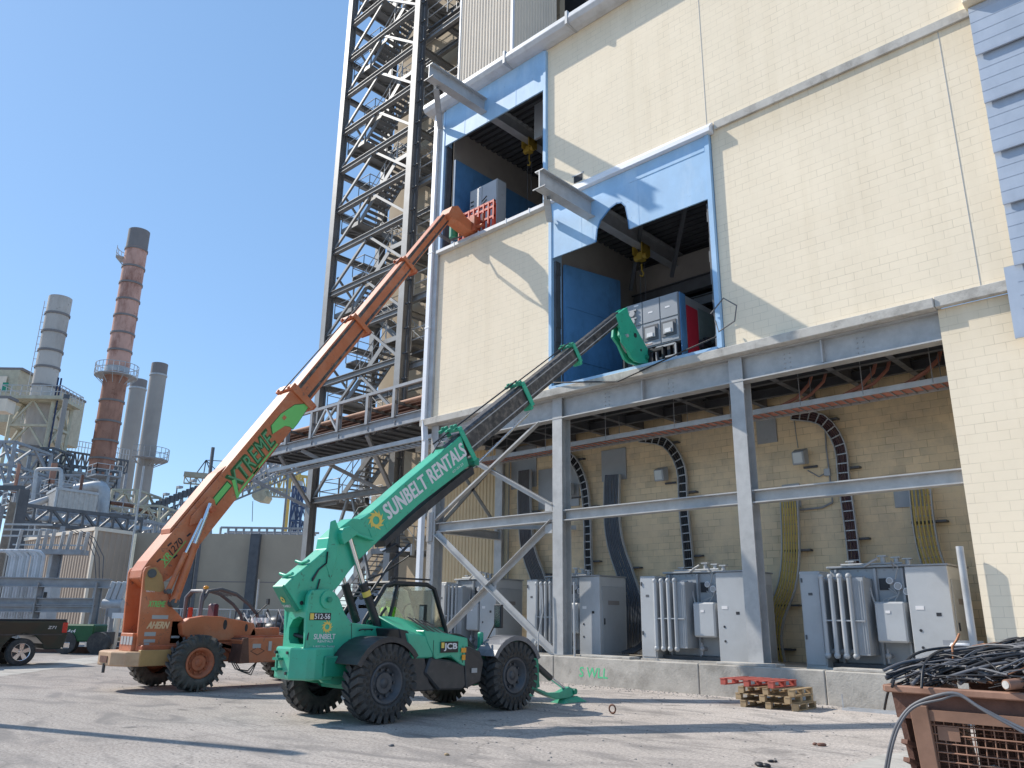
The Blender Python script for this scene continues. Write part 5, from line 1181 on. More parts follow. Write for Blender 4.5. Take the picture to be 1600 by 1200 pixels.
# seams, bolts and small hardware
mb = MB()
for (x0, y0, x1, y1) in ((549,974,549,1040),(600,984,600,1012),(505,1024,548,1041)):
    p = Xq(x0, y0, NP); q2 = Xq(x1, y1, NP); mb.bar((NP+.001,p.y,p.z), (NP+.001,q2.y,q2.z), .008, .008, (1,0,0))
mb.build('panel_seam', m_decalk, G)
for (x, y) in ((488,928),(524,932),(490,1045),(520,1058),(545,1000),(570,985),(610,992)):
    p = Xq(x, y, NP); MB().cyl((NP,p.y,p.z), (NP+.014,p.y,p.z), .016, n=8).build('bolt_head', m_green_d, G)
for s_ in (.9, 1.7, 2.5):
    p = BS(s_, .33); MB().cyl((NB,p.y,p.z), (NB+.012,p.y,p.z), .018, n=8).build('bolt_head', m_green_d, G)
mb = MB().bar((Xn+.002,9.78,1.30), (Xn+.002,9.78,.98), .007, .007).bar((Xn+.002,10.50,1.2), (Xn+.002,10.50,.9), .007, .007); mb.build('panel_seam', m_decalk, G)
p = Xq(560,985,NP); MB().tube([(NP+.02,p.y,p.z),(NP+.08,p.y+.02,p.z+.02),(NP+.08,p.y+.25,p.z+.02),(NP+.02,p.y+.27,p.z)], .012).build('grab_handle', m_black, G)
# operator
def person(name, loc, label, joints, edges, rad, rootv, clothes):
    me = bpy.data.meshes.new(name); me.from_pydata(joints, edges, []); o = bpy.data.objects.new(name, me); COL.objects.link(o); o.location = loc
    tag(o, label, 'person')
    md = o.modifiers.new('skin', 'SKIN'); me.materials.append(m_lime)
    for i, r in enumerate(rad): me.skin_vertices[0].data[i].radius = (r, r)
    me.skin_vertices[0].data[rootv].use_root = True
    o.modifiers.new('sub', 'SUBSURF').levels = 2; o.modifiers['sub'].render_levels = 2
    return o
J = [(0,0,0),(0,-.02,.25),(0,-.03,.48),(0,-.02,.58),(0,.0,.68),(.19,-.02,.46),(.25,.15,.22),(.18,.42,.24),(-.19,-.02,.46),(-.25,.15,.22),(-.18,.42,.24),(.1,.02,-.02),(.14,.45,.02),(.14,.5,-.4),(-.1,.02,-.02),(-.14,.45,.02),(-.14,.5,-.4),(.15,.62,-.45),(-.15,.62,-.45),(0,.01,.76)]
Ed = [(0,1),(1,2),(2,3),(3,4),(2,5),(5,6),(6,7),(2,8),(8,9),(9,10),(0,11),(11,12),(12,13),(0,14),(14,15),(15,16),(13,17),(16,18),(4,19)]
Rd = [.16,.16,.13,.055,.09,.07,.05,.04,.07,.05,.04,.1,.08,.055,.1,.08,.055,.05,.05,.085]
pp = person('person', (-12.85,10.12,1.42), 'seated machine operator in a lime hi-vis vest inside the green cab', [(x,y,z*.85) for x,y,z in J], Ed, Rd, 0, None)
MB().sph((0,-0.01,.655), .125, 8, (1,1.15,.75)).lathe((0,0.01,.61), 'z', [(0,.13),(.012,.15),(.02,.12)], 20).build('hard_hat', m_white, None, loc=(0,0,0)).parent = pp
MB().sph((0,.02,.58), .1, 8, (.85,1,1.1)).build('face', m_skin, None, loc=(0,0,0)).parent = pp
# ------------------------------------------------------------------ orange telehandler
O = thing('telehandler', (-19.4, 10.0, 0), 'faded orange telescopic handler reaching into the upper blue opening', 'telehandler')
for (x, y, s) in ((-18.42, 9.0, 1), (-20.4, 8.95, -1), (-18.42, 12.5, 1), (-20.4, 12.5, -1)):
    gear_wheel(O, x, y, .62, s, .62, .44, m_tyre_b, m_rimo, 22, False, .33)
MB().cyl((-20.2,9,.6), (-18.6,9,.6), .14).cyl((-20.2,12.5,.6), (-18.6,12.5,.6), .14).build('axle', m_orange_r, O)
MB().box(-19.95, -18.85, 7.9, 13.0, .6, 1.0).build('chassis', m_orange_r, O, .02)
# counterweight / bumper
rb = []
MB().prism([(-20.35,7.62),(-20.45,7.85),(-20.45,8.5),(-18.85,8.5),(-18.78,7.9),(-18.9,7.6),(-19.3,7.42),(-20.0,7.42)], 'z', .55, .86).build('counterweight', m_tan, O, .03, seg=2)
MB().box(-18.9, -18.76, 7.85, 8.55, .56, .90).build('bumper_side', m_tan2, O, .01)
MB().box(-19.85, -19.45, 7.40, 7.43, .62, .76).build('tow_slot', m_rust, O)
MB().cyl((-19.6,7.42,.4), (-19.6,7.42,.6), .035, n=8).build('tow_pin', m_black, O)
# tower plates
np_ = pz([(225,893),(228,887),(235,884),(246,887),(254,899),(258,922),(266,938),(268,948),(280,960),(290,972),(296,985),(290,1010),(262,1020),(213,1018)], -19.1)
MB().prism(np_, 'x', -19.18, -19.1).build('tower_plate', m_orange, O, .008)
fp = [(y-.02, z) for y, z in np_]
MB().prism(fp, 'x', -19.98, -19.9).build('tower_plate', m_orange, O, .008)
MB().box(-19.9, -19.18, 8.45, 8.55, .86, 2.2).build('tower_web', m_orange, O)
MB().box(-19.88, -19.2, 7.8, 8.02, .86, 1.25).build('battery_box', m_orange, O, .01)
mb = MB()
for i in range(4): mb.box(-19.8+i*.17, -19.68+i*.17, 7.785, 7.8, 1.0, 1.18)
mb.build('warning_label', m_decalgr, O)
tp = pz([(226,905),(232,889),(243,886),(253,899),(257,922),(250,925),(226,922)], -19.097)
MB().prism(tp, 'x', -19.0998, -19.093).build('primer_patch', m_tan2, O)
p = Xq(237,896,-19.1); MB().cyl((-20.0,p.y,p.z), (-19.06,p.y,p.z), .10, n=18).build('pivot_pin', m_steel_d, O)
# boom
an2 = R(56); u2 = Vector((0, math.cos(an2), math.sin(an2))); n2_ = Vector((0, -math.sin(an2), math.cos(an2))); OC = -19.54; KO = 1.0079; Q0 = Vector((OC, 8.05*KO, 1.7+.8*KO))
def OS(s, t, x=0): v = Q0+u2*s*KO+n2_*t; return Vector((OC+x*.895, v.y, v.z))
def oprism(pts, xa, xb, name, m, bev=.012):
    return MB().loft([OS(s,t,xa) for s, t in pts], [OS(s,t,xb) for s, t in pts]).build(name, m, O, bev)
oprism([(-.2,.25),(-.05,.34),(.2,.37),(6.2,.37),(6.2,-.37),(.9,-.37),(.2,-.30),(-.2,-.15)], -.38, .38, 'boom_outer_section', m_orange, .015)
oprism([(1.0,.375),(1.1,.44),(2.9,.44),(3.2,.375)], -.3, .3, 'top_stiffener', m_orange)
def ocollar(s, half, wid, th=.14):
    mb = MB()
    for t0, t1, xa, xb in ((half, half+.08, -wid-.08, wid+.08), (-half-.08, -half, -wid-.08, wid+.08)):
        mb.hexa([OS(s-th/2,t0,xa),OS(s+th/2,t0,xa),OS(s+th/2,t0,xb),OS(s-th/2,t0,xb),OS(s-th/2,t1,xa),OS(s+th/2,t1,xa),OS(s+th/2,t1,xb),OS(s-th/2,t1,xb)])
    for xa, xb in ((-wid-.08,-wid),(wid,wid+.08)):
        mb.hexa([OS(s-th/2,-half,xa),OS(s+th/2,-half,xa),OS(s+th/2,-half,xb),OS(s-th/2,-half,xb),OS(s-th/2,half,xa),OS(s+th/2,half,xa),OS(s+th/2,half,xb),OS(s-th/2,half,xb)])
    mb.build('collar', m_orange, O, .012)
ocollar(6.15, .37, .38, .22); ocollar(9.45, .30, .31, .16); ocollar(12.65, .24, .24, .14)
for s, h, w_ in ((6.2,.42,.3),(9.5,.36,.24),(12.7,.3,.2)):
    mb = MB()
    for x in (-w_, w_): mb.cyl(OS(s-.12,h,x), OS(s-.12,h+.07,x), .04, n=8)
    mb.hexa([OS(s-.02,-h-.12,-w_),OS(s+.12,-h-.12,-w_),OS(s+.12,-h-.12,w_),OS(s-.02,-h-.12,w_),OS(s-.02,-h,-w_),OS(s+.12,-h,-w_),OS(s+.12,-h,w_),OS(s-.02,-h,w_)])
    mb.build('wear_pad', m_orange_r, O)
for s0, s1, h, w_ in ((5.6,9.45,.29,.30),(8.9,12.65,.235,.235),(12.1,15.55,.185,.185)):
    oprism([(s0,h),(s1,h),(s1,-h),(s0,-h)], -w_, w_, 'boom_section', m_orange, .02)
    mb = MB()
    for tt, hh in ((h*.72, .05), (-h*.6, .045)):
        mb.hexa([OS(s0+.6,tt-hh,w_),OS(s1,tt-hh*.6,w_),OS(s1,tt-hh*.6,w_+.005),OS(s0+.6,tt-hh,w_+.005),OS(s0+.6,tt+hh,w_),OS(s1,tt+hh*.6,w_),OS(s1,tt+hh*.6,w_+.005),OS(s0+.6,tt+hh,w_+.005)])
    mb.build('grease_streak', m_boomst, O)
MB().cyl(OS(5.9,.5,.2), OS(9.4,.42,.2), .02, n=6).cyl(OS(9.4,.38,.1), OS(12.6,.33,.1), .018, n=6).build('top_pipe', m_steel_d, O)
# bent head and fork carriage
hp_ = pz([(702,332),(707,322),(716,321),(727,337),(743,352),(750,362),(744,366),(733,358),(716,345),(706,341)], -19.15)
MB().prism(hp_, 'x', -19.7, -19.15).build('boom_head', m_orange, O, .015)
cx0, cx1 = -20.25, -18.35; yc = 18.25; zc = 15.22
mb = MB()
for z in (15.32, 15.75, 16.15, 16.38): mb.box(cx0, cx1, yc, yc+.08, z, z+.08)
n = 8
for i in range(n): x = cx0+(cx1-cx0-.06)*i/(n-1); mb.box(x, x+.06, yc-.01, yc+.09, 15.25, 16.46)
mb.build('fork_carriage', m_red, O)
mb = MB()
for x in (cx0+.1, cx1-.2): mb.box(x, x+.12, yc+.1, yc+.2, 15.22, 16.4).box(x, x+.12, yc+.2, yc+1.3, 15.22, 15.28)
mb.build('fork', m_red, O)
mb = MB().box(-19.5, -19.0, yc-.35, yc-.02, 15.3, 15.9).cyl((-19.9,yc-.2,15.45), (-18.7,yc-.2,15.45), .07).cyl((-18.75,yc-.15,15.6), (-18.75,yc-.15,15.95), .05)
mb.build('rotator', m_orange_r, O, .01)
MB().cyl((-20.0,17.8,15.25), (-20.0,17.8,15.75), .17, n=14).build('green_canister', m_green_d, O)
mb = MB()
for i in range(3): mb.tube([OS(14.9,-.2,.1),(-19.9,17.0,15.0+.06*i),(-19.9,17.5,14.95+.05*i),(-19.6,17.9,15.25)], .018)
mb.build('head_hose', m_cable_g, O)
# cylinders on near side of boom
def cylr(p, m_, q, r1, r2, X):
    a, b, c = Xq(*p, X), Xq(*m_, X), Xq(*q, X)
    MB().cyl(a, b, r1, n=12).build('lift_rod', m_chrome, O); MB().cyl(b, c, r2, n=16).cyl(b, b+(c-b)*.05, r2*1.15, n=16).build('lift_cylinder', m_orange, O)
    MB().cyl(c-Vector((.1,0,0)), c+Vector((.1,0,0)), r2*.95, n=14).build('cylinder_eye', m_steel_d, O); return a
cylr((329,787), (304,850), (271,942), .055, .105, -19.0)
cylr((316,811), (290,864), (262,924), .035, .06, -18.93)
MB().prism(pz([(296,822),(299,807),(312,792),(327,776),(335,780),(339,795),(333,802),(312,816)], -19.15), 'x', -19.2, -19.14).build('cylinder_bracket', m_orange, O, .01)
p = Xq(330,796,-19); MB().cyl((-19.1,p.y,p.z), (-18.88,p.y,p.z), .08).build('cylinder_pin', m_orange_r, O)
# body
MB().prism(pz([(284,975),(296,966),(320,962),(345,963),(398,974),(401,990),(398,1000),(300,1003),(286,992)], -18.85), 'x', -19.1, -18.85).build('engine_cover', m_orange, O, .03, seg=2)
MB().box(-19.95, -19.1, 8.6, 10.4, 1.0, 1.55).build('body_shell', m_orange, O, .03)
MB().prism(pz([(395,982),(437,980),(437,1002),(385,1004)], -18.85), 'x', -19.1, -18.85).build('side_deck', m_orange, O, .02)
MB().prism(pz([(378,1000),(388,997),(450,996),(450,1033),(392,1036),(380,1036)], -18.3), 'x', -18.9, -18.3).build('tank_box', m_orange, O, .02)
MB().prism(pz([(380,998),(388,996),(389,1036),(374,1037)], -18.29), 'x', -18.85, -18.285).build('tank_edge', m_rust, O)
MB().prism(pz([(296,1003),(400,1002),(400,1020),(370,1028),(350,1012),(330,1000)], -18.8), 'x', -19.0, -18.8).build('frame_rail', m_orange_r, O)
MB().box(-18.9, -18.5, 10.1, 13.6, .8, 1.2).build('front_frame', m_orange_r, O, .02)
mb = MB()
for x, y, r in ((352,976,.09),(385,981,.07)): p = Xq(x, y, -18.84); mb.prism([(p.y+r*.7*math.cos(a)*.8, p.z+r*1.3*math.sin(a)) for a in [i*math.pi/8 for i in range(16)]], 'x', -18.85, -18.843)
mb.build('cover_slot', m_black, O)
mb = MB()
for k in range(3): mb.tube([(-18.5,9.9+k*.05,.62),(-18.45,10.0+k*.08,.45-.03*k),(-18.4,10.3+k*.05,.4-.05*k),(-18.45,10.55,.6)], .015)
mb.build('hanging_hose', m_black, O)
# ROPS frame and seat
def hoop(x): return MB().tube([(x,9.5,1.5),(x,9.52,2.0),(x,9.65,2.24),(x,10.0,2.3),(x,10.4,2.2),(x,10.8,1.95),(x,11.05,1.7),(x,11.15,1.4)], .045, 8).build('roll_hoop', m_steel_d, O)
m_rops = mat('grey_roll_bar', (.17,.17,.185), .5, .1); 
for x in (-20.4, -19.55): hoop(x)
MB().tube([(-20.4,9.5,1.4),(-20.4,9.5,2.1),(-20.3,9.58,2.25),(-19.65,9.58,2.25),(-19.55,9.5,2.1),(-19.55,9.5,1.4)], .05, 8).build('roll_bar', m_rops, O)
MB().box(-20.3, -19.65, 9.6, 9.9, 2.24, 2.28).build('roof_plate', m_steel_l, O)
mb = MB()
for i in range(5): mb.tube([(-20.35+i*.2,9.9,2.3),(-20.35+i*.2,10.5,2.15)], .012)
mb.build('roof_mesh', m_steel_d, O)
MB().sph((-19.9,9.75,2.34), .07, 6, (1,1,.7)).build('beacon', m_amber, O)
MB().box(-20.2, -19.8, 10.0, 10.12, 1.4, 1.95).box(-20.2, -19.8, 10.0, 10.45, 1.35, 1.5).build('seat', mat('maroon_vinyl', (.12,.02,.035), .5), O, .04)
MB().cyl((-20.3,9.6,1.5), (-20.3,9.6,1.85), .06).build('fire_extinguisher', m_red, O)
MB().tube([(-19.5,10.9,1.6),(-19.45,11.3,2.0)], .015).box(-19.5, -19.4, 11.25, 11.3, 1.95, 2.1).build('mirror', m_black, O)
mb = MB()
for i in range(4): mb.box(-19.0, -18.9, 10.6+.12*i, 10.66+.12*i, 1.5, 1.62)
mb.build('grille_fins', m_white, O)
# lettering
outline = mat('dark_green_outline', (.02,.12,.03), .5)
text('brand_outline', 'XTREME', OS(2.84,-.24,.382), u2, n2_, .47, outline, O, .25, .06, width=1.82, space=1.12)
text('brand_lettering', 'XTREME', OS(2.89,-.205,.382), u2, n2_, .39, mat('green_letter', (.13,.36,.17), .5), O, .25, .0, width=1.74, lift=.009, space=1.12)
mb = MB(); decal(mb, OS(2.95,-.30,.382), u2, n2_, [(-.25,-.1),(0,-.03),(.75,-.03),(.8,.02),(-.0,.02)], .007); decal(mb, OS(3.2,-.34,.382), u2, n2_, rect(1.1,.045,.3,.02), .007)
decal(mb, OS(2.95,-.0,.382), u2, n2_, [(-.25,-.36),(-.15,-.38),(.1,.0),(.02,.05)], .012)
mb.build('brand_underline', m_decalg, O)
FX = OC+.342
fl = pz([(424,665),(439,647),(460,633),(485,630.5),(464.5,662),(457,671),(452.5,666.5),(445,665.5),(426,678)], FX)
cyf = sum(p[0] for p in fl)/len(fl); czf = sum(p[1] for p in fl)/len(fl)
MB().add([(FX+.004, cyf+(a-cyf)*1.05, czf+(b-czf)*1.05) for a, b in fl], [tuple(range(9))]).build('flag_outline', outline, O)
MB().add([(FX+.007, a, b) for a, b in fl], [tuple(range(9))]).build('flag_graphic', m_decalg, O)
mb = MB(); p = Xq(444,657,FX); decal(mb, Vector((FX,p.y,p.z)), u2, n2_, rect(.12,.1), .01); mb.build('flag_square', m_orange, O)
for nm, r_, m_, l_ in (('stripe_outline', rect(.70,.2,-.03,-.03), outline, .004), ('stripe', rect(.64,.14), m_decalg, .007)):
    mb = MB(); decal(mb, OS(2.22,-.03,.382), u2, n2_, r_, l_); mb.build(nm, m_, O)
text('maker_lettering', 'MANUFACTURING', OS(3.35,-.35,.382), u2, n2_, .045, m_rust, O, 0, 0, width=1.3, lift=.006)
text('model_lettering', 'XR', OS(.35,.0,.382), u2, n2_, .16, m_decalg, O, .2, .03, width=.26)
text('model_number', '1270', OS(.63,.0,.382), u2, n2_, .16, m_decalk, O, .2, .02, width=.42)
mb = MB(); decal(mb, OS(.3,-.04,.382), u2, n2_, rect(.8,.02), .006); mb.build('model_underline', m_decalg, O)
def op(px, py): p = Xq(px, py, -19.1); return Vector((-19.1, p.y, p.z))
text('owner_lettering', 'AHERN', op(229,982), xA, yA, .15, m_decalt, O, .4, .05, width=.52)
text('brand_lettering', 'XTREME', op(231,948), xA, yA, .13, m_decalg, O, .3, .03, width=.40)
text('fleet_number', '180944', op(228,925), xA, yA, .055, m_decalw, O, 0, .01, width=.2)
mb = MB(); decal(mb, op(237,967), xA, yA, rect(.38,.085)); 
for a, b, w_, h_ in ((225,994,.26,.09),(224,1004,.26,.07),(224,1012,.12,.1)): decal(mb, op(a, b), xA, yA, rect(w_, h_))
decal(mb, op(267,997), xA, yA, rect(.2,.05)); mb.build('notice_decal', m_decalgr, O)
mb = MB(); 
for a, b, w_, h_, X in ((395,1006,.22,.1,-18.3),): p = Xq(a, b, X); decal(mb, Vector((X,p.y,p.z-.1)), xA, yA, rect(w_, h_), .004)
mb.build('notice_decal', m_decalgr, O)
p = Xq(391,1012,-18.3); mb = MB(); decal(mb, Vector((-18.3,p.y,p.z-.08)), xA, yA, [(0,0),(.2,.1),(.4,0),(.2,-.1)], .003); mb.build('diamond_outline', m_rust, O)
mb = MB(); decal(mb, Vector((-18.3,p.y+.04,p.z-.08)), xA, yA, [(0,0),(.16,.08),(.32,0),(.16,-.08)], .005); mb.build('diamond_decal', m_orange, O)
p = Xq(420,1002,-18.3); MB().box(-18.3, -18.28, p.y, p.y+.08, p.z-.22, p.z).build('latch', m_steel_l, O)
mb = MB()
for px, py0 in ((262,853),(271,872),(245,878),(292,838)): p = Xq(px, py0, -19.2); mb.bar((-19.198,p.y,p.z), (-19.198,p.y+.08,p.z+.08), .04, .012, (1,0,0))
mb.build('slot_hole', m_black, O)
# ------------------------------------------------------------------ left background plant
def wdist(p): return (Vector(p)-CAM).dot(FW)
def stack(name, label, bot, wb, top, wt, dep, m, rings=(), ringm=None, group=None, topm=None, topz=None, lower=None, lowz=None):
    b = V(*bot, dep); tp = V(*top, dep); zt = tp.z
    cxy = Vector(((b.x+tp.x)/2, (b.y+tp.y)/2, 0)); cxy = Vector((b.x, b.y, 0))
    rb = wb/2*wdist(b)/FPX; rt = wt/2*wdist(tp)/FPX
    t = thing(name, cxy, label, 'chimney', group)
    rad = lambda z: rb+(rt-rb)*max(0, (z-b.z))/(zt-b.z)
    zs_ = [0]
    zz = [V(cxy.x and 0 or 0, 0, 1)] if False else None
    z_low = V(*lowz, dep).z if lowz else 0; z_top = V(*topz, dep).z if topz else zt
    if lowz: MB().lathe(cxy, 'z', [(0, rb), (z_low, rad(z_low))], 28).build('lower_shaft', lower, t)
    MB().lathe(cxy, 'z', [(z_low, rad(z_low)), (z_top, rad(z_top))], 28).build('shaft', m, t)
    if topz: MB().lathe(cxy, 'z', [(z_top, rad(z_top)), (zt, rt)], 28).build('top_section', topm, t)
    MB().lathe(cxy, 'z', [(zt, rt), (zt, rt*.85), (zt-2, rt*.85)], 28).build('rim', m_gdark, t)
    if rings:
        mb = MB()
        for px_, py0 in rings:
            z = V(px_, py0, dep).z; r = rad(z); mb.lathe(cxy, 'z', [(z-.16, r), (z-.16, r+.14), (z+.16, r+.14), (z+.16, r)], 28, False)
        mb.build('ring_band', ringm or m_gdark, t)
    return t, cxy, rad
def platform(t, cxy, r, z, wid, m, h=1.2, a0=0, a1=360):
    mb = MB(); n = 24
    steps = int(n*(a1-a0)/360); P = lambda a, q, zz: Vector((cxy.x+q*math.cos(a), cxy.y+q*math.sin(a), zz))
    for i in range(steps):
        a = R(a0+(a1-a0)*i/steps); b = R(a0+(a1-a0)*(i+1)/steps)
        mb.hexa([P(a,r,z-.15),P(a,r+wid,z-.15),P(b,r+wid,z-.15),P(b,r,z-.15),P(a,r,z),P(a,r+wid,z),P(b,r+wid,z),P(b,r,z)])
        for hh in (h*.5, h): mb.bar(P(a,r+wid,z+hh), P(b,r+wid,z+hh), .09)
        mb.bar(P(a,r+wid,z), P(a,r+wid,z+h), .08)
        if i % 2 == 0: mb.bar(P(a,r+wid,z-.1), P(a,r,z-1.5), .1)
    return mb.build('platform', m, t)
wear(m_pink, (.20,.08,.055), .7, .9, .6); wear(m_rstack, (.17,.07,.05), .6, .8, .58); wear(m_gstack, (.2,.17,.15), .8, .8, .6)
t, c, rd = stack('chimney', 'tall pink and rust red chimney with dark rings and a grey top', (154,755), 37, (217,362), 31, 130, m_pink,
    [(210,392),(207,420),(203,445),(198,471),(194,496),(190,523),(185,550),(168,628),(163,660),(158,690),(152,718)], m_gdark, 'chimneys of the plant', m_gdark, (213,390), m_rstack, (176,590))
z = V(178, 588, 130).z; platform(t, c, rd(z), z, 1.5, m_steel_l, 1.9); MB().lathe(c, 'z', [(z+.5,rd(z)+.12),(z+1.5,rd(z)+.10)], 28).build('pale_band', m_steel_l, t)
z = V(206, 405, 130).z; platform(t, c, rd(z), z, 1.3, m_steel_l, 1.8, 175, 260)
t, c, rd = stack('chimney', 'weathered grey ringed chimney inside a cream lattice frame', (45,730), 35, (92,466), 33, 115, m_gstack,
    [(91,493),(87,521),(81,550),(76,576),(71,605),(66,624),(52,700)], m_gdark, 'chimneys of the plant')
mb = MB(); Lp = V(76, 470, 115); L0 = Vector((c.x, c.y, 0))-HR*(rd(50)+.5); 
for s in (-.25, .25): mb.bar(L0+HR*s+Vector((0,0,15)), L0+HR*s+Vector((0,0,Lp.z)), .09)
z = 16
while z < Lp.z: mb.bar(L0-HR*.25+Vector((0,0,z)), L0+HR*.25+Vector((0,0,z)), .07); z += 1.2
mb.build('ladder', m_steel_l, t)
t, c, rd = stack('chimney', 'shorter plain grey chimney half hidden by its neighbour', (192,760), 28, (218,594), 24, 170, m_gstack2, [(216,608)], m_steel_l, 'chimneys of the plant', m_gdark, (216,606))
t, c, rd = stack('chimney', 'plain grey chimney on the right with a dark top', (221,767), 25, (248,569), 24, 160, m_gstack2, [(246,587)], m_steel_l, 'chimneys of the plant', m_gdark, (246,585))
z = V(225, 718, 160).z; platform(t, c, rd(z), z, 2.6, m_steel, 2.2, -60, 200)
# helper trusses
def truss(mb, a, b, h, n, w=.25, wv=None, diag=True):
    a = Vector(a); b = Vector(b); up = Vector((0,0,h)); wv = wv or w*.7
    mb.bar(a, b, w); mb.bar(a+up, b+up, w)
    for i in range(n+1):
        p = a.lerp(b, i/n); mb.bar(p, p+up, wv)
        if diag and i < n:
            q = a.lerp(b, (i+1)/n)
            if i % 2: mb.bar(p, q+up, wv)
            else: mb.bar(p+up, q, wv)
def tower_frame(name, label, pxl, pxr, ytop, ybase, dep, dp, m, cat='steel frame', n=3, w=.45, group=None, parent_top=None):
    a = V(pxl, ytop, dep); b = V(pxr, ytop, dep); zt = a.z; b.z = zt
    zb = max(0, V(pxl, ybase, dep).z)
    t = thing(name, ((a.x+b.x)/2, (a.y+b.y)/2, 0), label, cat, group)
    mb = MB(); cs = [a, b, b+HF*dp, a+HF*dp]
    for c_ in cs: mb.bar(Vector((c_.x,c_.y,0)), Vector((c_.x,c_.y,zt)), w)
    mb.build('leg', m, t); mb = MB()
    for i in range(n+1):
        z = zb+(zt-zb)*i/n
        for j in range(4): p, q = cs[j], cs[(j+1) % 4]; mb.bar((p.x,p.y,z), (q.x,q.y,z), w*.8)
    mb.build('beam', m, t); mb = MB()
    for i in range(n):
        z = zb+(zt-zb)*i/n; z2 = zb+(zt-zb)*(i+1)/n
        for j in range(4):
            p, q = cs[j], cs[(j+1) % 4]; mid = (p+q)/2
            mb.bar((p.x,p.y,z), (mid.x,mid.y,z2), w*.6); mb.bar((mid.x,mid.y,z2), (q.x,q.y,z), w*.6)
    mb.build('brace_bar', m, t)
    return t, cs, zt
t, cs, zt = tower_frame('chimney_scaffold', 'cream painted lattice frame around the ringed grey chimney', 22, 84, 625, 745, 112, 5, m_ctruss, n=3)
pv = [cs[0]-HR*1.5-HF*1.0, cs[1]+HR*1.5-HF*1.0, cs[1]+HR*1.2+HF*5.5, cs[0]-HR*1.5+HF*5.5]
MB().loft([Vector((p.x,p.y,zt)) for p in pv], [Vector((p.x,p.y,zt+.5)) for p in pv]).build('deck', m_ctruss, t)
mb = MB()
for j in range(4):
    p, q = pv[j], pv[(j+1) % 4]
    for h in (1.1, 2): mb.bar((p.x,p.y,zt+h), (q.x,q.y,zt+h), .1)
    for k in range(6): r_ = p.lerp(q, k/6); mb.bar((r_.x,r_.y,zt+.4), (r_.x,r_.y,zt+2), .09)
mb.build('handrail', m_steel_l, t)
tower_frame('steel_scaffold', 'grey cross braced steel frame at the left edge below the cream lattice', -12, 24, 690, 800, 95, 8, m_steel, n=3, w=.4)
# far left cream building
def blockbld(name, label, pxl, pxr, ytop, dep, dp, m, cat='building', zb=0, trim=None):
    a = V(pxl, ytop, dep); b = V(pxr, ytop, dep); b.z = a.z
    t = thing(name, ((a.x+b.x)/2, (a.y+b.y)/2, 0), label, cat)
    pts = [a, b, b+HF*dp, a+HF*dp]; 
    MB().loft([Vector((p.x,p.y,zb)) for p in pts], [Vector((p.x,p.y,a.z)) for p in pts]).build('wall', m, t)
    MB().loft([Vector((p.x,p.y,a.z))+(p-(a+b)/2).normalized()*.3 for p in pts], [Vector((p.x,p.y,a.z+.4))+(p-(a+b)/2).normalized()*.3 for p in pts]).build('roof_trim', trim or m_gdark, t)
    return t, a, b
t, a, b = blockbld('plant_building', 'cream clad boiler house block at the far left edge with a green louvre', -40, 32, 577, 120, 20, m_ctruss, zb=60 if False else 30)
mb = MB(); q = V(-4, 588, 119.8); w1 = V(12, 588, 119.8); z1 = V(0, 608, 119.8).z
mb.loft([Vector((q.x,q.y,z1)), Vector((w1.x,w1.y,z1)), Vector((w1.x,w1.y,q.z)), Vector((q.x,q.y,q.z))], [Vector((p.x,p.y,zz))-HF*.15 for p, zz in ((q,z1),(w1,z1),(w1,q.z),(q,q.z))]); mb.build('wall_panel', m_beige_l, t)
q = V(6, 598, 119); w1 = V(14, 598, 119); z1 = V(6, 612, 119).z
MB().loft([Vector((q.x,q.y,z1)), Vector((w1.x,w1.y,z1)), Vector((w1.x,w1.y,q.z)), Vector((q.x,q.y,q.z))], [Vector((p.x,p.y,zz))-HF*.2 for p, zz in ((q,z1),(w1,z1),(w1,q.z),(q,q.z))]).build('louvre', m_green_d, t)
blockbld('plant_building', 'pale lower block of the plant at the far left below the boiler house', -40, 12, 622, 105, 2, m_beige_l, zb=28)
# vertical pipes beside the frame
def vpipe(name, label, top, bot, wpx, dep, m, cap=None, cat='pipe', group=None):
    a = V(*top, dep); b = V(*bot, dep); x, y = b.x, b.y; r = wpx/2*wdist(a)/FPX
    if not cap: return tag(MB().cyl((x,y,max(0,b.z)), (x,y,a.z), r, n=14).build(name, m, loc=(x,y,0)), label, cat, group)
    t = thing(name, (x, y, 0), label, cat, group)
    MB().cyl((x,y,max(0,b.z)), (x,y,a.z), r, n=14).build('pipe_shaft', m, t)
    if cap: MB().cyl((x,y,a.z-.5), (x,y,a.z+.1), r*1.25, n=14).build('flange', cap, t)
vpipe('vent_pipe', 'left of two thin dark blue vent pipes by the cream lattice', (88,590), (66,728), 2.6, 112, m_navy, group=None)
vpipe('vent_pipe', 'right of two thin dark blue vent pipes by the cream lattice', (94,591), (71,728), 2.6, 112, m_navy)
vpipe('exhaust_duct', 'straight grey duct with a hooked top right of the vent pipes', (105,618), (83,735), 7.5, 108, m_gstack2, m_steel_d)
vpipe('rusty_vent', 'short rusty stack in front of the pipework at left', (88,724), (80,755), 9, 90, m_rstack)
vpipe('rusty_vent', 'thin dark rusty stack between the sheds and the red chimney', (129,742), (125,770), 4.5, 85, m_rust)
vpipe('rusty_vent', 'thin rusty post left of the pipework near the plant edge', (26,725), (22,770), 5, 85, m_rstack)
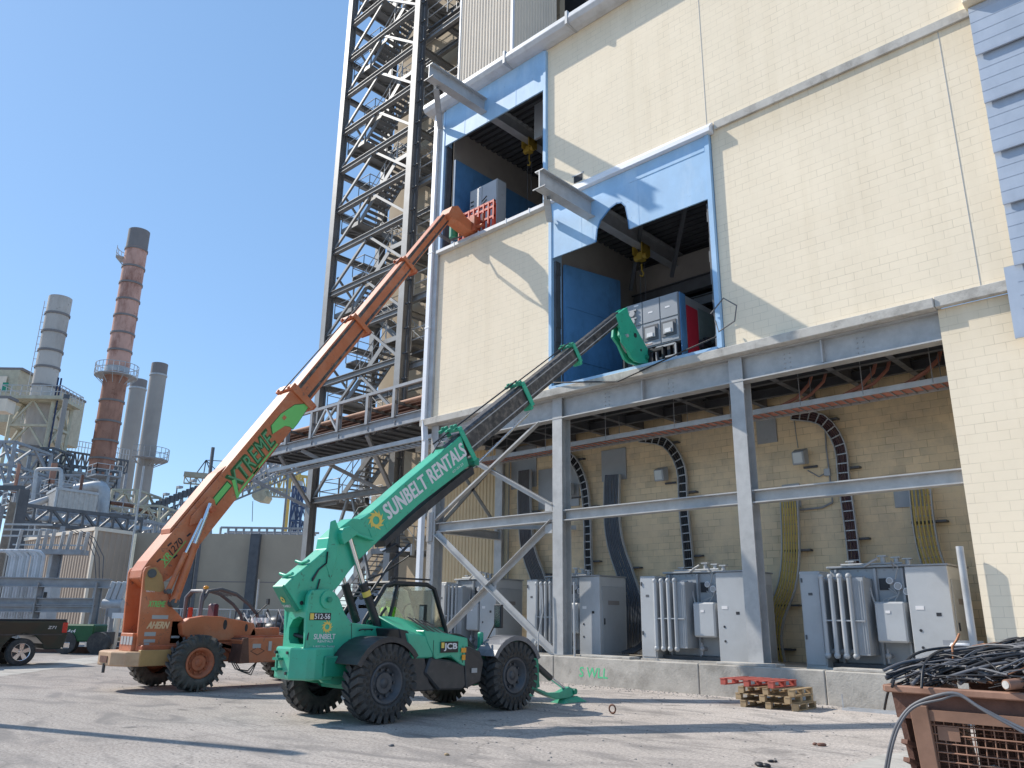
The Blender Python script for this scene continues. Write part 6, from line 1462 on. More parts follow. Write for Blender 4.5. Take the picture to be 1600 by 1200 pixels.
# trestles and walkways far away
t = thing('pipe_trestle', V(130,710,140)*Vector((1,1,0)) if False else (V(130,710,140).x, V(130,710,140).y, 0), 'long dark trestle crossing behind the red chimney', 'trestle')
a = V(92, 703, 140); b = V(192, 726, 140); b2 = V(195, 715, 150); mb = MB()
h = 2.4; truss(mb, (a.x,a.y,a.z-h), (V(200,722,150).x, V(200,722,150).y, a.z-h), h, 18, .35, .22); mb.build('truss', m_steel_d, t)
mb = MB()
bb = Vector((V(200,722,150).x, V(200,722,150).y, a.z))
for k in (1.2, 2.2): mb.bar(a+Vector((0,0,k)), bb+Vector((0,0,k)), .1)
for i in range(24): p = a.lerp(bb, i/23); mb.bar(p, p+Vector((0,0,2.2)), .1)
mb.build('handrail', m_steel_l, t)
mb = MB()
for i in (0, .33, .66, 1): p = a.lerp(bb, i); mb.bar((p.x,p.y,0), (p.x,p.y,a.z-h), .5)
mb.build('support_post', m_steel, t)
t = thing('pipe_trestle', (V(110,730,120).x, V(110,730,120).y, 0), 'second lower dark trestle in front of the base of the red chimney', 'trestle')
a = V(60, 722, 118); b = V(190, 722, 126); b.z = a.z; mb = MB(); truss(mb, a-Vector((0,0,4)), b-Vector((0,0,4)), 4, 12, .5, .3); mb.build('truss', m_steel_d, t)
mb = MB()
for k in range(4): mb.tube([a-HF*(.5+k*.5)-Vector((0,0,1+k*.6)), b-HF*(.5+k*.5)-Vector((0,0,1+k*.6))], .28, 8)
mb.build('pipes', m_gstack2, t)
mb = MB()
for i in range(7): p = a.lerp(b, i/6); mb.bar((p.x,p.y,0), (p.x,p.y,a.z), .5)
mb.build('support_post', m_steel, t)
# inclined conveyor rising to the right
t = thing('inclined_conveyor', (V(300,790,105).x, V(300,790,105).y, 0), 'inclined lattice conveyor rising to the right behind the orange boom', 'conveyor')
a = V(212, 806, 100); b = V(560, 668, 118)
for o in (0, 2.6):
    mb = MB(); truss(mb, a+HF*o-Vector((0,0,2.6)), b+HF*o-Vector((0,0,2.6)), 2.6, 34, .26, .16); mb.build('side_truss', m_steel, t)
mb = MB()
for i in range(60): p = a.lerp(b, i/59); mb.box(p.x-.3, p.x+.3, p.y-.3, p.y+.3, p.z-.1, p.z+.75)
mb.build('roller_cover', m_steel_d, t)
mb = MB(); mb.bar(a-Vector((0,0,1.2))+HF*1.3, b-Vector((0,0,1.2))+HF*1.3, 2.4, .3); mb.build('belt_deck', m_steel_d, t)
mb = MB()
for f in (.08, .3):
    p = a.lerp(b, f)
    for o in (-1.2, 1.2): mb.bar((p.x+HR.x*o*1.5,p.y+HR.y*o*1.5,0), (p.x,p.y,p.z-2.6), .45)
mb.build('support_leg', m_steel, t)
for i, (x, y) in enumerate(((274,822),(298,803),(326,786))): pass
for i, (x0, y0) in enumerate(((254,773),(275,762),(297,752))):
    p = V(x0, y0, 110); q = V(x0-1, y0+20, 110)
    t = thing('lamp_post', (q.x, q.y, q.z-1), ['leftmost little lamp post on the inclined conveyor','middle little lamp post on the inclined conveyor','rightmost little lamp post on the inclined conveyor'][i], 'lamp post', 'lamp posts on the conveyor')
    MB().bar((q.x,q.y,q.z-1.5), (q.x,q.y,p.z), .13).build('pole', m_steel_d, t); MB().box(q.x-.1, q.x+.8, q.y-.1, q.y+.5, p.z-.1, p.z+.2).build('lamp_head', m_steel_l, t)
# second lattice (right part above the pipe bridge)
t = thing('lattice_gallery', (V(440,740,80).x, V(440,740,80).y, 0), 'light lattice gallery sloping behind the left end of the pipe bridge', 'conveyor')
a = V(385, 752, 78); b = V(470, 706, 84); mb = MB(); truss(mb, a, b, 2.0, 12, .2, .12); mb.build('truss', m_steel, t)
truss(mb2 := MB(), a+HF*2.5, b+HF*2.5, 2.0, 12, .2, .12); mb2.build('truss', m_steel, t)
# yellow gantry crane
t = thing('gantry_crane', (V(440,740,150).x, V(440,740,150).y, 0), 'distant yellow lattice gantry crane seen between the two booms', 'crane')
a = V(386, 748, 150); b = V(480, 764, 150); b.z = a.z-1; mb = MB()
hgt = V(400, 733, 150).z-V(400, 757, 150).z
a0 = V(300, 744, 140); a0.z = a.z+.0
truss(mb, V(372,758,150), V(485,770,150), hgt, 16, .5, .22); mb.build('boom_truss', m_ycrane, t)
mb = MB(); 
for (x0, y0, x1, y1) in ((452,735,444,835),(466,738,458,835)): p = V(x0, y0, 150); q = V(x1, y1, 150); mb.bar((q.x,q.y,0), (q.x,q.y,p.z), .7)
p = V(447, 790, 150); 
mb.build('tower_leg', m_ycrane, t)
p = V(400, 764, 148); c0, c1 = V(393, 766, 148), V(417, 782, 148)
MB().loft([V(396,762,147),V(412,763,147),V(416,775,147),V(411,783,147),V(397,781,147),V(393,775,147)], [V(396,762,147)+HF*4,V(412,763,147)+HF*4,V(416,775,147)+HF*4,V(411,783,147)+HF*4,V(397,781,147)+HF*4,V(393,775,147)+HF*4]).build('operator_cabin', m_ctruss, t)
mb = MB(); truss(mb, V(414,775,148), V(452,778,148), 1.6, 8, .3, .2); mb.build('cabin_arm', m_ctruss, t)
MB().cyl(V(395,783,147), V(394,815,147), .06, n=5).build('hoist_rope', m_steel_d, t)
t = thing('gantry_crane', (V(320,745,140).x, V(320,745,140).y, 0), 'distant pale crane jib with guy wires left of the orange boom', 'crane')
a = V(289, 741, 140); b = V(420, 752, 140); mb = MB(); mb.bar(a, b, 1.0, .9); truss(mb, a-Vector((0,0,1.6)), b-Vector((0,0,1.6)), 1.2, 14, .25, .15); mb.build('jib', m_ctruss, t)
ap = V(322, 719, 140); mb = MB()
for x0, y0 in ((306,741),(318,742),(331,742),(345,742)): mb.bar(ap, V(x0, y0, 140), .14)
mb.bar(ap, V(375, 722, 140), .12); mb.build('guy_wires', m_steel_d, t)
m0 = V(333,699,138); m1 = V(329,760,138); MB().bar((m0.x,m0.y,0), (m0.x,m0.y,m0.z), .45).build('mast', m_steel_d, t)
# silos and blue frame between booms
vpipe('storage_silo', 'pale cylindrical silo behind the steel frame right of the crane tower', (466,752), (458,840), 14, 120, m_steel_l, None, 'silo')
tower_frame('braced_frame', 'dark blue braced steel frame between the two booms', 458, 474, 760, 840, 105, 3, mat('blue_grey_steel', (.06,.09,.17), .5), n=3, w=.22)
vpipe('distant_post', 'tall thin grey post left of the blue braced frame', (449,732), (442,832), 3, 110, m_steel)
# precast wall
Lx = [200, 305, 402, 480]
t = thing('precast_wall', (V(340,960,62).x, V(340,960,62).y, 0), 'long shaded tan precast concrete panel wall behind the orange handler', 'wall')
zt = V(340, 834, 62).z
for i in range(3):
    a = V(Lx[i]+1.5, 836, 62); b = V(Lx[i+1]-1.5, 836, 62)
    pts = [a, b, b+HF*.4, a+HF*.4]
    MB().loft([Vector((p.x,p.y,0)) for p in pts], [Vector((p.x,p.y,zt)) for p in pts]).build('wall_panel', m_tilt, t)
    mb = MB(); zz = zt*.53
    mb.bar(Vector((a.x,a.y,zz))-HF*.0, Vector((b.x,b.y,zz))-HF*.0, .03, .06); mb.build('panel_joint', m_gdark, t)
for x in Lx[1:3]:
    p = V(x, 836, 62); MB().loft([Vector((p.x,p.y,0))+HR*s*.35-HF*f for s, f in ((-1,.0),(-1,.5),(1,.5),(1,.0))], [Vector((p.x,p.y,zt))+HR*s*.35-HF*f for s, f in ((-1,.0),(-1,.5),(1,.5),(1,.0))]).build('buttress', m_steel_d, t)
mb = MB(); a = V(345, 826, 66); b = V(490, 826, 66); b.z = a.z
truss(mb, Vector((a.x,a.y,zt)), Vector((b.x,b.y,zt)), .9, 12, .16, .14, False)
for k in range(3): mb.tube([Vector((a.x,a.y,zt+.25+k*.25))+HF*k, Vector((b.x,b.y,zt+.25+k*.25))+HF*k], .1, 6)
tag(mb.build('wall_top_pipework', m_steel, loc=(a.x,a.y,zt)), 'low steel pipework running along the top of the precast wall', 'pipework')
# white downpipe on the wall corner and thin pole
# beige sheds
c = V(151, 826, 58); H_ = c.z
def shed(name, label, corner, L, R2, H, m, trim):
    t = thing(name, (corner.x, corner.y, 0), label, 'building')
    far = L+(R2-corner)
    for nm, p, q in (('lit_wall', L, corner), ('side_wall', corner, R2)):
        d = (q-p); n = int(d.length/.5); dn = d.normalized(); out = Vector((dn.y, -dn.x, 0)); 
        if out.dot(HF) > 0: out = -out
        vs = []; k = 0; step = d.length/n
        for i in range(n):
            for f, o in ((0,0),(.3,0),(.4,1),(.8,1),(.9,0)): vs.append((p+d*((i+f)/n)+out*o*.07))
        vs.append(q)
        V_ = []
        for v in vs: V_ += [(v.x,v.y,0),(v.x,v.y,H)]
        MB().add(V_, [(2*i,2*i+2,2*i+3,2*i+1) for i in range(len(vs)-1)], False).build(nm, m, t)
    mb = MB()
    for p, q in ((L,corner),(corner,R2)): mb.bar((p.x,p.y,H-.0), (q.x,q.y,H-.0), .26, .26)
    mb.bar((corner.x,corner.y,0), (corner.x,corner.y,H), .2); mb.build('trim', trim, t)
    MB().add([(p.x,p.y,H+.1) for p in (L,corner,R2,far)], [(0,1,2,3)]).build('roof', trim, t)
    return t
L = Zq(40, 843, H_); R2 = Zq(207, 833.5, H_)
shed('metal_shed', 'tan corrugated metal shed behind the steel rack at left', Vector((c.x,c.y,0)), Vector((L.x,L.y,0)), Vector((R2.x,R2.y,0)), H_, mat('tan_cladding', (.44,.34,.26), .7, 0, .06, .5, (.34,.27,.21), .4, .4), m_beige_l)
c = V(90, 763, 79); H2 = c.z; L = Zq(74, 772, H2); R2 = Zq(154, 772, H2)
shed('metal_shed', 'small grey corrugated shed among the pipework at left', Vector((c.x,c.y,0)), Vector((L.x,L.y,0)), Vector((R2.x,R2.y,0)), H2, mat('grey_cladding', (.50,.475,.44), .7), m_steel_l)
# pipe rack in front of plant
t = thing('lattice_pipe_rack', (V(110,810,72).x, V(110,810,72).y, 0), 'dark lattice pipe rack crossing above the tan shed', 'pipe rack')
a = V(28, 788, 68); b = Zq(222, 811, a.z); h = a.z-V(28, 815, 68).z
for o in (0, 3):
    mb = MB(); truss(mb, (a.x+HF.x*o,a.y+HF.y*o,a.z-h), (b.x+HF.x*o,b.y+HF.y*o,b.z-h), h, 8, .3, .2); mb.build('truss', m_steel_d if not o else m_steel, t)
mb = MB()
for k in range(5): mb.tube([Vector((a.x,a.y,a.z-h+.4+.1*k))+HF*(.5+k*.5), Vector((b.x,b.y,b.z-h+.4+.1*k))+HF*(.5+k*.5)], .14, 7)
mb.build('pipes', m_steel_l, t)
mb = MB()
for f in (0.02, .35, .7, .98):
    for o in (0, 3): p = a.lerp(b, f)+HF*o; mb.bar((p.x,p.y,0), (p.x,p.y,a.z-h), .4)
mb.build('support_post', m_steel, t)
mb = MB()
t2 = thing('lattice_pipe_rack', (V(250,830,80).x, V(250,830,80).y, 0), 'lattice pipe rack continuing behind the orange boom above the precast wall', 'pipe rack')
a = V(205, 812, 82); b = V(300, 830, 90); b.z = a.z; h = 3.2
for o in (0, 3): mb = MB(); truss(mb, (a.x+HF.x*o,a.y+HF.y*o,a.z-h), (b.x+HF.x*o,b.y+HF.y*o,b.z-h), h, 7, .28, .18); mb.build('truss', m_steel, t2)
mb = MB()
for k in range(6): mb.tube([Vector((a.x,a.y,a.z-h+.4+.4*k))+HF*(.5+k*.4), Vector((b.x,b.y,b.z-h+.4+.4*k))+HF*(.5+k*.4)], .16, 7)
mb.build('pipes', m_steel_l, t2)
mb = MB()
for f in (0, .5, 1): p = a.lerp(b, f); mb.bar((p.x,p.y,0), (p.x,p.y,a.z-h), .4)
mb.build('support_post', m_steel, t2)
# large pale pipe with elbows
def pipe_thing(label, pts, r, m, name='process_pipe'):
    P = [V(*p) for p in pts]; out = []
    for i, p in enumerate(P):
        if 0 < i < len(P)-1:
            a_ = p+(P[i-1]-p).normalized()*r*2; b_ = p+(P[i+1]-p).normalized()*r*2
            for k in range(5): f = k/4; out.append(a_*(1-f)**2+p*2*f*(1-f)+b_*f*f)
        else: out.append(p)
    o = MB().tube(out, r, 12).build(name, m, loc=P[0]); tag(o, label, 'pipe'); return o
pipe_thing('fat pale pipe bending down beside the small grey shed', [(118,765,88),(165,757,88),(160,802,88)], .62, m_steel_l)
pipe_thing('thin pale pipe looping up and over left of the small grey shed', [(50,795,84),(57,733,84),(96,733,84),(94,765,84)], .2, m_steel_l)
pipe_thing('pale sloping pipe left of the small grey shed', [(30,795,80),(75,780,82)], .35, m_steel_l)
pipe_thing('long grey pipe running low behind the lattice pipe rack', [(5,760,92),(70,752,94),(112,760,96)], .3, m_gstack2)
pipe_thing('long thin pipe running right of the fat pale pipe', [(150,782,92),(205,790,95),(245,806,97)], .22, m_rust)
# filler frames in front of the stacks
tower_frame('process_structure', 'open grey process steelwork right of the lattice rack left post', 30, 62, 745, 800, 88, 7, m_steel, n=2, w=.32)
tower_frame('process_structure', 'open grey process steelwork at the foot of the red chimney', 100, 128, 742, 800, 98, 7, m_steel, n=2, w=.3)
tower_frame('process_structure', 'pale process steelwork under the pair of plain chimneys', 176, 214, 765, 822, 98, 7, m_ctruss, n=2, w=.3)
tower_frame('process_structure', 'low pale steelwork left of the inclined conveyor', 212, 250, 790, 840, 92, 6, m_ctruss, n=2, w=.28)
tower_frame('process_structure', 'tangled steelwork under the inclined conveyor', 256, 300, 800, 842, 95, 6, m_steel, n=2, w=.26)
tower_frame('process_structure', 'dark steel structure between the chimneys and the frame at left', 64, 84, 700, 790, 104, 5, m_steel_d, n=4, w=.3)
blockbld('dark_tank_house', 'dark low process house behind the lattice pipe rack', 28, 118, 782, 100, 10, m_steel_d)
blockbld('dark_tank_house', 'dark low block under the pale process steelwork', 165, 290, 826, 104, 8, m_gstack2)
for i in range(7):
    x = 36+i*30+random.uniform(-8, 8); y = random.uniform(742, 800) if i < 5 else random.uniform(800, 822)
    p = V(x, y, 86+i); t = thing('valve_platform', (p.x, p.y, 0), ['first small platform among the pipework counted from the left edge','second small platform among the pipework from the left','third small platform among the pipework from the left','small platform in front of the red chimney base','small platform just right of the red chimney base','small platform under the plain chimneys','small platform left of the inclined conveyor foot'][i], 'platform', 'small platforms in the pipework')
    MB().box(p.x-1.4, p.x+1.4, p.y-1.4, p.y+1.4, p.z-.15, p.z).build('deck', m_steel, t)
    mb = MB()
    for (a_, b_) in (((-1.4,-1.4),(1.4,-1.4)),((1.4,-1.4),(1.4,1.4))):
        for h in (.6, 1.2): mb.bar((p.x+a_[0],p.y+a_[1],p.z+h), (p.x+b_[0],p.y+b_[1],p.z+h), .07)
        for f in (0, .5, 1): mb.bar((p.x+a_[0]+(b_[0]-a_[0])*f,p.y+a_[1]+(b_[1]-a_[1])*f,p.z), (p.x+a_[0]+(b_[0]-a_[0])*f,p.y+a_[1]+(b_[1]-a_[1])*f,p.z+1.2), .07)
    mb.build('handrail', m_steel_l, t)
    mb = MB()
    for a_ in (-1.3, 1.3): mb.bar((p.x+a_,p.y,0), (p.x+a_,p.y,p.z), .25)
    mb.build('support_post', m_steel, t)
# --- nearer left group
# dark steel post and leaning timber pole at the frame edge
a = V(22, 765, 52); b = V(12, 900, 52)
tag(MB().bar((b.x,b.y,0), (b.x,b.y,a.z), .62).build('dark_steel_column', m_steel_d, loc=(b.x,b.y,0)), 'dark steel column at the left edge with a beam on top', 'column')
q = V(-30, 760, 52); tag(MB().bar((q.x,q.y,a.z+.1), (V(36,768,52).x,V(36,768,52).y,a.z+.1), .35, .3).build('dark_steel_beam', m_steel_d, loc=(b.x,b.y,a.z)), 'dark beam on top of the column at the left edge', 'beam')
p = V(20, 785, 48); q = V(-6, 900, 48); tag(MB().cyl((q.x,q.y,0), p, .25, .2, 12).build('timber_pole', mat('grey_timber', (.22,.185,.15), .9, 0, .2, 4), loc=(q.x,q.y,0)), 'weathered wooden pole leaning at the left edge', 'pole')
# steel cable platform in front of tan shed
t = thing('insulator_stand', (V(80,860,46).x, V(80,860,46).y, 0), 'grey steel platform on one post carrying upright posts before the tan shed', 'stand')
a = V(18, 862, 46); b = V(132, 866, 46); b.z = a.z
MB().bar(a, b, .9, .28).build('platform_beam', m_steel, t)
p = V(88, 866, 46); MB().ibeam((p.x,p.y,0), (p.x,p.y,a.z), .55, .55, .05, (0,1,0)).build('post', m_steel, t)
mb = MB(); zt_ = V(60, 828, 46).z
for x in (26, 56, 67, 78, 93, 104, 120, 131): p = V(x, 860, 46); mb.bar((p.x,p.y,a.z), (p.x+.25,p.y,zt_-(.1 if x > 80 else 0)), .16)
mb.build('upright', m_steel_l, t)
mb = MB()
for k, z in enumerate((zt_, zt_-.35, zt_+.3)): mb.bar((V(5,830,46).x,V(5,830,46).y,z), (V(80,830,46).x,V(80,830,46).y,z), .1)
mb.bar((a.x,a.y,a.z+.4),(b.x,b.y,a.z+.4),.08); mb.build('rails', m_steel_l, t)
mb = MB()
for i in range(3):
    s = V(110+i*8, 829, 46); mb.tube([s, V(135+i*6,840,46), V(148+i*7,870,46), V(150+i*5,905,46)], .025, 5)
mb.build('jumper_wire', m_steel_d, t)
# conduits bundle
for i, (x0, x1, lb) in enumerate(((4, 33, 'left bundle of grey conduits curving over behind the steel rack'), (40, 57, 'right bundle of grey conduits curving over behind the steel rack'))):
    t = thing('conduit_bundle', (V(x0,940,41).x, V(x0,940,41).y, 0), lb, 'conduits', 'conduit bundles')
    n = 8 if i == 0 else 5
    for k in range(n):
        x = x0+(x1-x0)*k/(n-1); p = V(x, 935, 41); zt_ = V(x, 862, 41).z
        MB().tube([(p.x,p.y,0),(p.x,p.y,zt_-.6),(p.x-HR.x*.0-.03,p.y+.0,zt_-.2),(p.x-HR.x*.25,p.y-HR.y*.25,zt_),(p.x-HR.x*.8,p.y-HR.y*.8,zt_+.05)], .085, 8).build('conduit', m_gut if k % 3 else m_steel_l, t)
# steel rack near
t = thing('steel_rack', (V(70,960,37).x, V(70,960,37).y, 0), 'heavy grey steel beam rack behind the pickup truck', 'rack')
def rackbeam(x0, y0, x1, y1, h, m=m_steel, d=37):
    a = V(x0, y0, d); b = V(x1, y1, d); MB().ibeam(a, b, .3, h, .04).build('beam', m, t)
rackbeam(-30, 908, 172, 912, .42, m_steel); rackbeam(-30, 939, 148, 940, .3, m_steel); rackbeam(-30, 951, 148, 952, .28)
rackbeam(-30, 908, 172, 912, .42, m_steel, 39.5); rackbeam(-30, 945, 148, 945, .3, m_steel, 39.5)
for x in (147, 55, -15):
    for d in (37, 39.5): p = V(x, 960, d); MB().ibeam((p.x,p.y,0), (p.x,p.y,V(x,910,d).z), .3, .3, .03, (0,1,0)).build('post', m_steel, t)
# grey cabinets behind rack
for i, (x0, x1, y0, d, lb) in enumerate(((12,30,915,44,'grey cabinet behind the left part of the steel rack'),(42,54,913,44,'grey cabinet behind the middle of the steel rack'),(62,80,916,44,'pale cabinet with a dark window behind the steel rack'))):
    p = V(x0, y0, d); q = V(x1, y0, d); tt = thing('utility_cabinet', (p.x, p.y, 0), lb, 'cabinet')
    MB().loft([Vector((v.x,v.y,0))+HF*o for v, o in ((p,0),(q,0),(q,1),(p,1))], [Vector((v.x,v.y,p.z))+HF*o for v, o in ((p,0),(q,0),(q,1),(p,1))]).build('cabinet_body', [m_xf,m_steel,m_xf_l][i], tt)
    mb = MB(); a_ = p.lerp(q, .25)-HF*.01; b_ = p.lerp(q, .75)-HF*.01; mb.loft([Vector((a_.x,a_.y,p.z-.9)),Vector((b_.x,b_.y,p.z-.9)),Vector((b_.x,b_.y,p.z-.3)),Vector((a_.x,a_.y,p.z-.3))], [v-HF*.02 for v in [Vector((a_.x,a_.y,p.z-.9)),Vector((b_.x,b_.y,p.z-.9)),Vector((b_.x,b_.y,p.z-.3)),Vector((a_.x,a_.y,p.z-.3))]]); mb.build('window', m_decalk, tt)
# breather device, box, sign and bollards between rack and orange machine
t = thing('line_switch', (V(180,940,46).x, V(180,940,46).y, 0), 'pale grey tilted switch housings on a stand left of the orange handler', 'switch')
for i in range(3):
    a = V(168+i*9, 938, 46); b = V(179+i*9, 909, 46); MB().bar(a, b, .22, .28).build('housing', m_xf_l, t, .04)
p = V(178, 944, 46); MB().cyl(p-HR*.6, p+HR*.5, .28, n=12).build('tank', m_steel_l, t); MB().bar((p.x,p.y,0), (p.x,p.y,p.z), .3).build('stand', m_steel, t)
p = V(168, 950, 45); q = V(186, 964, 45); tt = thing('control_box', (p.x, p.y, 0), 'pale grey box on posts left of the orange handler', 'box')
MB().loft([Vector((v.x,v.y,q.z))+HF*o for v, o in ((p,0),(q,0),(q,.5),(p,.5))], [Vector((v.x,v.y,p.z))+HF*o for v, o in ((p,0),(q,0),(q,.5),(p,.5))]).build('box_body', m_xf, tt)
MB().bar((p.x,p.y,0), (p.x,p.y,p.z), .1).bar((q.x,q.y,0), (q.x,q.y,p.z), .1).build('leg', m_steel, tt)
p = V(184, 962, 36); tt = thing('small_sign', (p.x, p.y, 0), 'small pale sign on a tan bollard left of the orange handler', 'sign')
MB().cyl((p.x,p.y,0), (p.x,p.y,V(184,966,36).z), .13, n=12).build('bollard', m_beige_l, tt); MB().loft([p-HR*.25-Vector((0,0,.12)),p+HR*.25-Vector((0,0,.12)),p+HR*.25+Vector((0,0,.12)),p-HR*.25+Vector((0,0,.12))], [v+HF*.03 for v in (p-HR*.25-Vector((0,0,.12)),p+HR*.25-Vector((0,0,.12)),p+HR*.25+Vector((0,0,.12)),p-HR*.25+Vector((0,0,.12)))]).build('sign_board', m_decalw, tt)
# thin poles
def pole(name, label, top, bot, wpx, dep, m): 
    a = V(*top, dep); b = V(*bot, dep); r = wpx/2*wdist(a)/FPX
    tag(MB().cyl((b.x,b.y,0), (b.x,b.y,a.z), r, n=10).build(name, m, loc=(b.x,b.y,0)), label, 'pole')
pole('thin_pole', 'tall thin grey pole rising beside the tan shed corner', (225,728), (207,850), 3.2, 56, m_steel_l)
pole('guy_post', 'pale post on the corner between the tan shed and the precast wall', (207,834), (198,930), 4, 55, m_cream)
pole('thin_pole', 'dark post left of the precast wall buttress behind the orange boom', (309,845), (298,960), 6, 58, m_steel_d)
# fence with chain link behind orange machine
t = thing('chain_link_fence', (V(250,960,50).x, V(250,960,50).y, 0), 'low chain link fence in front of the precast wall', 'fence')
mb = MB()
for x in range(150, 480, 26): p = V(x, 975, 52); mb.cyl((p.x,p.y,0), (p.x,p.y,2.0), .045, n=6)
mb.build('support_post', m_steel_l, t)
mb = MB(); a = V(150, 950, 52); b = V(478, 950, 52)
for z in (.15, 1.98): mb.cyl((a.x,a.y,z), (b.x,b.y,z), .03, n=5)
mb.build('rails', m_steel_l, t)
mb = MB(); n = 90
for i in range(n):
    p = a.lerp(b, i/n); q = a.lerp(b, (i+4)/n)
    mb.bar((p.x,p.y,.15), (q.x,q.y,1.95), .012); mb.bar((p.x,p.y,1.95), (q.x,q.y,.15), .012)
mb.build('wire_mesh', m_steel, t)
# machinery and clutter behind handlers
t = thing('dark_covered_pile', (V(420,955,45).x, V(420,955,45).y, 0), 'dark heap of hoses and sheets behind the roll bar of the orange handler', 'pile')
mb = MB(); c = V(420, 958, 45)
for i in range(16): mb.sph((c.x+random.uniform(-2,2), c.y+random.uniform(-.7,.7), random.uniform(.3,1.4)), random.uniform(.4,.8), 6, (1.3,1,.7))
mb.build('heap', m_black, t)
mb = MB()
for i in range(14): q = c+Vector((random.uniform(-2.5,2.5), random.uniform(-1.5,0), 0)); mb.tube([(q.x,q.y,.2),(q.x+.4,q.y,1.9+random.uniform(-.4,.1)),(q.x+1.1,q.y,1.2)], .05)
mb.build('loose_hoses', m_cable_g, t)
pole('thin_pole', 'bent pale conduit standing left of the green handler', (404,905), (398,975), 3, 40, m_steel_l)
# ------------------------------------------------------------------ pickup truck
K = thing('pickup_truck', (-30.9, 8.0, 0), 'dark green pickup truck partly cut by the left edge with its red tail light showing', 'pickup truck')
X = -30.1; Xo = -32.0
body = [(10.0,.62),(10.05,.95),(10.02,1.28),(9.98,1.42),(7.6,1.42),(4.2,1.42),(3.9,1.3),(3.8,.6),(4.5,.42),(4.6,.7),(4.9,.92),(5.3,.98),(5.7,.88),(5.95,.6),(6.0,.42),(8.15,.42),(8.2,.65),(8.4,.9),(8.75,1.0),(9.1,.92),(9.35,.68),(9.4,.5),(9.9,.5)]
MB().prism([(y,z) for y, z in body], 'x', Xo, X).build('body', m_pick, K, .03, seg=2)
MB().prism([(5.2,1.42),(5.7,1.95),(7.0,1.97),(7.4,1.42)], 'x', Xo+.12, X-.12).build('cab', m_pick, K, .04)
MB().prism([(5.45,1.46),(5.8,1.9),(6.9,1.92),(7.2,1.46)], 'x', X-.13, X-.115).build('side_window', m_glassd, K)
MB().box(Xo+.1, X-.1, 7.5, 9.9, 1.35, 1.425).build('bed_cavity', m_black, K)
MB().box(Xo-.01, X+.01, 7.5, 9.98, 1.42, 1.46).build('bed_rail', m_black, K, .01)
MB().box(X-.12, X+.012, 9.86, 10.03, 1.02, 1.36).build('tail_light', m_tail, K, .02)
MB().box(Xo+.05, X-.05, 9.98, 10.2, .52, .72).build('rear_bumper', m_chrome, K, .03)
MB().box(X+.001, X+.012, 8.0, 9.9, .95, .99).build('side_moulding', m_black, K)
text('badge_lettering', 'Z71', (X, 9.42, 1.15), (0,1,0), (0,0,1), .09, m_decalw, K, .2, .02, width=.26)
def car_wheel(y, xc, s):
    wr = MB().cyl((xc-.1,y,.43), (xc+s*.02,y,.43), .1, n=14).build('wheel', m_steel_l, K)
    MB().lathe((xc,y,.43), 'x', [(-.12,.27),(-.13,.38),(-.1,.43),(.1,.43),(.13,.38),(.12,.27)], 32).build('tyre', m_tyre, wr)
    mb = MB().lathe((xc,y,.43), 'x', [(s*.115,.28),(s*.125,.265),(s*.06,.25)], 28)
    for i in range(5):
        a = 2*math.pi*i/5+.3; c_, s_ = math.cos(a), math.sin(a); tn = Vector((0,-s_,c_)); rd_ = Vector((0,c_,s_)); o = Vector((xc+s*.1,y,.43))
        mb.hexa([o+rd_*.04-tn*.05-Vector((s*.05,0,0)),o+rd_*.04+tn*.05-Vector((s*.05,0,0)),o+rd_*.26+tn*.07-Vector((s*.05,0,0)),o+rd_*.26-tn*.07-Vector((s*.05,0,0)),o+rd_*.04-tn*.05,o+rd_*.04+tn*.05,o+rd_*.26+tn*.07,o+rd_*.26-tn*.07])
    mb.cyl((xc+s*.05,y,.43), (xc+s*.12,y,.43), .065, n=14); mb.build('rim', m_chrome, wr)
    MB().cyl((xc+s*.02,y,.43), (xc+s*.03,y,.43), .26, n=24).build('wheel_well_shade', m_black, wr)
for y in (8.76, 5.25):
    car_wheel(y, X-.16, 1); car_wheel(y, Xo+.16, -1)
# small green machine behind the truck
t = thing('green_compressor', (V(125,985,34).x, V(125,985,34).y, 0), 'dark green tow behind machine partly hidden behind the pickup and rack post', 'machine')
p = V(128, 985, 35); px_, py_0 = p.x, p.y
def hb(x0, x1, y0, y1, z0, z1, c=p):  # box in the view aligned frame
    P = [Vector((c.x,c.y,0))+HR*a+HF*b for a, b in ((x0,y0),(x1,y0),(x1,y1),(x0,y1))]
    return [Vector((v.x,v.y,z)) for z in (z0, z1) for v in P]
MB().hexa(hb(-1.1,.5,0,1.2,.5,1.2)).build('hood', mat('dull_green_paint', (.012,.09,.03), .5), t, .05)
MB().hexa(hb(.5,1.0,.2,1.0,.4,.9)).build('frame', m_black, t)
for s in (.75, -.6):
    c = Vector((p.x,p.y,.45))+HR*s-HF*.05; MB().cyl(c, c+HF*.3, .45, n=22).build('wheel', m_tyre, t)
text('body_lettering', '4x4', Vector((p.x,p.y,.85))-HR*.6, HR, (0,0,1), .16, m_decalw, t, .2, .01, lift=.01)
tt = thing('stacked_planks', (V(178,1000,36).x, V(178,1000,36).y, 0), 'dark stacked beams lying on the ground right of the rack post', 'beams')
c = V(165, 1000, 38)
for i in range(4): MB().hexa(hb(-.5+.2*i,3.2-.3*i,.3*i,.3*i+.25,.02+.2*i,.2+.2*i, c)).build('plank', m_steel_d if i % 2 else m_wood, tt)
mb = MB()
c = V(60, 1012, 36); tag(MB().hexa(hb(-3,6,0,.4,.0,.25,c)).build('ground_rail', m_rust, loc=(c.x,c.y,0)), 'rusty rail lying along the foot of the steel rack', 'rail')

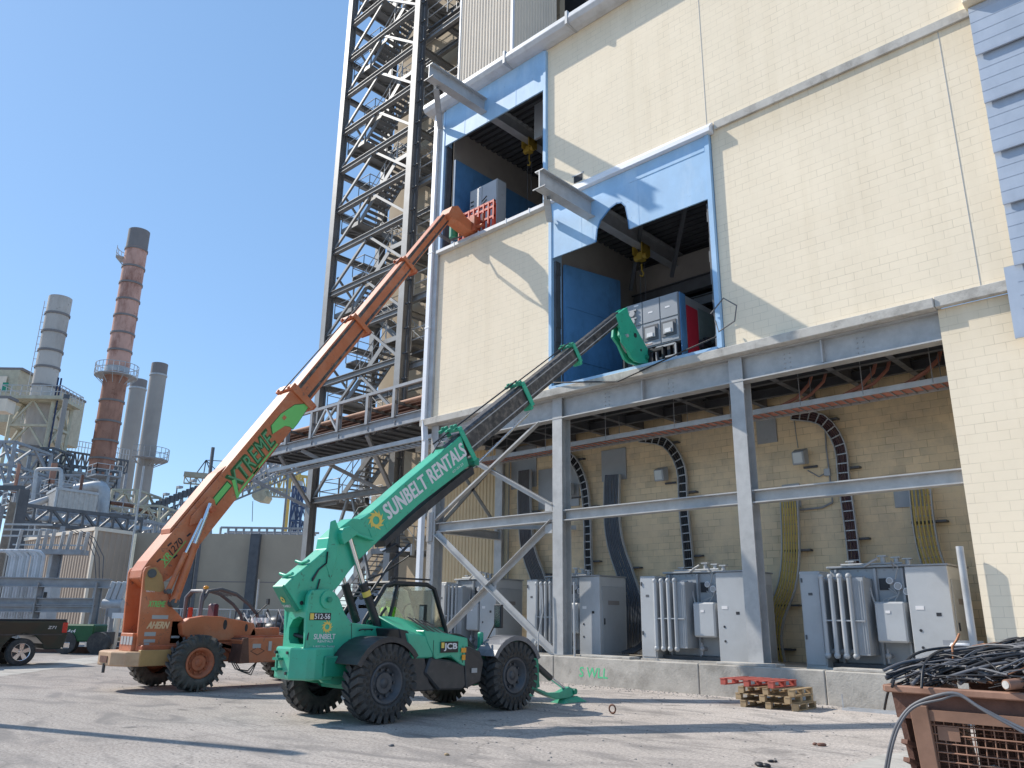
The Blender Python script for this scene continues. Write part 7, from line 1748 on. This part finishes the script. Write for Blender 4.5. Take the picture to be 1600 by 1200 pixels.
# ------------------------------------------------------------------ pallets
def pallet(name, x0, x1, y0, y1, z, m, label, rot=0, cx=0, cy2=0, group='pallets stacked by the low wall'):
    t = thing(name, ((x0+x1)/2, (y0+y1)/2, z), label, 'pallet', group)
    for k in range(3):
        y = y0+(y1-y0-.09)*k/2
        mb = MB(); n = 3
        mb.box(x0, x1, y, y+.09, z+.095, z+.115) if False else None
        for i in range(3): x = x0+(x1-x0-.12)*i/2; mb.box(x, x+.12, y, y+.09, z+.02, z+.11)
        mb.build('block_row', m, t)
    for i in range(3):
        x = x0+(x1-x0-.11)*i/2
        MB().box(x, x+.11, y0, y1, z+.0, z+.019).build('bottom_board', m, t)
    for i in range(7):
        x = x0+(x1-x0-.11)*i/6+random.uniform(-.01,.01)
        MB().box(x, x+.11, y0-.01, y1+.01, z+.111, z+.13).build('deck_board', m, t)
    t.location = Vector(((x0+x1)/2, (y0+y1)/2, z)); t.rotation_euler.z = R(rot); return t
pallet('wooden_pallet', -8.55, -7.35, 15.98, 16.95, .005, m_wood, 'bottom wooden pallet of the stack by the low wall', 2)
pallet('wooden_pallet', -8.62, -7.42, 15.96, 16.95, .138, m_wood, 'middle bare wooden pallet of the stack by the low wall', -3)
pallet('wooden_pallet', -8.58, -7.40, 15.98, 16.95, .272, m_wood, 'third bare wooden pallet of the stack, just under the red one', 2)
pallet('wooden_pallet', -8.95, -7.75, 15.95, 16.95, .406, m_woodr, 'red painted pallet on top of the stack by the low wall', -2)
# debris at kerb
p = Zq(995, 1076, 0); t = thing('pipe_stub', (p.x, p.y, 0), 'short rusty flanged pipe stub standing at the foot of the low wall', 'pipe')
MB().cyl((p.x,p.y,0), (p.x,p.y,.34), .085, n=14).build('stub', m_rust, t); MB().cyl((p.x,p.y,.3), (p.x,p.y,.36), .14, n=16).build('flange', m_rust_l, t)
mb = MB()
for i in range(10): a = random.uniform(.15, .8); mb.bar((p.x+a,p.y+random.uniform(-.15,.1),random.uniform(.02,.1)), (p.x+a+random.uniform(-.2,.3),p.y+random.uniform(-.2,.1),random.uniform(.02,.28)), .05)
tag(mb.build('scrap_pieces', m_rust, loc=(p.x+.4,p.y,0)), 'rusty scrap pieces beside the pipe stub', 'scrap')
p = Zq(1062-100, 1072, 0); tag(MB().sph((p.x,p.y,.03), .16, 6, (1.6,.8,.35)).build('white_rag', m_debris, loc=(p.x,p.y,0)), 'pale rag on the ground left of the pipe stub', 'rag')
p = Zq(956, 1116, 0); tag(MB().lathe((p.x,p.y,.09), 'y', [(0,.07),(.02,.09),(.04,.07),(.02,.055),(0,.07)], 20).build('steel_ring', m_rust, loc=(p.x,p.y,.0)), 'small steel ring standing on the asphalt in front of the handler', 'ring')
mb = MB(); a = Zq(1318, 1109, 0); b = Zq(1400, 1112, 0)
for k in range(3): mb.box(a.x, b.x+.5, a.y+.15*k-.1, a.y+.15*k-.05, .0, .04)
mb.bar((a.x,a.y,0), (a.x,a.y,.3), .02)
tag(mb.build('metal_strips', m_steel_l, loc=(a.x,a.y,0)), 'thin metal strips lying at the foot of the low wall behind the scrap bin', 'metal strips')
for i, (x, y, r) in enumerate(((1278,1165,.05),(1210,1192,.04),(700,1180,.03),(610,1166,.03),(1195,1198,.05))):
    p = Zq(x, y, 0); mb = MB()
    for k in range(4): mb.sph((p.x+random.uniform(-r,r)*1.5, p.y+random.uniform(-r,r), r*.4), r*random.uniform(.5,1), 4, (1.3,1,.6))
    tag(mb.build('debris_clump', [m_rust,m_cable,m_wood,m_cable_g,m_cable][i], loc=(p.x,p.y,0)), ['small brown clump of debris on the asphalt below the pallets','little dark scrap of debris near the bottom edge left of the bin','tiny wood chip on the asphalt below the black engine cover','tiny grey chip on the asphalt below the rear tyre','dark blue scrap at the bottom edge of the asphalt'][i], 'debris')
mb = MB()
for i in range(2600):
    x = random.uniform(-24, -.5); y = random.uniform(3.5, 17.5)
    if random.random() < .5: y = 17.7-abs(random.gauss(0, .35))
    s = random.choice((.006,.008,.011,.015)) if y > 8 else random.choice((.004,.006,.008))
    mb.hexa([(x-s,y-s,0),(x+s,y-s*.7,0),(x+s,y+s,0),(x-s*.6,y+s,0),(x-s*.5,y-s*.4,s),(x+s*.5,y-s*.4,s*.9),(x+s*.4,y+s*.5,s),(x-s*.5,y+s*.4,s*.8)])
o = mb.build('loose_gravel', mat('gravel_bits', (.26,.24,.22), .9, 0, .35, 5)); o['kind'] = 'stuff'; tag(o, 'scattered loose gravel and grit over the asphalt yard', 'gravel')
# ------------------------------------------------------------------ scrap bin
Y0, Y1 = 6.5, 8.0; bxl, bxr = -2.24, .6; zr = 1.235
S = thing('scrap_bin', (-.8, 7.2, 0), 'rusty brown scrap bin with wire mesh sides full of cut cables at the bottom right', 'bin')
rim = MB(); rim.bar((bxl-.03,Y0-.02,zr), (bxr,Y0-.02,zr), .09, .05).bar((bxl-.03,Y1,zr), (bxr,Y1,zr), .09, .05).bar((bxl-.01,Y0-.02,zr), (bxl-.01,Y1,zr), .09, .05)
rim.build('rim', m_rust_l, S, .008)
MB().hexa([(bxl+.02,Y0,zr-.2),(bxr,Y0,zr-.2),(bxr,Y0+.02,zr-.2),(bxl+.02,Y0+.02,zr-.2),(bxl,Y0,zr-.02),(bxr,Y0,zr-.02),(bxr,Y0+.02,zr-.02),(bxl,Y0+.02,zr-.02)]).build('upper_band', m_rust, S)
MB().hexa([(bxl+.14,Y0+.03,.12),(bxl+.18,Y0+.03,.12),(bxl+.18,Y1,.12),(bxl+.14,Y1,.12),(bxl,Y0+.03,zr-.02),(bxl+.04,Y0+.03,zr-.02),(bxl+.04,Y1,zr-.02),(bxl,Y1,zr-.02)]).build('side_panel', m_rust, S)
MB().box(bxl+.14, bxr, Y1-.03, Y1, .1, zr).build('back_panel', m_rust, S); MB().box(bxl+.16, bxr, Y0+.05, Y1-.04, .1, .14).build('floor', m_rust, S)
m_ang = mat('tan_brown_angle', (.27,.15,.10), .7, .1, .2, 5)
MB().hexa([(bxl+.22,Y0-.09,.05),(bxl+.33,Y0-.09,.05),(bxl+.33,Y0-.05,.05),(bxl+.22,Y0-.05,.05),(bxl+.14,Y0-.09,zr-.1),(bxl+.26,Y0-.09,zr-.1),(bxl+.26,Y0-.05,zr-.1),(bxl+.14,Y0-.05,zr-.1)]).build('corner_angle', m_ang, S, .004)
mb = MB()
for z in (zr-.16, .62, .28): mb.bar((bxl+.24,Y0-.06,z), (bxr,Y0-.06,z), .03, .07)
for x in (-1.3, -.5, .1): mb.box(x, x+.05, Y0-.07, Y0-.03, .1, zr-.2)
mb.build('horizontal_rail', m_ang, S)
mb = MB(); x = bxl+.28
while x < bxr: mb.cyl((x,Y0-.035,.1), (x,Y0-.035,zr-.16), .0045, n=4, caps=False); x += .062
z = .14
while z < zr-.18: mb.cyl((bxl+.25,Y0-.042,z), (bxr,Y0-.042,z), .0055, n=4, caps=False); z += .058
mb.build('front_mesh', m_rust_l, S)
mb = MB(); x = bxl+.3
while x < -1.2: mb.cyl((x,Y0+.22,.1), (x,Y0+.22,zr-.2), .004, n=4, caps=False); x += .045
z = .14
while z < zr-.18: mb.cyl((bxl+.25,Y0+.22,z), (-1.2,Y0+.22,z), .004, n=4, caps=False); z += .045
mb.build('inner_mesh', m_rust, S)
mb = MB()
for (x, z, w_, h_) in ((bxl+.3,zr-.32,.14,.09),(-.75,zr-.42,.16,.12),(-1.75,.6,.05,.08),(-1.25,.6,.05,.08),(-.8,.6,.05,.08)): mb.box(x, x+w_, Y0-.05, Y0-.044, z, z+h_)
mb.build('lug_plate', m_ang, S)
mb = MB()
for i in range(5): mb.bar((bxl+.1,Y0+.1,.35+i*.12), (bxl+.06,Y0-.03,.4+i*.12), .05, .03)
mb.build('torn_flap', m_rust, S)
# contents
mb = MB()
for i in range(60):
    x = random.uniform(bxl+.35, bxr-.2); y = random.uniform(Y0+.25, Y1-.2); z = random.uniform(.15, .75); s = random.uniform(.05, .16)
    a = Vector((random.uniform(-1,1),random.uniform(-1,1),random.uniform(-.5,.5))).normalized()*s
    mb.bar((x,y,z), (x+a.x,y+a.y,z+a.z), s*random.uniform(.5,1.2), s*random.uniform(.2,.8))
o = mb.build('rubble', m_debris, loc=(-.9,7.2,.2)); tag(o, 'pale rubble and rubbish seen through the mesh of the scrap bin', 'rubble'); o['kind'] = 'stuff'
def arc(a, b, h, n=9, wob=.02):
    a = Vector(a); b = Vector(b); out = []
    for i in range(n):
        f = i/(n-1); p = a.lerp(b, f); p.z += h*4*f*(1-f)*.5; p += Vector((random.uniform(-wob,wob), random.uniform(-wob,wob), random.uniform(-wob,wob)*.6)); out.append(p)
    return out
def heapz(x, y): 
    u_ = (x-(-.75))/1.65; v_ = (y-7.25)/.95; return zr+.03+.34*max(0, 1-u_*u_*.9)*max(0, 1-v_*v_*.8)
mb = MB()
for i in range(1200):
    x = random.uniform(bxl+.05, bxr); y = random.uniform(Y0+.02, Y1-.05); a = random.gauss(0, .5); L_ = random.uniform(.25, 1.0)
    dx, dy = math.cos(a)*L_/2, math.sin(a)*L_/2
    pts = []
    x0_, x1_ = max(bxl-.02, x-dx), x+dx; y0_, y1_ = min(max(y-dy,Y0-.02),Y1), min(max(y+dy,Y0-.02),Y1)
    off = random.uniform(-.12, .03)
    bend = random.uniform(-.08, .1)
    for k in range(6): f = k/5; xx = x0_+(x1_-x0_)*f; yy = y0_+(y1_-y0_)*f+bend*math.sin(f*3.14); pts.append((xx, yy, heapz(xx, yy)+off+.04*math.sin(f*3.14)))
    mb.mt(1 if random.random() < .42 else 0); r_ = random.choice((.004,.0055,.007,.009,.013))
    if random.random() < .03: mb.mt(2); r_ = .004
    mb.tube(pts, r_, 6)
o = mb.build('cable_heap', [m_cable, m_cable_g, m_copper], loc=(-.8,7.2,zr)); o['kind'] = 'stuff'; tag(o, 'tangled heap of cut black and grey cables filling the scrap bin', 'cables')
mb = MB()
for i in range(120): 
    x = random.uniform(bxl+.1, bxr); y = random.uniform(Y0+.05, Y1-.1); s = random.uniform(.02,.06); z = heapz(x, y)-random.uniform(.02,.1)
    mb.bar((x,y,z), (x+random.uniform(-s,s)*2,y+random.uniform(-s,s),z+s*.6), s, s*.5)
o = mb.build('scrap_bits', m_debris, loc=(-.8,7.2,zr)); o['kind'] = 'stuff'; tag(o, 'pale scrap bits mixed in the cable heap', 'scrap')
def BQ(x, y, Y=6.35): v = Yq(x, y, Y); return v
loops = [([(1394,1073,6.4),(1402,1052,6.6),(1430,1022,7.0),(1480,1012,7.3),(1540,1015,7.3),(1600,1042,7.0)], .011, 'long black cable arching over the whole scrap heap'),
 ([(1440,1075,6.4),(1444,1040,6.5),(1462,1020,6.8),(1490,1016,7.1),(1560,1030,7.1),(1600,1060,6.8)], .010, 'black cable looping from the rim up over the middle of the scrap heap'),
 ([(1382,1108,6.7),(1388,1080,6.6),(1400,1055,6.7),(1425,1036,6.9),(1470,1028,7.1)], .010, 'black cable hanging down outside the left end of the bin'),
 ([(1380,1048,6.5),(1410,1036,6.6),(1450,1030,6.8),(1500,1034,7.0)], .012, 'grey cable end sticking out left of the bin rim'),
 ([(1383,1058,6.5),(1410,1046,6.6),(1440,1040,6.8),(1490,1050,7.0)], .010, 'second grey cable end sticking out at the left rim'),
 ([(1383,1205,6.3),(1391,1165,6.3),(1403,1130,6.3),(1425,1103,6.32),(1460,1088,6.3),(1495,1084,6.3),(1530,1105,6.3),(1575,1128,6.3),(1605,1142,6.3)], .012, 'thick grey brown cable bent across the front mesh of the bin'),
 ([(1387,1205,6.28),(1396,1160,6.28),(1410,1125,6.3),(1432,1103,6.3),(1470,1093,6.3),(1500,1087,6.3),(1540,1112,6.28),(1600,1145,6.28)], .009, 'thinner cable running with the thick one across the bin mesh'),
 ([(1500,1068,6.5),(1540,1042,6.9),(1575,1034,7.0),(1605,1028,7.0)], .013, 'pale grey conduit lying on the right of the cable heap'),
 ([(1425,1070,6.45),(1450,1050,6.6),(1500,1052,6.7),(1560,1060,6.7),(1605,1055,6.7)], .014, 'grey cable lying low across the front of the heap')]
for i, (pp_, r, lb) in enumerate(loops):
    P = [BQ(*p) for p in pp_]; out = []
    for k in range(len(P)-1):
        p0, p1, p2, p3 = P[max(k-1,0)], P[k], P[k+1], P[min(k+2,len(P)-1)]
        for j in range(5): t_ = j/5; out.append(.5*((2*p1)+(p2-p0)*t_+(2*p0-5*p1+4*p2-p3)*t_*t_+(3*p1-p0-3*p2+p3)*t_**3))
    out.append(P[-1])
    tag(MB().tube(out, r, 8).build('loose_cable', [m_cable,m_cable_g][1 if i in (3,4,5,6,7,8) else 0], loc=P[0]), lb, 'cable')
a = BQ(1490,1030,6.8); tag(MB().tube([a, BQ(1488,1010,6.8), BQ(1495,1000,6.8), BQ(1499,990,6.8)], .009, 6).build('copper_strand', m_copper, loc=a), 'bright copper wire sticking up from the cable heap', 'wire')
c = BQ(1572,1070,6.42); t = thing('cut_pipe_end', c, 'cut end of a thick cable with pale ring facing outward at the bin rim', 'cable end')
MB().cyl(c, c+Vector((.15,.25,.02)), .035, n=16).build('sleeve', m_rust_l, t); MB().cyl(c-Vector((.003,.006,0)), c, .026, n=14).build('core', m_debris, t)
# lamp pole outside the left edge whose shadow crosses the yard
hp2 = 9.5; tipg = Vector((-9.78, 6.07, 0)); bs = tipg-Vector((2.65,1,0))*(hp2/2.45)
t = thing('yard_lamp_pole', (bs.x, bs.y, 0), 'tall yard lamp pole standing just outside the left edge, its shadow crossing the asphalt', 'lamp post')
MB().cyl((bs.x,bs.y,0), (bs.x,bs.y,hp2), .2, .13, 14).build('pole', m_steel_l, t)
MB().box(bs.x-.15, bs.x+.2, bs.y-.12, bs.y+.12, hp2, hp2+.15).build('lamp_head', m_steel_d, t)
